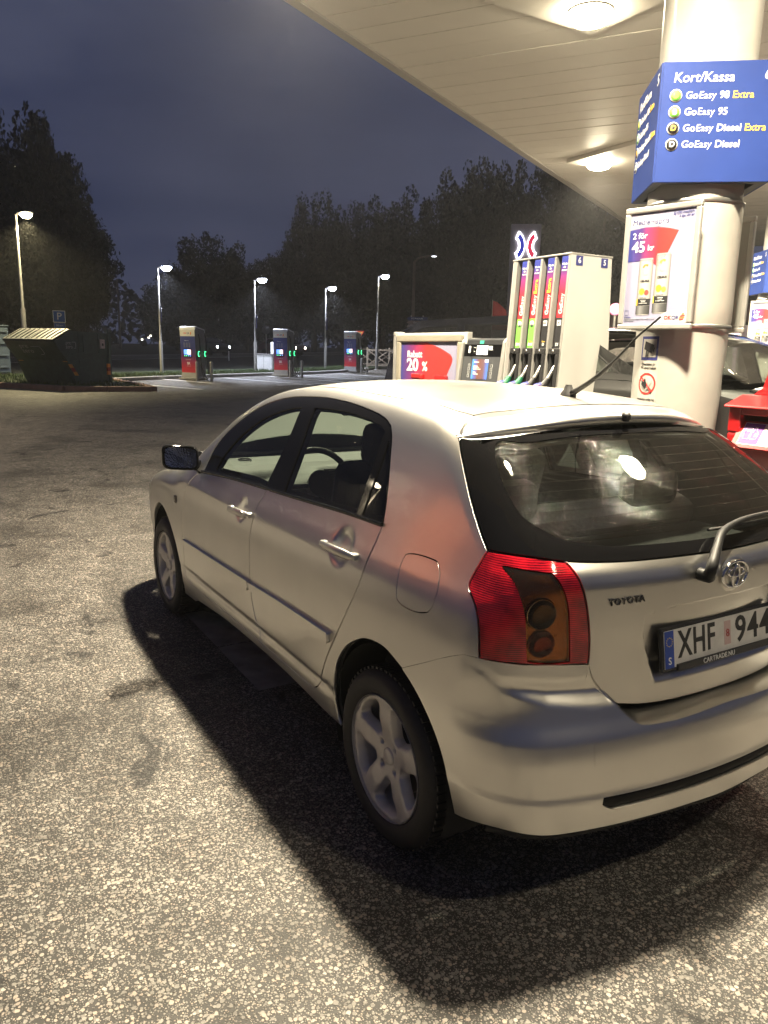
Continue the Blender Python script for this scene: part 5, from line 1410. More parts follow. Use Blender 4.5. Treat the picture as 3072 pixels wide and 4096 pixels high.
    GB = mat('nozzle_green', (.012, .16, .075), .38) if green else mat('nozzle_black', (.02, .02, .022), .38)
    o = MB().tube([(.018, .026, .012), (.026, .042, -.022), (.040, .068, -.060), (.058, .100, -.085), (.070, .125, -.13)], [.017, .024, .030, .030, .022], 12).build('nozzle_body', GB, nz)
    MB().tube([(.034, .064, -.030), (.050, .098, -.050), (.066, .128, -.080)], [.018, .026, .018], 10).build('nozzle_shroud', ramp_mat('shroud_red_blue', [(0, (.65, .05, .10)), (.55, (.62, .06, .10)), (.75, (.05, .06, .25)), (1, (.05, .06, .25))]) if 'shroud_red_blue' not in MATS else MATS['shroud_red_blue'], nz)
    MB().tube([(.070, .125, -.13), (.075, .15, -.25), (.06, .13, -.6), (.03, .06, -.9), (.0, -.02, -1.0)], .013, 8).build('hose', RUBBER, nz)
    MB().tube([(.03, .085, -.09), (.02, .10, -.16), (.045, .125, -.20)], .006, 6).build('trigger_guard', TRIMG, nz)
# ---- display and payment head beside the pump
term = thing('payment_terminal', 'grey payment terminal with lit screens left of the fuel pump', 'terminal', (2.86, -1.975, .14), 0, 'payment terminals on the islands')
prof = [(.17, 0), (.17, 1.10), (.235, 1.18), (.225, 1.26), (.190, 1.585), (.17, 1.60), (-.17, 1.60), (-.17, 0)]
MB().prism(prof, -.245, .245, 'yz').build('terminal_body', DARKP, term)
for s_ in (-1, 1):
    o = MB().prism([(.20, 0), (.20, 1.10), (.262, 1.17), (.252, 1.27), (.212, 1.575), (.18, 1.605), (-.19, 1.605), (-.19, 0)], s_ * .246, s_ * .285, 'yz').build('terminal_cheek', ALU, term)
    bv = o.modifiers.new('bevel', 'BEVEL'); bv.width = .012; bv.segments = 3; bv.limit_method = 'ANGLE'
def tf(x, z, off=0.):   # on the sloping front, z above the ground
    return (x, .225 - .035 / .325 * (z - Z0 - 1.26) + off, z - Z0)
tup = Vector((0, -.035 / .325, 1)).normalized()
def tq(name, x0, x1, z0, z1, m, off=.002, par=None):
    mb = MB(); mb.add([tf(x0, z0, off), tf(x1, z0, off), tf(x1, z1, off), tf(x0, z1, off), tf(x0, z0, off - .006), tf(x1, z0, off - .006), tf(x1, z1, off - .006), tf(x0, z1, off - .006)], [[0, 1, 2, 3], [7, 6, 5, 4], [0, 4, 5, 1], [1, 5, 6, 2], [2, 6, 7, 3], [3, 7, 4, 0]])
    return mb.build(name, m, par or term)
tq('fascia_black', -.235, .235, 1.600, 1.692, BLACK)
tq('fascia_grey', -.235, .235, 1.40, 1.598, mat('fascia_grey', (.055, .058, .062), .5), .0015)
tq('price_display', -.065, .075, 1.613, 1.684, emitter('lcd_blue', (.16, .26, .50), .8), .004)
LCDI = emitter('lcd_digit', (.75, .85, 1.0), 1.3)
text('000', .028, LCDI, term, tf(-.015, 1.668, .005), (-1, 0, 0), tup, space=.9)
text('000', .028, LCDI, term, tf(-.005, 1.638, .005), (-1, 0, 0), tup, space=.9)
for k, tx in enumerate(('728', '501')): text(tx, .012, LCDI, term, tf(-.048, 1.646 - .014 * k, .005), (-1, 0, 0), tup)
text('kr/LITER', .008, PWHITE, term, tf(-.115, 1.650, .004), (-1, 0, 0), tup)
for k in range(2): tq('fuel_key', -.118, -.078, 1.660 + k * -.016 + .006, 1.674 + k * -.016 + .006, emitter('key_green', (.25, .8, .12), .5), .004)
for k, tx in enumerate(('Belopp', 'Liter')): text(tx, .009, PWHITE, term, tf(.10, 1.668 - .030 * k, .004), (-1, 0, 0), tup)
tq('touch_screen', -.090, .110, 1.425, 1.578, ramp_mat('screen_picture', [(0, (.05, .13, .45)), (.25, (.10, .06, .07)), (.6, (.12, .05, .03)), (.85, (.06, .10, .30)), (1, (.05, .22, .60))], 0, emit=1.1), .004)
SCR = emitter('screen_orange', (1.0, .22, .08), 1.5)
for k, tx in enumerate(('Välkommen', 'Sätt i kort', 'Betalkort 1-4', 'Sedlar och rabatt', 'Kvitto', 'Tryck knapp')):
    text(tx, .0125, SCR, term, tf(.085 - .0 * k, [1.556, 1.524, 1.513, 1.502, 1.476, 1.464][k], .005), (-1, 0, 0), tup, align='LEFT', bold=.01)
MB().box((-.0 - .06, 0, 0), (.04, .003, .022), bev=.001).build('screen_tab', emitter('screen_white', (.9, .9, 1), 1.0), term).location = tf(-.01, 1.566, .005)
for k in range(4):
    for x_ in (.150, -.135):
        o = MB().tube([(-.010, 0, -.010), (.010, 0, -.010), (.010, 0, .010), (-.010, 0, .010), (-.010, 0, -.010)], .0012, 4).build('soft_key', PWHITE, term); o.location = tf(x_, 1.530 - .028 * k, .004)
tq('badge_green', -.005, .045, 1.697, 1.722, mat('badge_teal', (.06, .42, .30), .4), .004)
MB().tube([(0, 0, .018), (-.012, .012, 0), (-.02, .022, -.03)], .009, 8).build('paper_slip', PWHITE, term).location = tf(.155, 1.655, .008)
# ---- discount board on the island
rab = thing('discount_board', 'framed board reading Rabatt 20% beside the pump', 'advertising board', (3.62, -1.975, .14))
MB().box((.004, .168, .825), (1.10, .050, 1.65), bev=.004).build('board_body', WHITEP, rab)
FRM = mat('champagne_frame', (.52, .48, .38), .35, .5, noise=(6, .08))
for nm, c, d in (('frame_rail', (0, .205, 1.603), (1.00, .026, .062)), ('frame_rail', (0, .205, .75), (1.00, .026, .062)), ('frame_stile', (.468, .205, 1.177), (.062, .026, .79)), ('frame_stile', (-.468, .205, 1.177), (.062, .026, .79))):
    MB().box(c, d, bev=.010).build(nm, FRM, rab)
MB().box((.540, .165, .83), (.040, .10, 1.665), bev=.005).build('board_post', ALU, rab)
for k in (0, 1): MB().lathe([(0, .004), (.006, .003), (.008, 0)], (.54, .2155, 1.635), 'y', 14).build('board_rivet', STEEL, rab).location = (.009 - .020 * k, 0, 0)
MB().box((0, .196, 1.177), (.875, .006, .80)).build('poster_sheet', mat('poster_lavender', (.27, .265, .37), .4), rab)
def yz_poly(name, pts, m, par, yoff, flip=False):
    mb = MB(); mb.add([(p[0], yoff, p[1]) for p in pts] + [(p[0], yoff - .0012, p[1]) for p in pts], [list(range(len(pts))), list(range(2 * len(pts) - 1, len(pts) - 1, -1))])
    return mb.build(name, m, par)
# coloured field: navy at the reader's left, red at the right, rounded corner
RX0 = 3.62
fld = [(.436, 1.568), (.02, 1.568), (-.18, 1.520), (-.315, 1.475), (-.345, 1.455), (-.360, 1.430), (-.352, 1.400), (-.28, 1.29), (-.20, 1.16), (-.14, .98), (.436, .98)]
yz_poly('poster_field', fld, ramp_mat('navy_to_red', [(0, (.62, .035, .03)), (.50, (.58, .035, .035)), (.75, (.20, .03, .12)), (1, (.035, .045, .22))], 0), rab, .2005)
text('Rabatt', .080, PWHITE, rab, (.335, .202, 1.464), (-1, 0, 0), (0, 0, 1), align='LEFT', bold=.02, sx=1.16)
text('20', .150, PWHITE, rab, (.340, .202, 1.368), (-1, 0, 0), (0, 0, 1), align='LEFT', bold=.03, sx=1.28)
text('%', .112, PWHITE, rab, (.090, .202, 1.358), (-1, 0, 0), (0, 0, 1), align='LEFT', bold=.02, sx=1.1)
for k, (x_, w_2) in enumerate(((.12, .16), (-.24, .15))):
    MB().box((x_, .225, 1.275), (w_2, .05, .05), bev=.014).build('red_cap', mat('red_plastic', (.42, .02, .02), .25, coat=.5), rab)

# ================================================================== advertising column
COLX, COLY = 1.19, -1.985
def column(x, y, z0, labels, dents=True):
    r_ = .262
    c = thing('advertising_column', labels[0], 'column', (x, y, z0), 0, 'columns carrying the canopy')
    mb = MB()
    prof = [(r_, 0), (r_, 1.79), (r_ + .0, 1.79)]
    n = 72; nz = 60; H = CZ - z0
    vs = []; fs = []
    dl = [(108, 1.62, .10, .016), (100, 2.05, .05, .018), (88, 2.12, .05, .012), (84, 1.98, .03, .02), (95, 1.9, .03, .018), (75, 1.5, .08, .012), (100, 1.25, .06, .014), (70, 1.15, .09, .012), (92, 1.62, .05, .010)] if dents else []
    for i in range(nz + 1):
        z = H * i / nz
        for k in range(n):
            a = 2 * PI * k / n
            rr = r_ + (.010 if 1.80 < z + z0 < 2.50 else 0)
            for da, dz, w, dep in dl:
                dd = ((math.degrees(a) - (180 + da - 40)) * PI / 180 * r_) ** 2 + (z + z0 - dz) ** 2
                rr -= dep * math.exp(-dd / (w * w) * 2)
            vs.append((rr * math.cos(a), rr * math.sin(a), z))
    for i in range(nz):
        for k in range(n): fs.append([i * n + k, i * n + (k + 1) % n, (i + 1) * n + (k + 1) % n, (i + 1) * n + k])
    mb.add(vs, fs, 0, True)
    mb.build('column_sleeve', mat('column_white', (.40, .385, .35), .42, noise=(6, .10), coat=.1), c)
    for zz in (1.80, 2.485):
        MB().lathe([(r_ + .012, zz - z0 - .012), (r_ + .016, zz - z0 - .008), (r_ + .016, zz - z0 + .008), (r_ + .012, zz - z0 + .012)], (0, 0, 0), 'z', 60).build('clamp_band', STEEL, c)
    return c
col1 = column(COLX, COLY, 0, ['round white dented column carrying the blue price sign and poster'])
# ---- blue price sign box round the column
def price_sign(x, y, rot, label, scale=1.):
    t = thing('price_sign', label, 'sign', (x, y, 2.565), rot, 'blue price signs on the columns')
    # front faces local -y
    W, Hh, ft = .605, .605, .012
    for k in range(4):
        f = bpy.data.objects.new('sign_face', None); COL.objects.link(f); f.parent = t; f.rotation_euler.z = k * PI / 2
        MB().box((0, -W / 2, Hh / 2), (W - .004, ft, Hh), bev=.003).build('face_sheet', BLUE if k != 1 else BLUE, f)
        yy = -W / 2 - ft / 2 - .0012
        text('Kort/Kassa', .070, PWHITE, f, (-.245, yy, .525), (1, 0, 0), (0, 0, 1), align='LEFT', bold=.006, shear=.12)
        text('6' if k % 2 == 0 else '5', .078, PWHITE, f, (.238, yy, .535), (1, 0, 0), (0, 0, 1), bold=.012, shear=.12)
        rows = [('B', PGREEN, PYEL, [('Go', 1), ('Easy', 0), (' 98', 1), (' Extra', 2)]), ('B', PGREEN, PWHITE, [('Go', 1), ('Easy', 0), (' 95', 1)]),
                ('D', PBLACK, PYEL, [('Go', 1), ('Easy', 0), (' Diesel', 1), (' Extra', 2)]), ('D', PBLACK, PWHITE, [('Go', 1), ('Easy', 0), (' Diesel', 1)])]
        for j, (lt, dm, lm, words) in enumerate(rows):
            zc = .437 - .0815 * j
            MB().lathe([(0, 0), (.032, 0), (.032, .003), (0, .003)], (-.225, yy + .0005 - .003, zc), 'y', 28).build('fuel_disc_rim', PWHITE, f)
            MB().lathe([(0, -.0005), (.0275, -.0005), (.0275, .002), (0, .002)], (-.225, yy - .003, zc), 'y', 28).build('fuel_disc', dm, f)
            text(lt, .040, lm, f, (-.225, yy - .0045, zc), (1, 0, 0), (0, 0, 1), bold=.015, shear=.1)
            x0 = -.175
            for wd, st in words:
                o = text(wd.strip(), .0515, (PWHITE, PWHITE, PYEL)[st], f, (x0 + (.012 if wd[0] == ' ' else 0), yy, zc), (1, 0, 0), (0, 0, 1), align='LEFT', bold=(-.004, .012, .010)[st], shear=.06)
                o_w = max(v.co.x for v in o.data.vertices)
                x0 += o_w + (.012 if wd[0] == ' ' else 0) + .003
    MB().box((0, 0, -.006), (W - .06, W - .06, .006)).build('sign_inner', DARKP, t) if False else None
    for k in range(4):
        o = MB().box((0, -W / 2 + .03, .014), (W - .01, .05, .026)).build('sign_rim', mat('sign_rim_dark', (.03, .035, .05), .5), t); o.rotation_euler.z = k * PI / 2
    for k in range(2):
        o = MB().box((0, 0, .03), (W - .05, .05, .02)).build('sign_bracket', ALU, t); o.rotation_euler.z = k * PI / 2
    return t
ps1 = price_sign(COLX, COLY, math.radians(-128 + 180), 'blue box sign reading Kort/Kassa 6 on the near column')
# ---- framed posters on the columns
LAV = mat('poster_lavender', (.27, .265, .37), .4)
def can_print(par, x, z, h, cols, yy):
    """one drinks can, printed flat on the poster; x is the reader's right"""
    w = h * .272
    body_ = []
    for (u, v) in ((-.5, .03), (-.5, .96), (-.44, 1.0), (.44, 1.0), (.5, .96), (.5, .03), (.42, 0), (-.42, 0)): body_.append((x + u * w, z + v * h))
    def poly(name, pts, m, d): 
        mb = MB(); mb.add([(p[0], yy - d, p[1]) for p in pts] + [(p[0], yy - d + .0008, p[1]) for p in pts], [list(range(len(pts))), list(range(2 * len(pts) - 1, len(pts) - 1, -1))]); return mb.build(name, m, par)
    poly('can_print', body_, MATS.get('can_silver') or ramp_mat('can_silver', [(0, (.14, .135, .13)), (.18, (.34, .33, .31)), (.55, (.42, .41, .39)), (.85, (.32, .31, .29)), (1, (.14, .135, .13))], 0), .0010)
    rect = lambda u0, u1, v0, v1: [(x + u0 * w, z + v0 * h), (x + u1 * w, z + v0 * h), (x + u1 * w, z + v1 * h), (x + u0 * w, z + v1 * h)]
    poly('can_base_print', rect(-.5, .5, .02, .165), MATS.get('can_dark') or ramp_mat('can_dark', [(0, (.04, .04, .04)), (.3, (.20, .20, .20)), (.6, (.09, .09, .09)), (1, (.03, .03, .03))], 0), .0020)
    poly('can_band_print', rect(-.5, .5, .175, .29), PBLACK, .0020)
    poly('can_band_print', rect(-.5, -.42, .175, .29), cols[1], .0028)
    poly('can_rim_print', rect(-.46, .46, .975, .992), PGREY, .0020)
    # the crescent emblem: two short arcs
    for a0, a1, m in ((60, 150, cols[0]), (170, 300, PGREY)):
        pts = []
        for k in range(9):
            a = math.radians(a0 + (a1 - a0) * k / 8); pts.append((x + .02 * w + .30 * w * math.cos(a), z + .80 * h + .30 * w * 1.25 * math.sin(a)))
        for k in range(9):
            a = math.radians(a1 + (a0 - a1) * k / 8); q = .17 + .05 * math.sin(math.radians(180 * k / 8)); pts.append((x + .02 * w + q * w * math.cos(a), z + .80 * h + q * w * 1.25 * math.sin(a)))
        poly('emblem_print', pts, m, .0022)
    text('CELSIUS', h * .048, PBLACK, par, (x, yy - .0024, z + .605 * h), (1, 0, 0), (0, 0, 1), bold=.02)
    text('SPARKLING', h * .026, PGREY, par, (x - .05 * w, yy - .0024, z + .315 * h), (1, 0, 0), (0, 0, 1))
    for k in range(3): text(('ENERGIGIVER', 'VITAMINER', 'NATURLIGA SMAKER')[k], h * .017, PWHITE, par, (x + .0 * w, yy - .0030, z + (.262 - .025 * k) * h), (1, 0, 0), (0, 0, 1))
    for (u, v, rr, m) in ((-.16, .42, .20, cols[1]), (.18, .40, .16, cols[2])):
        poly('fruit_print', [(x + (u + rr * math.cos(2 * PI * k / 16)) * w, z + v * h + rr * 1.1 * w * math.sin(2 * PI * k / 16)) for k in range(16)], m, .0022)
PORANGE = mat('print_orange', (.72, .20, .04), .5); PLIME = mat('print_lime', (.30, .55, .06), .5); PLEMON = mat('print_lemon', (.75, .48, .03), .5); PSTRAW = mat('print_strawberry', (.60, .06, .05), .5)
def poster(x, y, z, rot, label, printed=True):
    t = thing('poster_frame', label, 'poster', (x, y, z), rot, 'framed posters on the columns')
    W, Hh = .457, .683
    for nm, c, d in (('frame_rail', (0, 0, .0165), (W, .030, .033)), ('frame_rail', (0, 0, Hh - .0165), (W, .030, .033)), ('frame_stile', (-W / 2 + .0165, 0, Hh / 2), (.033, .029, Hh - .066)), ('frame_stile', (W / 2 - .0165, 0, Hh / 2), (.033, .029, Hh - .066))):
        MB().box(c, d, bev=.008).build(nm, ALU, t)
    MB().box((0, .004, Hh / 2), (W - .05, .012, Hh - .05)).build('frame_back', mat('frame_back_grey', (.34, .34, .31), .4, .3), t)
    for zz in (.15, .52): MB().box((0, .035, zz), (.05, .06, .04), bev=.004).build('frame_bracket', STEEL, t)
    if not printed: return t
    yy = -.0025
    MB().box((0, yy + .001, Hh / 2), (W - .064, .0016, Hh - .064)).build('poster_sheet', LAV, t)
    L0, R0 = -W / 2 + .034, W / 2 - .034
    def poly(name, pts, m, d):
        mb = MB(); mb.add([(p[0], yy - d, p[1]) for p in pts] + [(p[0], yy - d + .0008, p[1]) for p in pts], [list(range(len(pts))), list(range(2 * len(pts) - 1, len(pts) - 1, -1))]); return mb.build(name, m, t)
    # white banner, then the navy to red field below it
    poly('banner_print', [(L0, .565), (L0, .632), (-.10, .637), (0, .630), (.10, .606), (.118, .595), (.122, .580), (.105, .545), (-.02, .572), (-.10, .575)], mat('poster_white', (.48, .47, .48), .4), .0010)
    poly('field_print', [(L0, .385), (L0, .560), (-.10, .570), (-.02, .566), (.050, .553), (.103, .538), (.075, .480), (.042, .41), (.02, .355), (.005, .347), (-.01, .352), (-.04, .375), (-.10, .387)], MATS.get('field_navy_red') or ramp_mat('field_navy_red', [(0, (.035, .045, .22)), (.25, (.07, .03, .15)), (.62, (.60, .03, .03)), (1, (.66, .045, .035))], 0), .0010)
    text('Medlemspris', .044, PNAVY, t, (L0 + .012, yy - .0022, .600), (1, 0, -.02), (0, 0, 1), align='LEFT', shear=.1)
    text('2 för', .046, PWHITE, t, (L0 + .020, yy - .0022, .525), (1, 0, 0), (0, 0, 1), align='LEFT', bold=.008)
    text('45', .084, PWHITE, t, (L0 + .020, yy - .0022, .462), (1, 0, 0), (0, 0, 1), align='LEFT', bold=.015)
    text('kr', .045, PWHITE, t, (L0 + .118, yy - .0022, .456), (1, 0, 0), (0, 0, 1), align='LEFT', bold=.01)
    text('Ej OK-medlem\n2 för 49 kr', .020, PNAVY, t, (R0 - .010, yy - .0022, .622), (1, 0, .03), (0, 0, 1), align='RIGHT', shear=.15)
    can_print(t, -.076, .082, .318, (PORANGE, PLEMON, PSTRAW), yy); can_print(t, .028, .090, .332, (PLIME, PLEMON, PLIME), yy)
    poly('logo_field_print', [(.025, .036), (.045, .085), (.085, .103), (.13, .106), (R0, .106), (R0, .036)], mat('poster_white', (.48, .47, .48), .4), .0030)
    text('OK', .030, PRED, t, (.062, yy - .0042, .065), (1, 0, 0), (0, 0, 1), align='LEFT', bold=.02)
    text('Q8', .030, PNAVY, t, (.108, yy - .0042, .065), (1, 0, 0), (0, 0, 1), align='LEFT', bold=.005)
    for k in range(4):
        z_ = .048 + .010 * k; hw_ = (.013, .017, .016, .009)[k]
        poly('flame_print', [(.167 - hw_ + .003 * k, z_), (.167 + hw_ + .002 * k, z_ + .004), (.167 + hw_ + .002 * k, z_ + .011), (.167 - hw_ + .003 * k, z_ + .007)], (PRED, PORANGE, PRED, PORANGE)[k], .0040)
    text('Celsius', .014, PNAVY, t, (L0 + .006, yy - .002, .072), (1, 0, 0), (0, 0, 1), align='LEFT')
    text('355 ml. Gäller alla smaker. Ord. pris från 18 kr/st.\nPant tillkommer.', .0095, PGREY, t, (L0 + .006, yy - .002, .057), (1, 0, 0), (0, 0, 1), align='LEFT')
    MB().tube([(L0 + .008, yy - .002, .085), (L0 + .030, yy - .002, .085), (L0 + .030, yy - .002, .112), (L0 + .008, yy - .002, .112), (L0 + .008, yy - .002, .085)], .001, 4).build('deposit_mark_print', PNAVY, t)
    return t
po1 = poster(1.128, -1.655, 1.777, math.radians(180 + 11.7), 'silver framed poster of two drink cans on the near column')
po2 = poster(1.252, -2.315, 1.777, math.radians(11.7), 'poster frame seen from its grey back behind the near column', False)
# ---- stickers on the column: camera notice and no naked flames
def on_col(ang, z, off, r_=.262): return (COLX + (r_ + off) * math.cos(ang), COLY + (r_ + off) * math.sin(ang), z)
def curved(name, a0, a1, z0, z1, m, off, par, n=8):
    mb = MB(); vs = []; fs = []
    for i in range(n + 1):
        a = a0 + (a1 - a0) * i / n
        for z in (z0, z1): vs.append(on_col(a, z, off))
    for i in range(n): fs.append([2 * i, 2 * i + 1, 2 * i + 3, 2 * i + 2])
    mb.add(vs, fs, 0, True)
    return mb.build(name, m, par)
_A = math.radians(88.2)   # bearing of the stickers' middle from the column axis
def wrap_text(s_, size, m, par, da, z, off, **kw):
    me = text_mesh(s_, size, **kw); me.materials.clear(); me.materials.append(m)
    for v in me.vertices:
        a = _A + da - (-v.co.x) / .262 * 1 if False else _A + da + v.co.x / .262
        p = on_col(a, z + v.co.y, off + v.co.z); v.co = p
    return link_mesh('lettering', me, par)
def wrap_poly(name, pts, m, par, off, sub=1):
    mb = MB(); mb.add([on_col(_A + u / .262, z, off) for u, z in pts], [list(range(len(pts)))])
    return mb.build(name, m, par)
SW = .236
cc_ = bpy.data.objects.new('camera_notice', None); COL.objects.link(cc_); tag(cc_, 'blue framed camera surveillance sticker on the near column', 'sticker')
zt, zb = 1.741, 1.602
curved('notice_sheet', _A - SW - .03, _A + SW + .03, zb - .065, zt + .006, mat('sticker_white', (.46, .44, .39), .45), .0012, cc_)
curved('notice_frame', _A - SW, _A + SW, zb, zt, PNAVY, .0024, cc_)
curved('notice_field', _A - SW * .80, _A + SW * .80, zb + .018, zt - .016, mat('sticker_white', (.46, .44, .39), .45), .0034, cc_)
cw = SW * .262
wrap_poly('camera_icon', [(-cw * .55, zt - .075), (-cw * .42, zt - .028), (cw * .62, zt - .050), (cw * .40, zt - .098)], PBLACK, cc_, .0085)
wrap_poly('camera_icon', [(cw * .50, zt - .088), (cw * .62, zt - .062), (cw * .70, zt - .066), (cw * .58, zt - .092)], PBLACK, cc_, .0085)
wrap_poly('camera_icon', [(-cw * .32, zb + .018), (-cw * .14, zb + .018), (-cw * .14, zb + .046), (-cw * .06, zb + .06), (-cw * .24, zb + .06), (-cw * .32, zb + .04)], PBLACK, cc_, .0085)
wrap_text('Området är\nTV-övervakat', .0215, PBLACK, cc_, 0, zb - .034, .003)
ff = bpy.data.objects.new('no_flames_notice', None); COL.objects.link(ff); tag(ff, 'round red crossed out match sticker low on the near column', 'sticker')
zc = 1.464; rr_ = .064
curved('notice_sheet', _A - SW - .03, _A + SW + .03, zc - rr_ - .052, zc + rr_ + .01, mat('sticker_white', (.46, .44, .39), .45), .0012, ff)
ring = MB(); vs = []; fs = []
for k in range(41):
    a = 2 * PI * k / 40
    for q in (rr_, rr_ * .84): vs.append(on_col(_A + q * math.cos(a) / .262, zc + q * math.sin(a), .003))
for k in range(40): fs.append([2 * k, 2 * k + 1, 2 * k + 3, 2 * k + 2])
ring.add(vs, fs); ring.build('prohibition_ring', PRED, ff)
d_ = rr_ * .70
wrap_poly('match_icon', [(-d_ * .15, zc - d_ * .9), (d_ * .02, zc - d_ * .98), (d_ * 1.0, zc + d_ * .35), (d_ * .86, zc + d_ * .45)], mat('sticker_grey', (.35, .34, .32), .5), ff, .0075)
wrap_poly('flame_icon', [(-d_ * .1, zc - d_ * .75), (-d_ * .75, zc - d_ * .1), (-d_ * .62, zc + d_ * .45), (-d_ * .40, zc + d_ * .15), (-d_ * .15, zc + d_ * .85), (d_ * .05, zc + d_ * .25), (d_ * .18, zc - d_ * .2)], PBLACK, ff, .0085)
wrap_poly('prohibition_bar', [(-d_ * 1.05, zc + d_ * .88), (-d_ * .88, zc + d_ * 1.05), (d_ * 1.05, zc - d_ * .88), (d_ * .88, zc - d_ * 1.05)], PRED, ff, .0100)
wrap_text('Förbjudet enligt lag', .0165, PBLACK, ff, 0, zc - rr_ - .028, .003)
# ---- red waste and recycling bin at the right edge
RED = mat('bin_red', (.34, .008, .010), .32, coat=.35, noise=(3, .10))
bn = thing('waste_bin', 'red recycling bin with a purple and white plastic label at the right edge', 'bin', (.30, -1.62, .14), math.radians(0))
BZ = .14
o = MB().box((-.07, -.155, .555), (.55, .46, 1.11), bev=.012).build('bin_cabinet', RED, bn)
# upper frame round the opening
MB().box((.170, -.155, 1.175), (.07, .46, .13), bev=.008).build('bin_cheek', RED, bn)
MB().box((-.31, -.155, 1.175), (.07, .46, .13), bev=.008).build('bin_cheek', RED, bn)
MB().box((-.07, .045, 1.225), (.41, .06, .045), bev=.006).build('bin_brow', RED, bn)
MB().box((-.07, -.34, 1.175), (.41, .08, .13)).build('bin_back', RED, bn)
rf = MB().prism([(.102, 1.238), (.098, 1.250), (-.04, 1.297), (-.36, 1.297), (-.385, 1.285), (-.385, 1.238)], .222, -.36, 'yz').build('bin_roof', RED, bn)
bv = rf.modifiers.new('bevel', 'BEVEL'); bv.width = .010; bv.segments = 2; bv.limit_method = 'ANGLE'
fl_ = MB().add([(.150, .035, 1.172), (-.29, .035, 1.172), (-.29, .118, 1.045), (.150, .118, 1.045), (.150, -.01, 1.10), (-.29, -.01, 1.10), (-.29, .07, 1.03), (.150, .07, 1.03)], [[0, 1, 2, 3], [7, 6, 5, 4], [0, 4, 5, 1], [1, 5, 6, 2], [2, 6, 7, 3], [3, 7, 4, 0]]).build('bin_flap', RED, bn)
fup = Vector((0, -.083, .127)).normalized(); fn = Vector((0, .127, .083)).normalized()
def fp(x, t, off): return Vector((x, .118, 1.045)) + fup * t + fn * off
def fq(name, x0, x1, t0, t1, m, off):
    return MB().add([fp(x0, t0, off), fp(x1, t0, off), fp(x1, t1, off), fp(x0, t1, off)], [[0, 1, 2, 3]]).build(name, m, fl_)
fq('label_border', .120, -.28, .018, .142, PWHITE, .0015)
fq('label_purple', .116, .010, .022, .138, mat('label_purple', (.16, .03, .28), .45), .0030)
fq('label_white', .008, -.276, .022, .138, mat('label_white', (.62, .62, .58), .45), .0030)
text('Plast', .040, PNAVY, fl_, fp(-.060, .088, .0040), (-1, 0, 0), fup, align='LEFT', shear=.15)
text('OKQ8', .018, PRED, fl_, fp(-.082, .036, .0040), (-1, 0, 0), fup, align='LEFT', bold=.02)
def icon(pts, name='label_icon'): MB().tube([fp(.116 - u * .106, .022 + v * .116, .0045) for u, v in pts], .0016, 5).build(name, PWHITE, fl_)
icon([(.18, .22), (.14, .30), (.16, .74), (.48, .76), (.45, .30), (.44, .22), (.18, .22)])
icon([(.24, .66), (.40, .66), (.40, .60), (.24, .60), (.24, .66)])
icon([(.52, .22), (.50, .52), (.60, .66), (.60, .82), (.70, .82), (.70, .68), (.84, .54), (.84, .24), (.52, .22)])
icon([(.70, .36), (.70, .52), (.76, .52), (.76, .36), (.70, .36)])
# washing unit standing on the bin
up_ = MB().prism([(.215, 1.296), (.165, 1.335), (.148, 1.40), (.150, 1.63), (.120, 1.672), (-.20, 1.672), (-.255, 1.63), (-.255, 1.40), (-.27, 1.335), (-.30, 1.296)], -.20, -.13, 'xz').build('washing_unit', RED, bn)
for k in range(2): MB().lathe([(0, .004), (.005, .003), (.006, 0)], (.130, -.130, 1.465 - .015 * k), 'y', 10).build('rivet', STEEL, up_)
# ---- second island, seen in the gap
OFF = np.array((3.87, -6.965))
island('far_pump_island', 1.9 + OFF[0], -1.98 + OFF[1], 'raised concrete island of the second pump row')
z2 = 0.
c2_ = column(COLX + OFF[0], COLY + OFF[1], z2, ['round white column of the second island, partly hidden'], False)
for src, lab in ((ps1, 'second blue price sign farther off at the right edge'), (po1, 'second poster of drink cans farther off at the right edge'), (pump, 'second fuel pump far behind the red bin'), (term, 'second payment terminal on the far island')):
    c = copy_tree(src); c.location = Vector(src.location) + Vector((OFF[0], OFF[1], 0)); c['label'] = lab
# ================================================================== the dark SUV behind the column
# heading towards -x: local frame u = forward from its rear axle
SUVX, SUVY = 4.10, -4.05
S_TOP = table(pchip([-1.2, -.9, -.6, 0, .8, 1.4, 1.7, 2.0, 2.35, 2.62, 2.8, 3.2, 3.6, 3.9], [1.25, 1.55, 1.80, 1.88, 1.90, 1.875, 1.81, 1.70, 1.55, 1.46, 1.44, 1.41, 1.36, 1.22]), -4, 7)
S_SEC = table(pchip([.2, .35, .7, 1.0, 1.25, 1.38, 1.45, 1.6, 1.75, 1.9], [.86, .92, .95, .95, .94, .92, .88, .81, .74, .66]), -3, 5)
def suv(P):
    u = SUVX - P[..., 0]; y = np.abs(P[..., 1] - SUVY); z = P[..., 2]
    r = np.clip(-.2 - u, 0, None); fr = np.clip(u - 2.6, 0, None)
    a = (y - S_SEC(z) + .06 * r ** 2 + .05 * fr ** 2) / 1.08
    sl = (S_TOP(u + 1e-3) - S_TOP(u - 1e-3)) / 2e-3
    b = (z - S_TOP(u) + .05 * (y / .8) ** 2) / np.sqrt(1 + sl ** 2)
    c = -.95 - .0 + .10 * (y / .8) ** 2 - u + np.clip(z - 1.1, 0, None) * .35
    d = u - 3.86 + .14 * (y / .9) ** 2
    return smax(smax(smax(a, c, .12), b, .12), d, .14)
SUVP = mat('black_car_paint', (.010, .010, .011), .16, coat=1.0, noise=(6, .2))
su = thing('dark_suv', 'black SUV behind the white column on the far side of the island', 'car')
W2 = lambda u, z: list(march(np.array([[SUVX - u, SUVY + 2.5, z]]), np.array([[0, -1., 0]]), suv)[0])
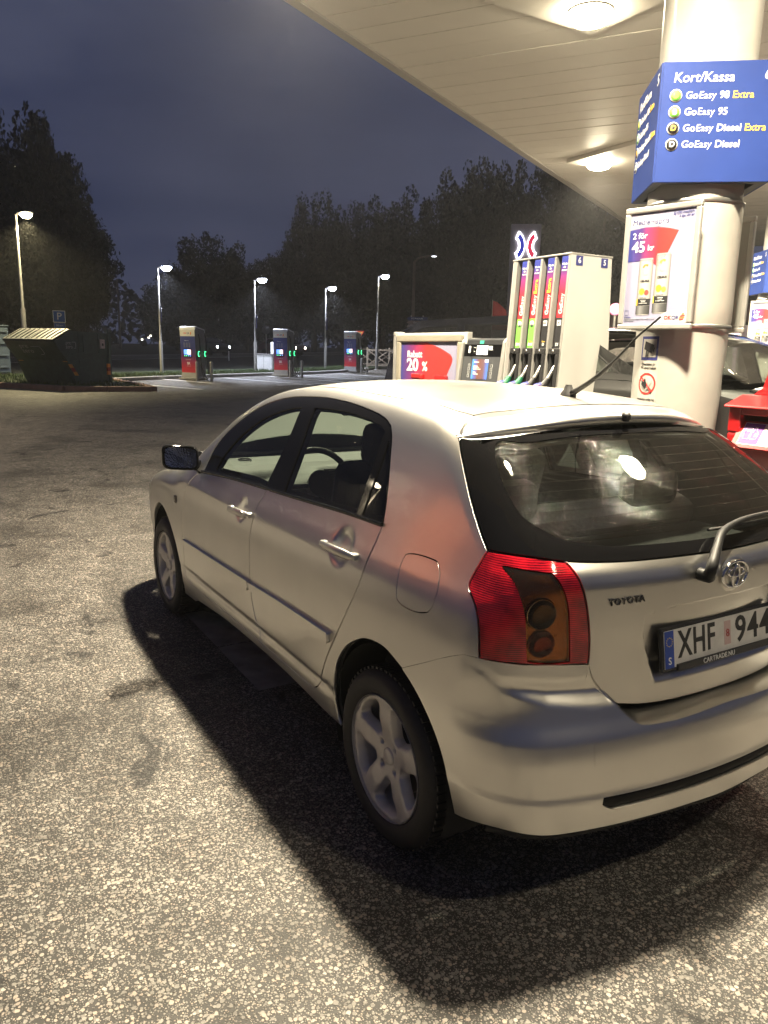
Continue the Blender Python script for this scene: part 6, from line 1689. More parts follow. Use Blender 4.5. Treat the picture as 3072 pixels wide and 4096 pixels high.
def sskin(name, curves, n, m, **kw): return skin(name, curves, n, m, su, f=suv, step=.05, grid=kw.pop('grid', .07), **kw)
def suv_side(uz, name, m, sgn, **kw):
    c = [W2(u, z) for u, z in uz]
    if sgn < 0: c = [(p[0], 2 * SUVY - p[1], p[2]) for p in c]
    segs = [[c[i], c[(i + 1) % len(c)]] for i in range(len(c))]
    return sskin(name, segs, (0, sgn, .1), m, **kw)
arc = lambda uc, a0, a1: [(uc + .42 * math.cos(math.radians(a)), .38 + .42 * math.sin(math.radians(a))) for a in np.linspace(a0, a1, 9)]
lower = [(-.82, .35), (-.46, .30)] + arc(0, 190, -10)[0:] + [(.5, .28), (2.35, .28)] + arc(2.85, 190, -10) + [(3.35, .32), (3.55, .36), (3.6, .8), (3.5, 1.24), (2.75, 1.36), (2.62, 1.36), (-.72, 1.36), (-.84, .9)]
for sgn in (1, -1):
    suv_side(lower, 'body_side', SUVP, sgn)
    suv_side([(-.55, 1.40), (.42, 1.40), (.42, 1.76), (-.15, 1.74), (-.38, 1.68)], 'rear_side_window', GLASS_D, sgn, thick=0, off=-.01)
    suv_side([(.52, 1.40), (1.45, 1.40), (1.42, 1.76), (.52, 1.76)], 'middle_side_window', GLASS_D, sgn, thick=0, off=-.01)
    suv_side([(1.55, 1.40), (2.35, 1.40), (1.95, 1.62), (1.52, 1.75)], 'front_side_window', GLASS, sgn, thick=0, off=-.01)
    fr_o = [(-.72, 1.36), (2.62, 1.36), (2.30, 1.50), (1.95, 1.655), (1.62, 1.78), (1.2, 1.80), (-.2, 1.79), (-.5, 1.70)]
    hol = [[W2(u, z) for u, z in h_] for h_ in ([(-.55, 1.40), (.42, 1.40), (.42, 1.76), (-.15, 1.74), (-.38, 1.68)], [(.52, 1.40), (1.45, 1.40), (1.42, 1.76), (.52, 1.76)], [(1.55, 1.40), (2.35, 1.40), (1.95, 1.62), (1.52, 1.75)])]
    if sgn < 0: hol = [[(p[0], 2 * SUVY - p[1], p[2]) for p in h_] for h_ in hol]
    hol = [[[h_[i], h_[(i + 1) % len(h_)]] for i in range(len(h_))] for h_ in hol]
    suv_side(fr_o, 'window_surround', SUVP, sgn, thick=0, off=-.004, gap=-.01, holes=hol, liner=TRIMG)
    suv_side([(.42, 1.37), (.52, 1.37), (.52, 1.79), (.42, 1.79)], 'window_pillar', BLACK, sgn, thick=0)
    suv_side([(1.45, 1.37), (1.55, 1.37), (1.52, 1.78), (1.42, 1.79)], 'window_pillar', BLACK, sgn, thick=0)
    suv_side([(-.72, 1.365), (-.55, 1.365), (-.38, 1.69), (-.2, 1.79), (-.5, 1.70)], 'rear_pillar', SUVP, sgn, thick=0)
    suv_side([(2.62, 1.37), (2.36, 1.40), (1.95, 1.625), (1.55, 1.76), (1.62, 1.785), (1.95, 1.665), (2.32, 1.50)], 'front_pillar', SUVP, sgn, thick=0)
    suv_side([(-.2, 1.745), (1.5, 1.765), (1.6, 1.78), (1.2, 1.81), (-.2, 1.80)], 'roof_rail_panel', SUVP, sgn, thick=0)
T2 = lambda u, y: list(march(np.array([[SUVX - u, SUVY + y, 3.]]), np.array([[0, 0, -1.]]), suv)[0])
def tpoly(name, uy, m, n, **kw):
    c = [T2(u, y) for u, y in uy]
    return sskin(name, [[c[i], c[(i + 1) % len(c)]] for i in range(len(c))], n, m, **kw)
tpoly('roof_panel', [(-.5, -.62), (-.5, .62), (1.55, .64), (1.62, 0), (1.55, -.64)], SUVP, (0, 0, 1), liner=LINER)
tpoly('windscreen', [(1.60, .62), (2.0, .72), (2.52, .80), (2.62, 0), (2.52, -.80), (2.0, -.72), (1.60, -.62), (1.66, 0)], GLASS, (-.5, 0, .85), thick=0)
tpoly('bonnet', [(2.60, .86), (3.2, .82), (3.55, .70), (3.66, 0), (3.55, -.70), (3.2, -.82), (2.60, -.86), (2.68, 0)], SUVP, (-.1, 0, 1))
R2 = lambda y, z: list(march(np.array([[SUVX - 6, SUVY + y, z]]), np.array([[1., 0, 0]]), suv)[0])
c = [R2(y, z) for y, z in ((.85, .4), (.85, 1.15), (.7, 1.28), (-.7, 1.28), (-.85, 1.15), (-.85, .4))]
sskin('front_bumper', [[c[i], c[(i + 1) % 6]] for i in range(6)], (-1, 0, 0), SUVP)
for u in (0, 2.85):
    for sgn in (1, -1):
        w = bpy.data.objects.new('wheel', None); COL.objects.link(w); w.parent = su; w.location = (SUVX - u, SUVY + sgn * .90, .37)
        MB().lathe([(.22, -.02 * sgn), (.25, .0), (.34, .0), (.37, -.03 * sgn), (.37, -.22 * sgn), (.2, -.24 * sgn)], (0, 0, 0), 'y', 32).build('tyre', RUBBER, w)
        MB().lathe([(0, -.02 * sgn), (.05, -.015 * sgn), (.2, -.035 * sgn), (.23, -.01 * sgn)], (0, 0, 0), 'y', 20).build('rim', ALLOY, w)
MB().box((SUVX - 1.3, SUVY, .62), (3.6, 1.5, .5), bev=.05).build('floor_pan', UNDER, su)
MB().box((SUVX - 2.3, SUVY, 1.28), (.5, 1.6, .18), bev=.05).build('dashboard', DASH, su)
for sgn in (1, -1):
    MB().box((SUVX - 1.1, SUVY + sgn * .42, 1.2), (.16, .5, .75), bev=.06).build('seat_back', CLOTH, su)
    MB().box((SUVX - 2.18, SUVY + sgn * 1.06, 1.43), (.10, .22, .15), bev=.035).build('door_mirror', SUVP, su)

# ================================================================== lamp posts and banners
GALV = mat('galvanised_steel', (.40, .39, .37), .45, .6, noise=(8, .2))
def lamp_post(x, y, h, col, power, glow, label, steps=(1.4,), r=(.075, .045), banner=None, head=.30, arm=.0, angle=0, spot=True):
    z = float(G(x, y))
    t = thing('lamp_post', label, 'lamp post', (x, y, z + .06), angle, 'lamp posts round the charging bays')
    MB().lathe([(.16, 0), (.16, .03), (.10, .05)], (0, 0, 0), 'z', 16).build('post_base', CONC, t)
    prof = [(r[0], 0), (r[0], steps[0] - .05), (r[1], steps[0] + .06), (r[1] * .8, h)]
    MB().lathe(prof, (0, 0, 0), 'z', 16).build('post_pole', GALV, t)
    # luminaire: a slim tilted plate reaching towards the bays (local +x)
    MB().cyl((0, 0, h - .03), (.12, 0, h + .02), .03, n=10).build('post_arm', GALV, t)
    MB().box((.33, 0, h + .05), (.52, .24, .07), bev=.02, rot=Matrix.Rotation(math.radians(-6), 3, 'Y')).build('lamp_head', mat('lamp_head_grey', (.30, .30, .30), .5), t)
    MB().lathe([(.21, .03), (.205, -.02), (.16, -.09), (.09, -.125), (0, -.135)], (.36, 0, h + .0), 'z', 20).build('lamp_lens', emitter('post_lens_%s' % label[:12].replace(' ', '_'), col, glow), t)
    L = bpy.data.lights.new('post_light', 'SPOT'); L.energy = power; L.color = col; L.spot_size = math.radians(138); L.spot_blend = .4; L.shadow_soft_size = .10
    lo = bpy.data.objects.new('post_light', L); COL.objects.link(lo); lo.parent = t; lo.location = (.36, 0, h - .17)
    return t
COLD = (.78, .84, 1.0)
AIM = math.radians(-118)
p2 = lamp_post(31.84, -6.90, 4.42, COLD, 1900, 70, 'lamp post with blue banner left of the nearest charger', angle=AIM)
p3 = lamp_post(32.47, -11.48, 4.20, COLD, 1900, 70, 'lamp post with blue banner left of the middle charger', angle=AIM)
p4 = lamp_post(35.45, -16.63, 4.20, COLD, 1900, 70, 'lamp post with blue banner left of the farthest charger', angle=AIM)
p5 = lamp_post(33.9, -18.95, 4.85, (1.0, .95, .70), 300, 40, 'lamp post without banner beside the wooden fence', angle=AIM)
p1 = lamp_post(29.4, -1.30, 5.75, (1.0, .84, .46), 3600, 70, 'tall warm lamp post behind the waste container at the left edge', steps=(2.5,), r=(.085, .055), angle=AIM)
p6 = lamp_post(15.5, 9.5, 5.75, (1.0, .84, .58), 10000, 70, 'warm lamp post outside the left edge of the picture', steps=(2.5,), r=(.085, .055), angle=math.radians(-100))  # assumed post, never in view, added to brighten the left forecourt
def banner(x, y, z0, z1, label):
    t = thing('pole_banner', label, 'banner', (x, y, z0), AIM + math.radians(90 + 15), 'charging banners on the lamp posts')
    h = z1 - z0; w = .27
    MB().box((0, -.075, h / 2), (w * 2 * .5, .012, h)).build('banner_sheet', mat('banner_blue', (.06, .065, .26), .5), t)
    MB().box((0, -.068, h + .01), (w, .03, .02)).build('banner_arm', GALV, t)
    yy = -.083; s = w / .27
    def icon(pts, r=.006): MB().tube([(a * s, yy, h * .68 + b_ * s) for a, b_ in pts], r, 5).build('car_icon', PWHITE, t)
    icon([(-.09, -.05), (-.10, .01), (-.06, .03), (-.03, .075), (.06, .075), (.10, .03), (.115, -.01), (.10, -.05), (-.09, -.05)])
    icon([(-.09, .03), (-.10, .12), (-.05, .10), (0, .14), (.05, .11), (.07, .13)])
    icon([(.01, .05), (-.01, .01), (.02, .01), (.0, -.03)], .005)
    for k in range(4): text(('Kör på el', 'Ladda snabbt', 'här och nu', 'okq8.se')[k], .040, PWHITE, t, (0, yy, h * .36 - .052 * k), (1, 0, 0), (0, 0, 1))
    return t
banner(31.84, -6.90, float(G(31.84, -6.9)) + 2.25, float(G(31.84, -6.9)) + 2.92, 'blue charging banner on the lamp post left of the nearest charger')
banner(32.47, -11.48, float(G(32.47, -11.48)) + 2.08, float(G(32.47, -11.48)) + 2.70, 'blue charging banner on the lamp post left of the middle charger')
banner(35.45, -16.63, float(G(35.45, -16.63)) + 2.11, float(G(35.45, -16.63)) + 2.73, 'blue charging banner on the lamp post left of the farthest charger')

# ================================================================== chargers
CH_G = ramp_mat('charger_blue_to_red', [(0, (.50, .02, .03)), (.16, (.45, .02, .035)), (.50, (.10, .025, .12)), (.68, (.03, .04, .17)), (1, (.03, .04, .18))])
CHW = mat('charger_white', (.60, .60, .60), .4, noise=(4, .08))
CHG = mat('charger_grey', (.20, .19, .19), .5, noise=(6, .15))
def charger(x, y, rot, label):
    t = thing('car_charger', label, 'charger', (x, y, float(G(x, y)) + .01), rot, 'fast chargers in the parking bays')
    MB().box((0, 0, .05), (.80, .86, .10), bev=.02).build('plinth', CONC, t)
    prof = [(-.36, .10), (-.30, .30), (-.37, 1.70), (-.385, 1.90), (-.36, 2.00), (-.28, 2.03), (.33, 1.93), (.36, 1.86), (.36, .10)]
    MB().prism(prof, -.33, .33, 'yz').build('charger_body', CHG, t)
    cap = MB().prism([(-.388, 1.90), (-.365, 2.01), (-.28, 2.042), (.34, 1.942), (.372, 1.87), (.372, 1.80), (.34, 1.80), (.34, 1.85), (.32, 1.90), (-.28, 2.0), (-.35, 1.93)], -.342, .342, 'yz').build('charger_cap', CHW, t)
    def fy(z): return float(np.interp(z, [.30, 1.70, 1.90], [-.30, -.37, -.385])) - .004
    def fr(name, x0, x1, z0, z1, m, off=0., n=4):
        mb = MB(); vs = []; fs = []
        for i in range(n + 1):
            z = z0 + (z1 - z0) * i / n
            vs += [(x0, fy(z) - off, z), (x1, fy(z) - off, z)]
        for i in range(n): fs.append([2 * i, 2 * i + 1, 2 * i + 3, 2 * i + 2])
        mb.add(vs, fs); return mb.build(name, m, t)
    fr('front_graphic', -.325, .325, .22, 1.66, CH_G)
    fr('front_header', -.325, .325, 1.665, 1.895, mat('header_cream', (.62, .60, .54), .45))
    text('OK', .085, PRED, t, (-.17, fy(1.77) - .003, 1.775), (1, 0, 0), (0, 0, 1), align='LEFT', bold=.02)
    text('Q8', .085, PNAVY, t, (-.03, fy(1.77) - .003, 1.775), (1, 0, 0), (0, 0, 1), align='LEFT', bold=.01)
    MB().prism([(.125, 1.72), (.165, 1.73), (.18, 1.78), (.16, 1.84), (.13, 1.80)], fy(1.78) - .003, fy(1.78) - .006, 'xz').build('flame_logo', PORANGE, t)
    text('Välkommen', .04, PWHITE, t, (-.05, fy(1.5) - .003, 1.50), (1, 0, 0), (0, 0, 1))
    for k in range(3):
        MB().tube([(-.17 + .11 * k, fy(1.3) - .004, 1.24), (-.17 + .11 * k, fy(1.4) - .004, 1.42), (-.13 + .11 * k, fy(1.4) - .004, 1.42), (-.13 + .11 * k, fy(1.3) - .004, 1.24)], .006, 4).build('plug_icon', PGREY, t)
    fr('screen_bezel', -.21, .16, .86, 1.19, BLACK, .004)
    fr('screen', -.19, .12, .97, 1.16, ramp_mat('charger_screen', [(0, (.12, .30, .95)), (.45, (.18, .40, 1.0)), (.6, (.85, .88, 1.0)), (1, (.9, .5, .6))], 0, emit=1.6) if 'charger_screen' not in MATS else MATS['charger_screen'], .007)
    for k in range(4):
        MB().box((-.16 + .085 * k, fy(.92) - .010, .92), (.03, .008, .03)).build('key_lamp', emitter('key_lamp_%d' % k, ((.05, 1, .4), (.05, 1, .4), (.1, .6, 1), (.2, .3, 1))[k], 2.5), t)
    text('SK', .13, PWHITE, t, (-.01, fy(.62) - .003, .63), (1, 0, 0), (0, 0, 1), bold=.02)
    text('skellefteakraft.se', .028, PWHITE, t, (-.01, fy(.54) - .003, .53), (1, 0, 0), (0, 0, 1))
    text('Ring 010-000 00 00', .03, PWHITE, t, (-.02, fy(.77) - .003, .775), (1, 0, 0), (0, 0, 1))
    sl_ = MB()
    for k in range(26): sl_.box((.336, .02, .30 + .055 * k), (.018, .54, .020))
    tag(sl_.build('side_louvres', CHG, t), kind='stuff')
    for k, yy in enumerate((-.24, .24)):
        hd = MB().box((.37, yy, 1.0), (.07, .10, .24), bev=.02).build('connector_holster', TRIMG, t)
        GRN = emitter('holster_green', (.05, 1.0, .35), 3.0)
        MB().tube([(.412, yy + .05, 1.09), (.412, yy - .04, 1.09), (.412, yy - .055, 1.0), (.412, yy - .04, .91), (.412, yy + .05, .91)], .014, 6).build('holster_light', GRN, hd)
        MB().tube([(.40, yy, .98), (.47, yy - .03, .96), (.52, yy - .10, .88)], [.03, .028, .02], 8).build('connector', TRIMG, t)
        MB().tube(curve_pts([(.52, yy - .10, .88), (.60, yy - .16, .6), (.72, yy - .18, .25), (.80, yy - .10, .05), (.66, yy, .04), (.50, yy + .06, .25), (.42, yy + .10, .8), (.38, yy + .12, 1.5), (.33, yy + .12, 1.75)], .06), .018, 7).build('charging_cable', RUBBER, t)
    return t
CR = math.radians(-138)
charger(28.05, -7.15, CR, 'fast charger nearest the waste container, blue to red front and lit screen')
charger(29.75, -11.75, CR, 'middle fast charger of three, between the two lit posts')
charger(33.15, -17.05, CR, 'farthest fast charger, next to the wooden fence')
k_ = 0
for bx_, by_, lb in ((26.95, -6.95, 'short steel bollard left of the cables of the nearest charger'), (26.75, -7.45, 'short steel bollard right of the cables of the nearest charger'), (28.5, -11.5, 'short steel bollard left of the cables of the middle charger'), (28.5, -12.05, 'short steel bollard right of the cables of the middle charger'), (32.0, -16.95, 'short steel bollard at the farthest charger')):
    tag(MB().lathe([(.055, 0), (.055, .72), (.05, .745), (0, .755)], (0, 0, 0), 'z', 16).build('bollard', GALV, None, (bx_, by_, float(G(bx_, by_)))), lb, 'bollard', 'bollards in front of the chargers')
# transformer cabinets behind the middle charger
cb = thing('electric_cabinet', 'pale grey electric cabinet behind the middle charger', 'cabinet', (33.2, -12.3, float(G(33.2, -12.3)) + .06), CR)
MB().box((0, 0, .40), (.95, .5, .80), bev=.02).build('cabinet_box', CHW, cb)
MB().box((0, 0, .815), (1.0, .55, .04), bev=.01).build('cabinet_lid', CHG, cb)
MB().box((0, -.253, .40), (.012, .006, .74)).build('door_gap', CHG, cb)
MB().box((.46, .3, .70), (.5, .45, 1.38), bev=.02).build('tall_box', CHW, cb)

# ================================================================== waste container
DG = mat('container_green', (.065, .095, .090), .5, noise=(5, .25), bump=(25, .15, .01))
DGD = mat('container_dark', (.018, .026, .026), .6, noise=(5, .25))
o_ = (24.786, -2.264)
wc = thing('waste_container', 'dark green waste container with pale ribbed lids on the grass island', 'container', (o_[0], o_[1], float(G(*o_)) + .10), math.atan2(-.776, .63))
# local: x = back (u), y = along the container to the left (l), z up
end = [(.0, .0), (1.57, .0), (1.60, .98), (1.66, 1.00), (1.66, 1.66), (-.15, 1.69), (-.87, 1.36), (-.74, 1.16), (-.36, .75)]
MB().prism(end, 0, 2.08, 'xz').build('hopper_body', DG, wc)
def eside(name, pts, m, d=.02, yy=0.): return MB().prism(pts, yy - d, yy + .002, 'xz').build(name, m, wc)
eside('end_post', [(1.55, .0), (1.66, .0), (1.68, 1.70), (1.58, 1.70)], DG, .06)
eside('service_door', [(.38, 1.03), (1.02, 1.02), (1.02, 1.58), (.38, 1.60)], DG, .022)
eside('lower_door', [(.22, .03), (1.22, .04), (1.25, .90), (.18, .76)], DG, .016)
eside('end_rail', [(-.15, .93), (1.62, .95), (1.62, 1.0), (-.15, .99)], DG, .03)
eside('side_rib', [(.16, 1.0), (.22, 1.0), (.22, 1.64), (.16, 1.64)], DG, .03)
eside('side_rib', [(1.09, 1.0), (1.15, 1.0), (1.15, 1.64), (1.09, 1.64)], DG, .03)
eside('notice', [(1.19, 1.15), (1.40, 1.15), (1.40, 1.45), (1.19, 1.45)], mat('notice_pink', (.50, .40, .40), .5), .034)
text('prezero', .035, PBLACK, wc, (1.295, -.0365, 1.40), (1, 0, 0), (0, 0, 1))
eside('notice_mark', [(1.26, 1.24), (1.34, 1.24), (1.34, 1.32), (1.26, 1.32)], PBLACK, .036)
for seg, cols in (([(1.47, .27), (1.59, .27)], 0), ([(-.06, .30), (.10, .30)], 1)):
    for k in range(3):
        z0 = .27 + .125 * k; sh = 0 if not cols else -.10 * k
        eside('reflector', [(seg[0][0] + sh, z0), (seg[1][0] + sh, z0), (seg[1][0] + sh - (.08 if cols else 0), z0 + .12), (seg[0][0] + sh - (.08 if cols else 0), z0 + .12)], (PORANGE if k % 2 == 0 else mat('reflector_red', (.30, .03, .02), .4)) if not cols else (mat('reflector_amber', (.62, .26, .04), .4) if k % 2 == 0 else MATS['reflector_red']), .065 if not cols else .012)
LOGO = mat('logo_pale', (.42, .42, .42), .5)
text('pre\nzero', .17, LOGO, wc, (-.40, -.006, 1.25), (1, 0, 0), (0, 0, 1), align='LEFT', line=.75, bold=-.006)
MB().tube([(-.12, -.006, 1.34), (.03, -.006, 1.34), (.05, -.006, 1.30), (.05, -.006, 1.17), (.02, -.006, 1.14), (-.03, -.006, 1.14)], .008, 5).build('logo_bracket', LOGO, wc)
# sloping front face (from the lid edge down to the foot) carries the large logo
fn_a = Vector((-.87, 0, 1.36)); fn_b = Vector((-.36, 0, .75)); fd = (fn_a - fn_b).normalized(); fnn = Vector((-fd.z, 0, fd.x))
fpt = lambda y_, t_, off: fn_b + Vector((0, y_, 0)) + fd * t_ + fnn * off
text('pre\nzero', .26, LOGO, wc, tuple(fpt(1.55, .50, .03)), (0, -1, 0), tuple(fd), align='LEFT', line=.75, bold=-.006)
MB().tube([fpt(1.08, .58, .03), fpt(.75, .58, .03), fpt(.70, .52, .03), fpt(.70, .30, .03), fpt(.76, .26, .03), fpt(.85, .26, .03)], .010, 5).build('logo_bracket', LOGO, wc)
for y_ in (.10, 1.92):
    for k in range(3):
        MB().add([fpt(y_ - .09, -.38 + .13 * k, .012), fpt(y_ + .09, -.38 + .13 * k, .012), fpt(y_ + .09, -.27 + .13 * k, .012), fpt(y_ - .09, -.27 + .13 * k, .012)], [[0, 1, 2, 3]]).build('reflector', (MATS['reflector_amber'], MATS['reflector_red'])[k % 2], wc)
# lids with ribs
la = Vector((-.90, 0, 1.375)); lb_ = Vector((-.15, 0, 1.715)); ld = (lb_ - la); ll = ld.length; ld.normalize(); ln_ = Vector((-ld.z, 0, ld.x))
LIDM = mat('lid_pale', (.26, .27, .24), .5, noise=(6, .3))
for y0 in (.03, 1.06):
    lid = bpy.data.objects.new('lid', None); COL.objects.link(lid); lid.parent = wc
    q = lambda y_, t_, off: tuple(la + ld * t_ + Vector((0, y_, 0)) + ln_ * off)
    y1 = y0 + .99
    MB().add([q(y0, 0, .01), q(y1, 0, .01), q(y1, ll, .01), q(y0, ll, .01), q(y0, 0, .045), q(y1, 0, .045), q(y1, ll, .045), q(y0, ll, .045)], [[0, 1, 2, 3], [7, 6, 5, 4], [0, 4, 5, 1], [1, 5, 6, 2], [2, 6, 7, 3], [3, 7, 4, 0]]).build('lid_sheet', LIDM, lid)
    for k in range(5):
        ya = y0 + .10 + .195 * k
        MB().tube([q(ya, .06, .05), q(ya + .02, ll * .5, .055), q(ya, ll - .05, .05)], .018, 6).build('lid_rib', DGD, lid)
    MB().box(tuple((la + Vector((0, (y0 + y1) / 2, 0)) - ld * .01)[:]), (.06, .97, .05), bev=.01).build('lid_lip', DGD, lid)
MB().cyl((-.15, -.02, 1.72), (-.15, 2.1, 1.72), .025, n=8).build('lid_hinge', DG, wc)
for yy in (.02, 2.06): MB().cyl((1.62, yy, 1.6), (1.62, yy, 1.78), .03, n=8).build('lifting_pin', DG, wc)
# second container, blue grey, cut by the left edge
w2 = thing('waste_container', 'blue grey steel container cut off by the left edge of the picture', 'container', (30.6, .6, float(G(30.6, .6)) + .10), math.atan2(-.776, .63))
BGM = mat('container_blue_grey', (.055, .075, .10), .55, noise=(4, .25))
MB().box((.8, 1.3, .95), (1.7, 3.4, 1.75), bev=.03).build('container_box', BGM, w2)
MB().box((.8, 1.3, 1.86), (1.76, 3.46, .06), bev=.02).build('container_lid', BGM, w2)
for k in range(4): MB().box((.8, -.42 + .0, .3 + .45 * k), (1.5, .05, .07), bev=.01).build('side_rib', BGM, w2)
for k in range(5): MB().box((-.07, .1 + .6 * k, .95), (.06, .08, 1.6), bev=.01).build('front_rib', BGM, w2)
# parking sign
pg = thing('parking_sign', 'blue P sign with a plate reading 30 min behind the waste container', 'sign', (27.85, -2.30, float(G(27.85, -2.3)) + .06), math.radians(90 + 172))
MB().cyl((0, 0, 0), (0, 0, 2.42), .03, n=10).build('sign_pole', GALV, pg)
MB().box((0, -.04, 2.22), (.41, .012, .41), bev=.004).build('sign_plate', PWHITE, pg)
MB().box((0, -.048, 2.22), (.37, .006, .37), bev=.002).build('sign_field', mat('traffic_blue', (.03, .09, .30), .4), pg)
text('P', .34, mat('sign_p_white', (.62, .58, .58), .4), pg, (0, -.0525, 2.22), (1, 0, 0), (0, 0, 1), bold=.01)
MB().box((0, -.04, 1.91), (.38, .012, .19), bev=.004).build('time_plate', PGREY, pg)
MB().box((0, -.048, 1.91), (.35, .006, .16), bev=.002).build('time_field', MATS['traffic_blue'], pg)
text('30 min', .085, mat('sign_p_white', (.62, .58, .58), .4), pg, (0, -.0525, 1.91), (1, 0, 0), (0, 0, 1))
# wooden fence with crossed braces
WOOD = mat('weathered_wood', (.30, .25, .20), .8, noise=(14, .3), bump=(40, .3, .01))
fe = thing('wooden_fence', 'low wooden fence with crossed braces right of the farthest charger', 'fence', (36.6, -19.9, float(G(36.6, -19.9)) + .04), math.atan2(-1.0, -.35))
for k in range(5):
    x_ = 1.28 * k
    MB().box((x_, 0, .55), (.10, .10, 1.10), bev=.01).build('fence_post', WOOD, fe)
    MB().lathe([(.06, 1.10), (.065, 1.12), (.02, 1.17), (0, 1.18)], (x_, 0, 0), 'z', 8).build('post_cap', WOOD, fe)
    if k < 4:
        MB().box((x_ + .64, -.02, 1.02), (1.17, .05, .08), bev=.006).build('top_rail', WOOD, fe)
        MB().box((x_ + .64, -.02, .16), (1.17, .05, .08), bev=.006).build('bottom_rail', WOOD, fe)
        an_ = math.atan2(.78, 1.16)
        for s_ in (1, -1):
            MB().box((x_ + .64, .012 if s_ > 0 else -.045, .59), (1.38, .03, .065), rot=Matrix.Rotation(-an_ * s_, 3, 'Y')).build('cross_brace', WOOD, fe)
# back row of the fence
fe2 = copy_tree(fe); fe2.location = Vector(fe.location) + Vector((2.6, -.6, .04)); fe2['label'] = 'second wooden fence behind the first, seen through its braces'
# ================================================================== signs and flag farther off
def dirsign(x, y, zs, rot, label, arrows):
    z = float(G(x, y))
    t = thing('direction_sign', label, 'sign', (x, y, z), rot, 'direction signs by the road')
    for px in (-.35, .35): MB().cyl((px, .05, 0), (px, .05, zs[-1][1] - z + .1), .035, n=8).build('sign_post', GALV, t)
    for (z0, z1, m, wd, sgn) in zs:
        h = z1 - z0; w = .62
        pts = [(-w, z0 - z), (w - .12, z0 - z), (w, (z0 + z1) / 2 - z), (w - .12, z1 - z), (-w, z1 - z)]
        if sgn < 0: pts = [(-a, b_) for a, b_ in pts]
        MB().prism(pts, -.02, 0, 'xz').build('sign_board', m, t)
        text(wd, h * .6, PWHITE if m is not SBW else PBLACK, t, (0, -.023, (z0 + z1) / 2 - z), (1, 0, 0), (0, 0, 1))
    return t
SBB = mat('road_sign_blue', (.04, .06, .16), .5); SBW = mat('road_sign_pale', (.40, .34, .34), .5); SBT = mat('road_sign_brown', (.26, .20, .18), .5)
FACE = math.radians(-31 - 90)
dirsign(36.7, -23.3, [(2.83, 3.00, SBT, 'Vandrarhem', -1), (3.02, 3.24, SBW, 'Centrum', -1), (3.26, 3.46, SBT, 'Bibliotek', -1), (3.48, 3.68, SBB, 'STRÄNGNÄS', -1)], FACE, 'stack of four direction signs pointing left, above the discount board', 0)
dirsign(35.6, -25.0, [(3.08, 3.26, SBW, 'Järna', 1), (3.28, 3.50, SBB, 'SÖDERTÄLJE 12', 1)], FACE, 'two direction signs pointing right, above the discount board', 0)
yg = thing('give_way_sign', 'orange triangular give way sign just behind the farthest charger', 'sign', (37.6, -19.95, float(G(37.6, -19.95))), FACE)
MB().cyl((0, .03, 0), (0, .03, 2.1), .03, n=8).build('sign_post', GALV, yg)
MB().prism([(-.25, 2.12), (.25, 2.12), (0, 1.70)], -.012, .0, 'xz').build('sign_plate', PRED, yg)
MB().prism([(-.17, 2.075), (.17, 2.075), (0, 1.79)], -.018, -.012, 'xz').build('sign_field', mat('give_way_yellow', (.65, .30, .04), .5), yg)
rg = thing('round_road_sign', 'dim round sign seen from behind beside the middle charger', 'sign', (44.3, -16.85, float(G(44.3, -16.85))), FACE)
MB().cyl((0, .03, 0), (0, .03, 2.3), .03, n=8).build('sign_post', GALV, rg)
MB().lathe([(0, -.02), (.27, -.02), (.27, 0), (0, 0)], (0, 0, 2.10), 'y', 24).build('sign_plate', mat('sign_back_grey', (.12, .12, .12), .6), rg)
dp_ = thing('roadside_marker', 'slim white marker post at the edge of the road', 'post', (49.2, -16.1, float(G(49.2, -16.1))))
MB().box((0, 0, .45), (.10, .06, .9), bev=.02).build('marker_post', PWHITE, dp_)
MB().box((-.04, .0, .72), (.06, .07, .12)).build('marker_band', PBLACK, dp_)
fg = thing('beach_flag', 'red and white feather flag left of the fuel pump', 'flag', (13.3, -10.45, float(G(13.3, -10.45))), FACE)
MB().cyl((-.20, 0, 0), (-.20, 0, 2.75), .012, .006, n=8).build('flag_pole', ALU, fg)
def flagpoly(name, pts, m):
    mb = MB(); n = len(pts) // 2
    vs = []
    for i in range(n):
        a, b_ = pts[i], pts[-1 - i]
        for k in range(7):
            t = k / 6; vs.append((a[0] + (b_[0] - a[0]) * t, .02 * math.sin(t * 9 + a[1] * 3), a[1] + (b_[1] - a[1]) * t))
    fs = [[i * 7 + k, i * 7 + k + 1, (i + 1) * 7 + k + 1, (i + 1) * 7 + k] for i in range(n - 1) for k in range(6)]
    mb.add(vs, fs, 0, True); o = mb.build(name, m, fg); sd = o.modifiers.new('solid', 'SOLIDIFY'); sd.thickness = .004
flagpoly('flag_red', [(-.20, 2.72), (-.20, 2.5), (-.20, 2.2), (-.20, 2.02), (.22, 2.02), (.22, 2.2), (.14, 2.5), (-.10, 2.70)], mat('flag_red', (.42, .05, .06), .7))
flagpoly('flag_white', [(-.20, 2.02), (-.20, 1.5), (-.20, .8), (.16, .8), (.20, 1.5), (.22, 2.02)], mat('flag_white', (.55, .53, .55), .7))
text('Q8', .16, PWHITE, fg, (.02, -.03, 2.25), (1, 0, 0), (0, 0, 1))
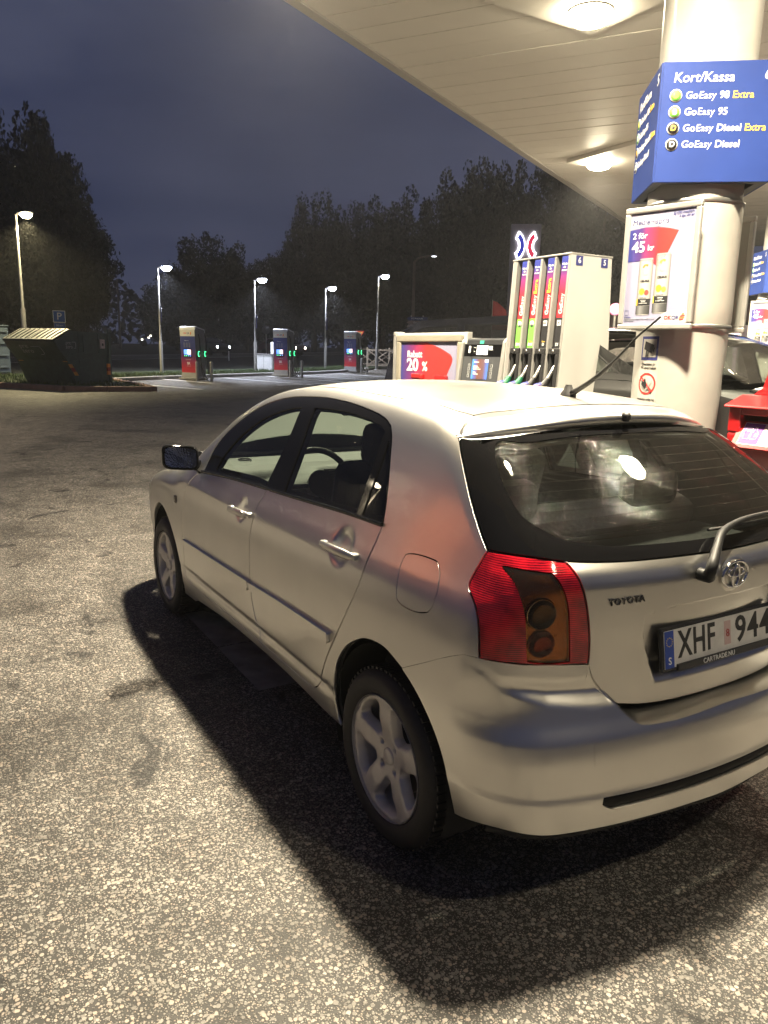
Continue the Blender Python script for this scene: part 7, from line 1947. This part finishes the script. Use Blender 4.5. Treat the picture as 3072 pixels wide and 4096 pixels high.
# totem with the lit emblem
tt = thing('brand_totem', 'dark totem sign with a lit blue and red emblem above the fuel pump', 'sign', (22.3, -18.9, float(G(22.3, -18.9))), math.radians(-40 - 90 + 4))
MB().box((0, .12, 3.1), (1.18, .22, 6.3), bev=.02).build('totem_slab', mat('totem_grey', (.34, .31, .34), .5), tt)
def arcshape(cx, a0, a1, ro, ri, name, m, yy, th, sc=1.25):
    pts = [(cx + ro * math.cos(math.radians(a)), 5.42 + ro * sc * math.sin(math.radians(a))) for a in np.linspace(a0, a1, 15)] + [(cx + ri * math.cos(math.radians(a)), 5.42 + ri * sc * math.sin(math.radians(a))) for a in np.linspace(a1, a0, 15)]
    mb = MB(); n = len(pts)
    mb.add([(p[0], yy, p[1]) for p in pts] + [(p[0], yy + th, p[1]) for p in pts], [[i, i + 1, n - 2 - i, n - 1 - i] for i in range(14)] + [[n + i, n + n - 1 - i, n + n - 2 - i, n + i + 1] for i in range(14)] + [[i, (i + 1) % n, n + (i + 1) % n, n + i] for i in range(n)])
    return mb.build(name, m, tt)
HALO = emitter('emblem_halo', (.95, .95, 1.0), 9.0)
arcshape(-.52, -62, 62, .50, .25, 'emblem_halo', HALO, -.03, .03); arcshape(.56, 118, 242, .50, .25, 'emblem_halo', HALO, -.03, .03)
arcshape(-.485, -58, 58, .44, .28, 'emblem_blue', mat('emblem_blue', (.03, .04, .35), .3, emit=(.03, .04, .5), estr=.8), -.06, .03)
arcshape(.525, 122, 238, .44, .28, 'emblem_red', mat('emblem_red', (.5, .02, .06), .3, emit=(.8, .03, .10), estr=.9), -.06, .03)
# tall lit price totem ahead and to the left of the car: it shows as the orange glow in the car's rear pillar
pt_ = thing('price_totem', 'tall red lit price totem outside the left edge, mirrored in the car', 'sign', (18.6, 16.6, float(G(18.6, 16.6))), math.radians(39 - 90))
for px in (-1.1, 1.1): MB().box((px, .2, 2.6), (.22, .22, 5.2), bev=.02).build('totem_post', GALV, pt_)
MB().box((0, .2, 7.6), (3.2, .5, 4.9), bev=.05).build('totem_box', mat('totem_dark', (.045, .043, .046), .45), pt_)
MB().box((0, -.07, 7.9), (3.0, .04, 4.0), bev=.01).build('totem_red_field', emitter('totem_red_light', (1.0, .28, .11), 2.4), pt_)
# far road lamps
al = thing('road_lamp', 'tall dark road lamp with a curved arm above the discount board', 'lamp post', (41.5, -26.1, float(G(41.5, -26.1))), math.radians(-31 - 90))
MB().tube([(0, 0, 0), (0, 0, 6.6), (.25, 0, 6.85), (1.1, 0, 7.05)], [.13, .08, .06, .05], 10).build('lamp_pole', mat('pole_brown', (.16, .13, .11), .7), al)
MB().box((1.25, 0, 7.03), (.4, .2, .08), bev=.02).build('lamp_head', MATS['lamp_head_grey'], al)
MB().box((1.27, 0, 6.98), (.26, .14, .02)).build('lamp_lens', emitter('far_lamp_lens', (.9, .9, 1.0), 12), al)
fl2 = thing('road_lamp', 'small distant road lamp between the trees at the left', 'lamp post', (96, -15.4, float(G(96, -15.4))), math.radians(-31 - 90))
MB().tube([(0, 0, 0), (0, 0, 5.0)], [.08, .05], 8).build('lamp_pole', GALV, fl2)
MB().box((.45, 0, 5.0), (1.0, .3, .12), bev=.03).build('lamp_head', MATS['lamp_head_grey'], fl2)
MB().box((.45, 0, 4.92), (.8, .3, .03)).build('lamp_lens', emitter('distant_lamp_lens', (1.0, .9, .72), 16), fl2)
tag(MB().cyl((0, 0, 0), (0, 0, 7.5), .14, .10, n=8).build('utility_pole', mat('pole_brown', (.16, .13, .11), .7), None, (88, -17.2, float(G(88, -17.2)))), 'dark wooden utility pole beside the distant lamp', 'pole')
# small lights of far houses
for k, (px_, py_) in enumerate(((100.0, -22.5), (101.0, -23.6), (101.6, -24.0), (102.2, -24.6))):
    h_ = thing('lit_window', 'tiny lit window of a far house, %s of four' % ('leftmost', 'second from the left', 'third from the left', 'rightmost')[k], 'window', (px_, py_, float(G(px_, py_)) + .9 + .25 * k), FACE, 'lit windows of far houses')
    MB().box((0, 0, 0), (.30, .06, .26)).build('window_frame', PWHITE, h_)
    MB().box((0, -.05, 0), (.20, .05, .16)).build('window_pane', emitter('far_window', (1, .93, .75), 5), h_)
# ================================================================== passing cars
def far_car(x, y, rot, label, m, lit, glow):
    t = thing('passing_car', label, 'car', (x, y, float(G(x, y)) + .03), rot)
    side = [(-2.1, .35), (-2.15, .75), (-2.0, .92), (-1.2, 1.0), (-.45, 1.42), (.9, 1.46), (1.75, 1.05), (2.05, .95), (2.1, .4)]
    o = MB().prism(side, -.84, .84, 'xz').build('car_body', m, t); bv = o.modifiers.new('bevel', 'BEVEL'); bv.width = .10; bv.segments = 3; bv.limit_method = 'ANGLE'
    for s_ in (1, -1):
        MB().prism([(-.95, 1.03), (-.40, 1.36), (.8, 1.39), (1.4, 1.05)], s_ * .846, s_ * .85, 'xz').build('side_window', BLACK, t)
        for x_ in (-1.35, 1.3):
            MB().lathe([(0, .1), (.2, .1), (.31, .08), (.31, -.1), (0, -.1)], (x_, s_ * .76, .31), 'y', 20).build('wheel', RUBBER, t)
        hl_ = MB().lathe([(0, -.03), (.07, -.02), (.10, .02)], (-2.13, s_ * .62, .70), 'x', 14).build('headlight', emitter('headlight_%s' % lit, glow, 34), t)
    MB().add([(-1.25, -.72, 1.03), (-1.25, .72, 1.03), (-.52, .62, 1.40), (-.52, -.62, 1.40)], [[0, 1, 2, 3]]).build('windscreen', BLACK, t)
    return t
FDARK = mat('dark_car_paint', (.03, .03, .035), .3, coat=.5); FRED = mat('red_brown_car_paint', (.09, .03, .03), .3, coat=.5)
far_car(61.0, -18.4, math.radians(20), 'oncoming car with cold white headlights right of the nearest charger', FDARK, 'cold', (.85, .95, 1.0))
far_car(60.5, -24.9, math.radians(25), 'oncoming reddish car behind the post of the middle charger', FRED, 'warm', (1.0, .88, .72))
# ================================================================== shop building beyond the pumps
PINK = emitter('pink_sign_band', (1.0, .12, .42), 1.3)
sh = thing('shop_building', 'low shop with pink lit band at the right edge behind the pumps', 'building', (7.55, -18.3, float(G(7.55, -18.3))), math.radians(-138.7))
# local x runs along its front to the reader's right, local y away
MB().box((0, 3.0, 1.4), (14.0, 6.0, 2.8)).build('wall', mat('shop_wall', (.20, .13, .15), .7, noise=(1, .2)), sh)
MB().box((0, 3.0, 2.9), (14.4, 6.6, .2)).build('roof', mat('shop_roof', (.05, .05, .05), .8), sh)
MB().box((9.0, .6, 5.75), (8.0, .5, .70), bev=.03).build('fascia', mat('fascia_mauve', (.42, .28, .30), .6), sh)
MB().box((9.0, .33, 5.95), (8.0, .06, .11)).build('lit_band', PINK, sh)
MB().box((9.0, .33, 5.70), (8.0, .06, .06)).build('lit_band', PINK, sh)
for k in range(6):
    wn_ = MB().box((-5.5 + 2.2 * k, -.03, 1.35), (1.7, .08, 2.0)).build('window', mat('shop_frame', (.06, .06, .06), .5), sh)
    MB().box((-5.5 + 2.2 * k, -.075, 1.35), (1.56, .02, 1.86)).build('pane', emitter('shop_pane', (.75, .45, .52), .12), wn_)
pkl = thing('round_lamp_sign', 'small round pink lamp between the fuel pump and the column', 'sign', (9.1, -9.95, float(G(9.1, -9.95))), math.radians(-45 - 90))
MB().cyl((0, 0, 0), (0, 0, 2.5), .03, n=8).build('sign_post', GALV, pkl)
MB().lathe([(0, -.05), (.10, -.05), (.12, 0), (.10, .05), (0, .05)], (0, 0, 2.42), 'y', 20).build('lamp_disc', emitter('pink_disc', (1.0, .08, .30), 1.6), pkl)
pst = thing('pink_light_strip', 'upright pink light strip behind the windscreen of the SUV', 'sign', (6.9, -10.7, float(G(6.9, -10.7))), math.radians(-60 - 90))
MB().box((0, 0, 1.0), (.20, .12, 2.05), bev=.02).build('strip_case', WHITEP, pst)
MB().box((0, -.065, 1.5), (.13, .02, 1.0), bev=.005).build('strip_light', emitter('pink_strip', (1.0, .18, .55), 1.4), pst)

# ================================================================== trees
LEAF = [mat('leaf_%d' % k, c, .8) for k, c in enumerate([(.016, .020, .010), (.022, .026, .013), (.012, .016, .008)])]
BARK = mat('bark', (.07, .055, .04), .9, noise=(6, .3))
def tree_mesh(seed, n_cl, n_leaf, shape):
    r = np.random.default_rng(seed)
    cl = []
    while len(cl) < n_cl:
        p = r.uniform(-1, 1, 3)
        d = np.linalg.norm(p)
        if .35 < d < 1: cl.append(p * (1 + .12 * math.sin(3 * p[0] + 4 * p[1] + seed)))
    C_ = np.repeat(np.array(cl) * shape, n_leaf, 0); n = len(C_)
    cr = np.repeat(r.uniform(.12, .24, n_cl), n_leaf)
    unit = lambda v: v / np.linalg.norm(v, axis=1, keepdims=True)
    p = C_ + unit(r.normal(0, 1, (n, 3))) * (cr * r.uniform(.2, 1, n) ** .5)[:, None]
    a = unit(r.normal(0, 1, (n, 3))); b_ = unit(np.cross(a, r.normal(0, 1, (n, 3)))); s = r.uniform(.022, .046, n)[:, None]
    vs = np.stack([p - a * s, p + b_ * s * .6, p + a * s, p - b_ * s * .6], 1).reshape(-1, 3)
    fs = np.arange(4 * n).reshape(-1, 4).tolist(); mi = r.integers(0, 3, n).astype(int).tolist(); vs = vs.tolist()
    me = bpy.data.meshes.new('crown'); me.from_pydata(vs, [], fs)
    for m in LEAF: me.materials.append(m)
    me.polygons.foreach_set('material_index', mi); me.update()
    return me
CROWNS = [tree_mesh(11 + k, 170, 85, np.array(s)) for k, s in enumerate([(1, 1, 1), (.95, 1, 1.05), (1, .9, 1), (1.05, 1, .9)])]
def tree_at(x, y, top, w, label, k, cz=.58, ch=.46):
    z = float(G(x, y)); h = top - z
    t = thing('tree', label, 'tree', (x, y, z - .05), rng.uniform(0, 6), 'trees behind the road')
    tr = MB().tube([(0, 0, 0), (.1, 0, h * .3), (0, .1, h * .62), (.05, 0, h * .85)], [h * .022, h * .017, h * .010, h * .003], 9)
    tro = tr.build('trunk', BARK, t)
    for j in range(6):
        a = j * 1.05 + k; z0 = h * (.28 + .07 * j)
        MB().tube([(0, 0, z0), (w * .25 * math.cos(a), w * .25 * math.sin(a), z0 + h * .09), (w * .42 * math.cos(a), w * .42 * math.sin(a), z0 + h * .15)], [h * .009, h * .006, h * .002], 6).build('limb', BARK, tro)
    c = link_mesh('crown', CROWNS[k % 4], t); c.location = (0, 0, h * cz); c.scale = (w / 2, w / 2, h * ch)
    c2 = link_mesh('crown', CROWNS[(k + 1) % 4], t); c2.location = (w * .08, -w * .1, h * (cz - .12)); c2.scale = (w * .56, w * .52, h * ch * .70); c2.rotation_euler.z = 2
    return t
TREES = [[60.08, -4.25, 16.86, 8, "big dark tree at the far left, above the warm lamp"], [60.7, -6.8, 15.93, 6.5, "tall dark tree just right of the warm lamp post"], [61.92, -8.8, 11.25, 4.2, "lower crown at the right foot of the big left tree"], [58.37, -1.88, 13.81, 9, "dark tree cut off by the left edge"], [73.61, -23.33, 11.88, 8, "rounded tree standing alone between the first two lit posts"], [81.0, -21.62, 8.63, 7, "small tree left of the rounded lone tree"], [79.32, -28.93, 10.02, 7, "small tree right of the rounded lone tree"], [80.77, -37.69, 17.93, 8, "tree with narrow double top above the third lit post"], [80.55, -41.92, 17.68, 8, "tree next to the double topped one, above the lamp without banner"], [83.25, -35.51, 13.0, 7, "lower tree left of the double topped tree"], [76.39, -44.52, 16.84, 9, "dark tree behind the lamp without banner"], [69.05, -45.05, 17.41, 9, "broad tree left of the tallest tree"], [59.99, -44.65, 18.36, 9, "tallest tree, left of the totem"], [60.31, -48.24, 18.76, 8, "tree standing just behind the tallest tree"], [54.38, -49.91, 18.16, 10, "dark tree behind the totem and the pump"], [50.47, -52.28, 17.78, 10, "dark tree at the right end, behind the pump"]]
for k, (x, y, top, w, lab) in enumerate(TREES): tree_at(x, y, top, w, lab, k)
# far wood along the horizon, one dark mass
n = 9000
a = YAW + np.radians(rng.uniform(-34, 40, n)); d = rng.uniform(112, 135, n)
x, y = CAM[0] + d * np.cos(a), CAM[1] + d * np.sin(a)
hm = 5.0 + 2.2 * np.sin(a * 23) + 1.6 * np.sin(a * 57 + 1)
p = np.stack([x, y, G(x, y) + hm * rng.random(n) ** .8], 1)
unit = lambda v: v / np.linalg.norm(v, axis=1, keepdims=True)
q = unit(rng.normal(0, 1, (n, 3))); r_ = unit(np.cross(q, rng.normal(0, 1, (n, 3)))); s = rng.uniform(.35, .8, n)[:, None]
vs = np.stack([p - q * s, p + r_ * s * .7, p + q * s, p - r_ * s * .7], 1).reshape(-1, 3).tolist(); fs = np.arange(4 * n).reshape(-1, 4).tolist()
tag(MB().add(vs, fs).build('far_wood', LEAF[2]), 'dark far-off wood along the horizon', 'wood', kind='stuff')
# ================================================================== night haze
HZ = bpy.data.materials.new('night_haze'); HZ.use_nodes = True
nt = HZ.node_tree; nt.nodes.remove(nt.nodes['Principled BSDF'])
pv_ = nt.nodes.new('ShaderNodeVolumePrincipled'); pv_.inputs['Density'].default_value = .0014; pv_.inputs['Color'].default_value = (.9, .9, .9, 1); pv_.inputs['Anisotropy'].default_value = .6
nt.links.new(pv_.outputs['Volume'], nt.nodes['Material Output'].inputs['Volume'])
hz = MB().box((CAM[0], CAM[1], 14.0), (600, 600, 31.0)).build('haze', HZ)
tag(hz, 'thin night haze over the whole filling station', 'haze', kind='stuff')
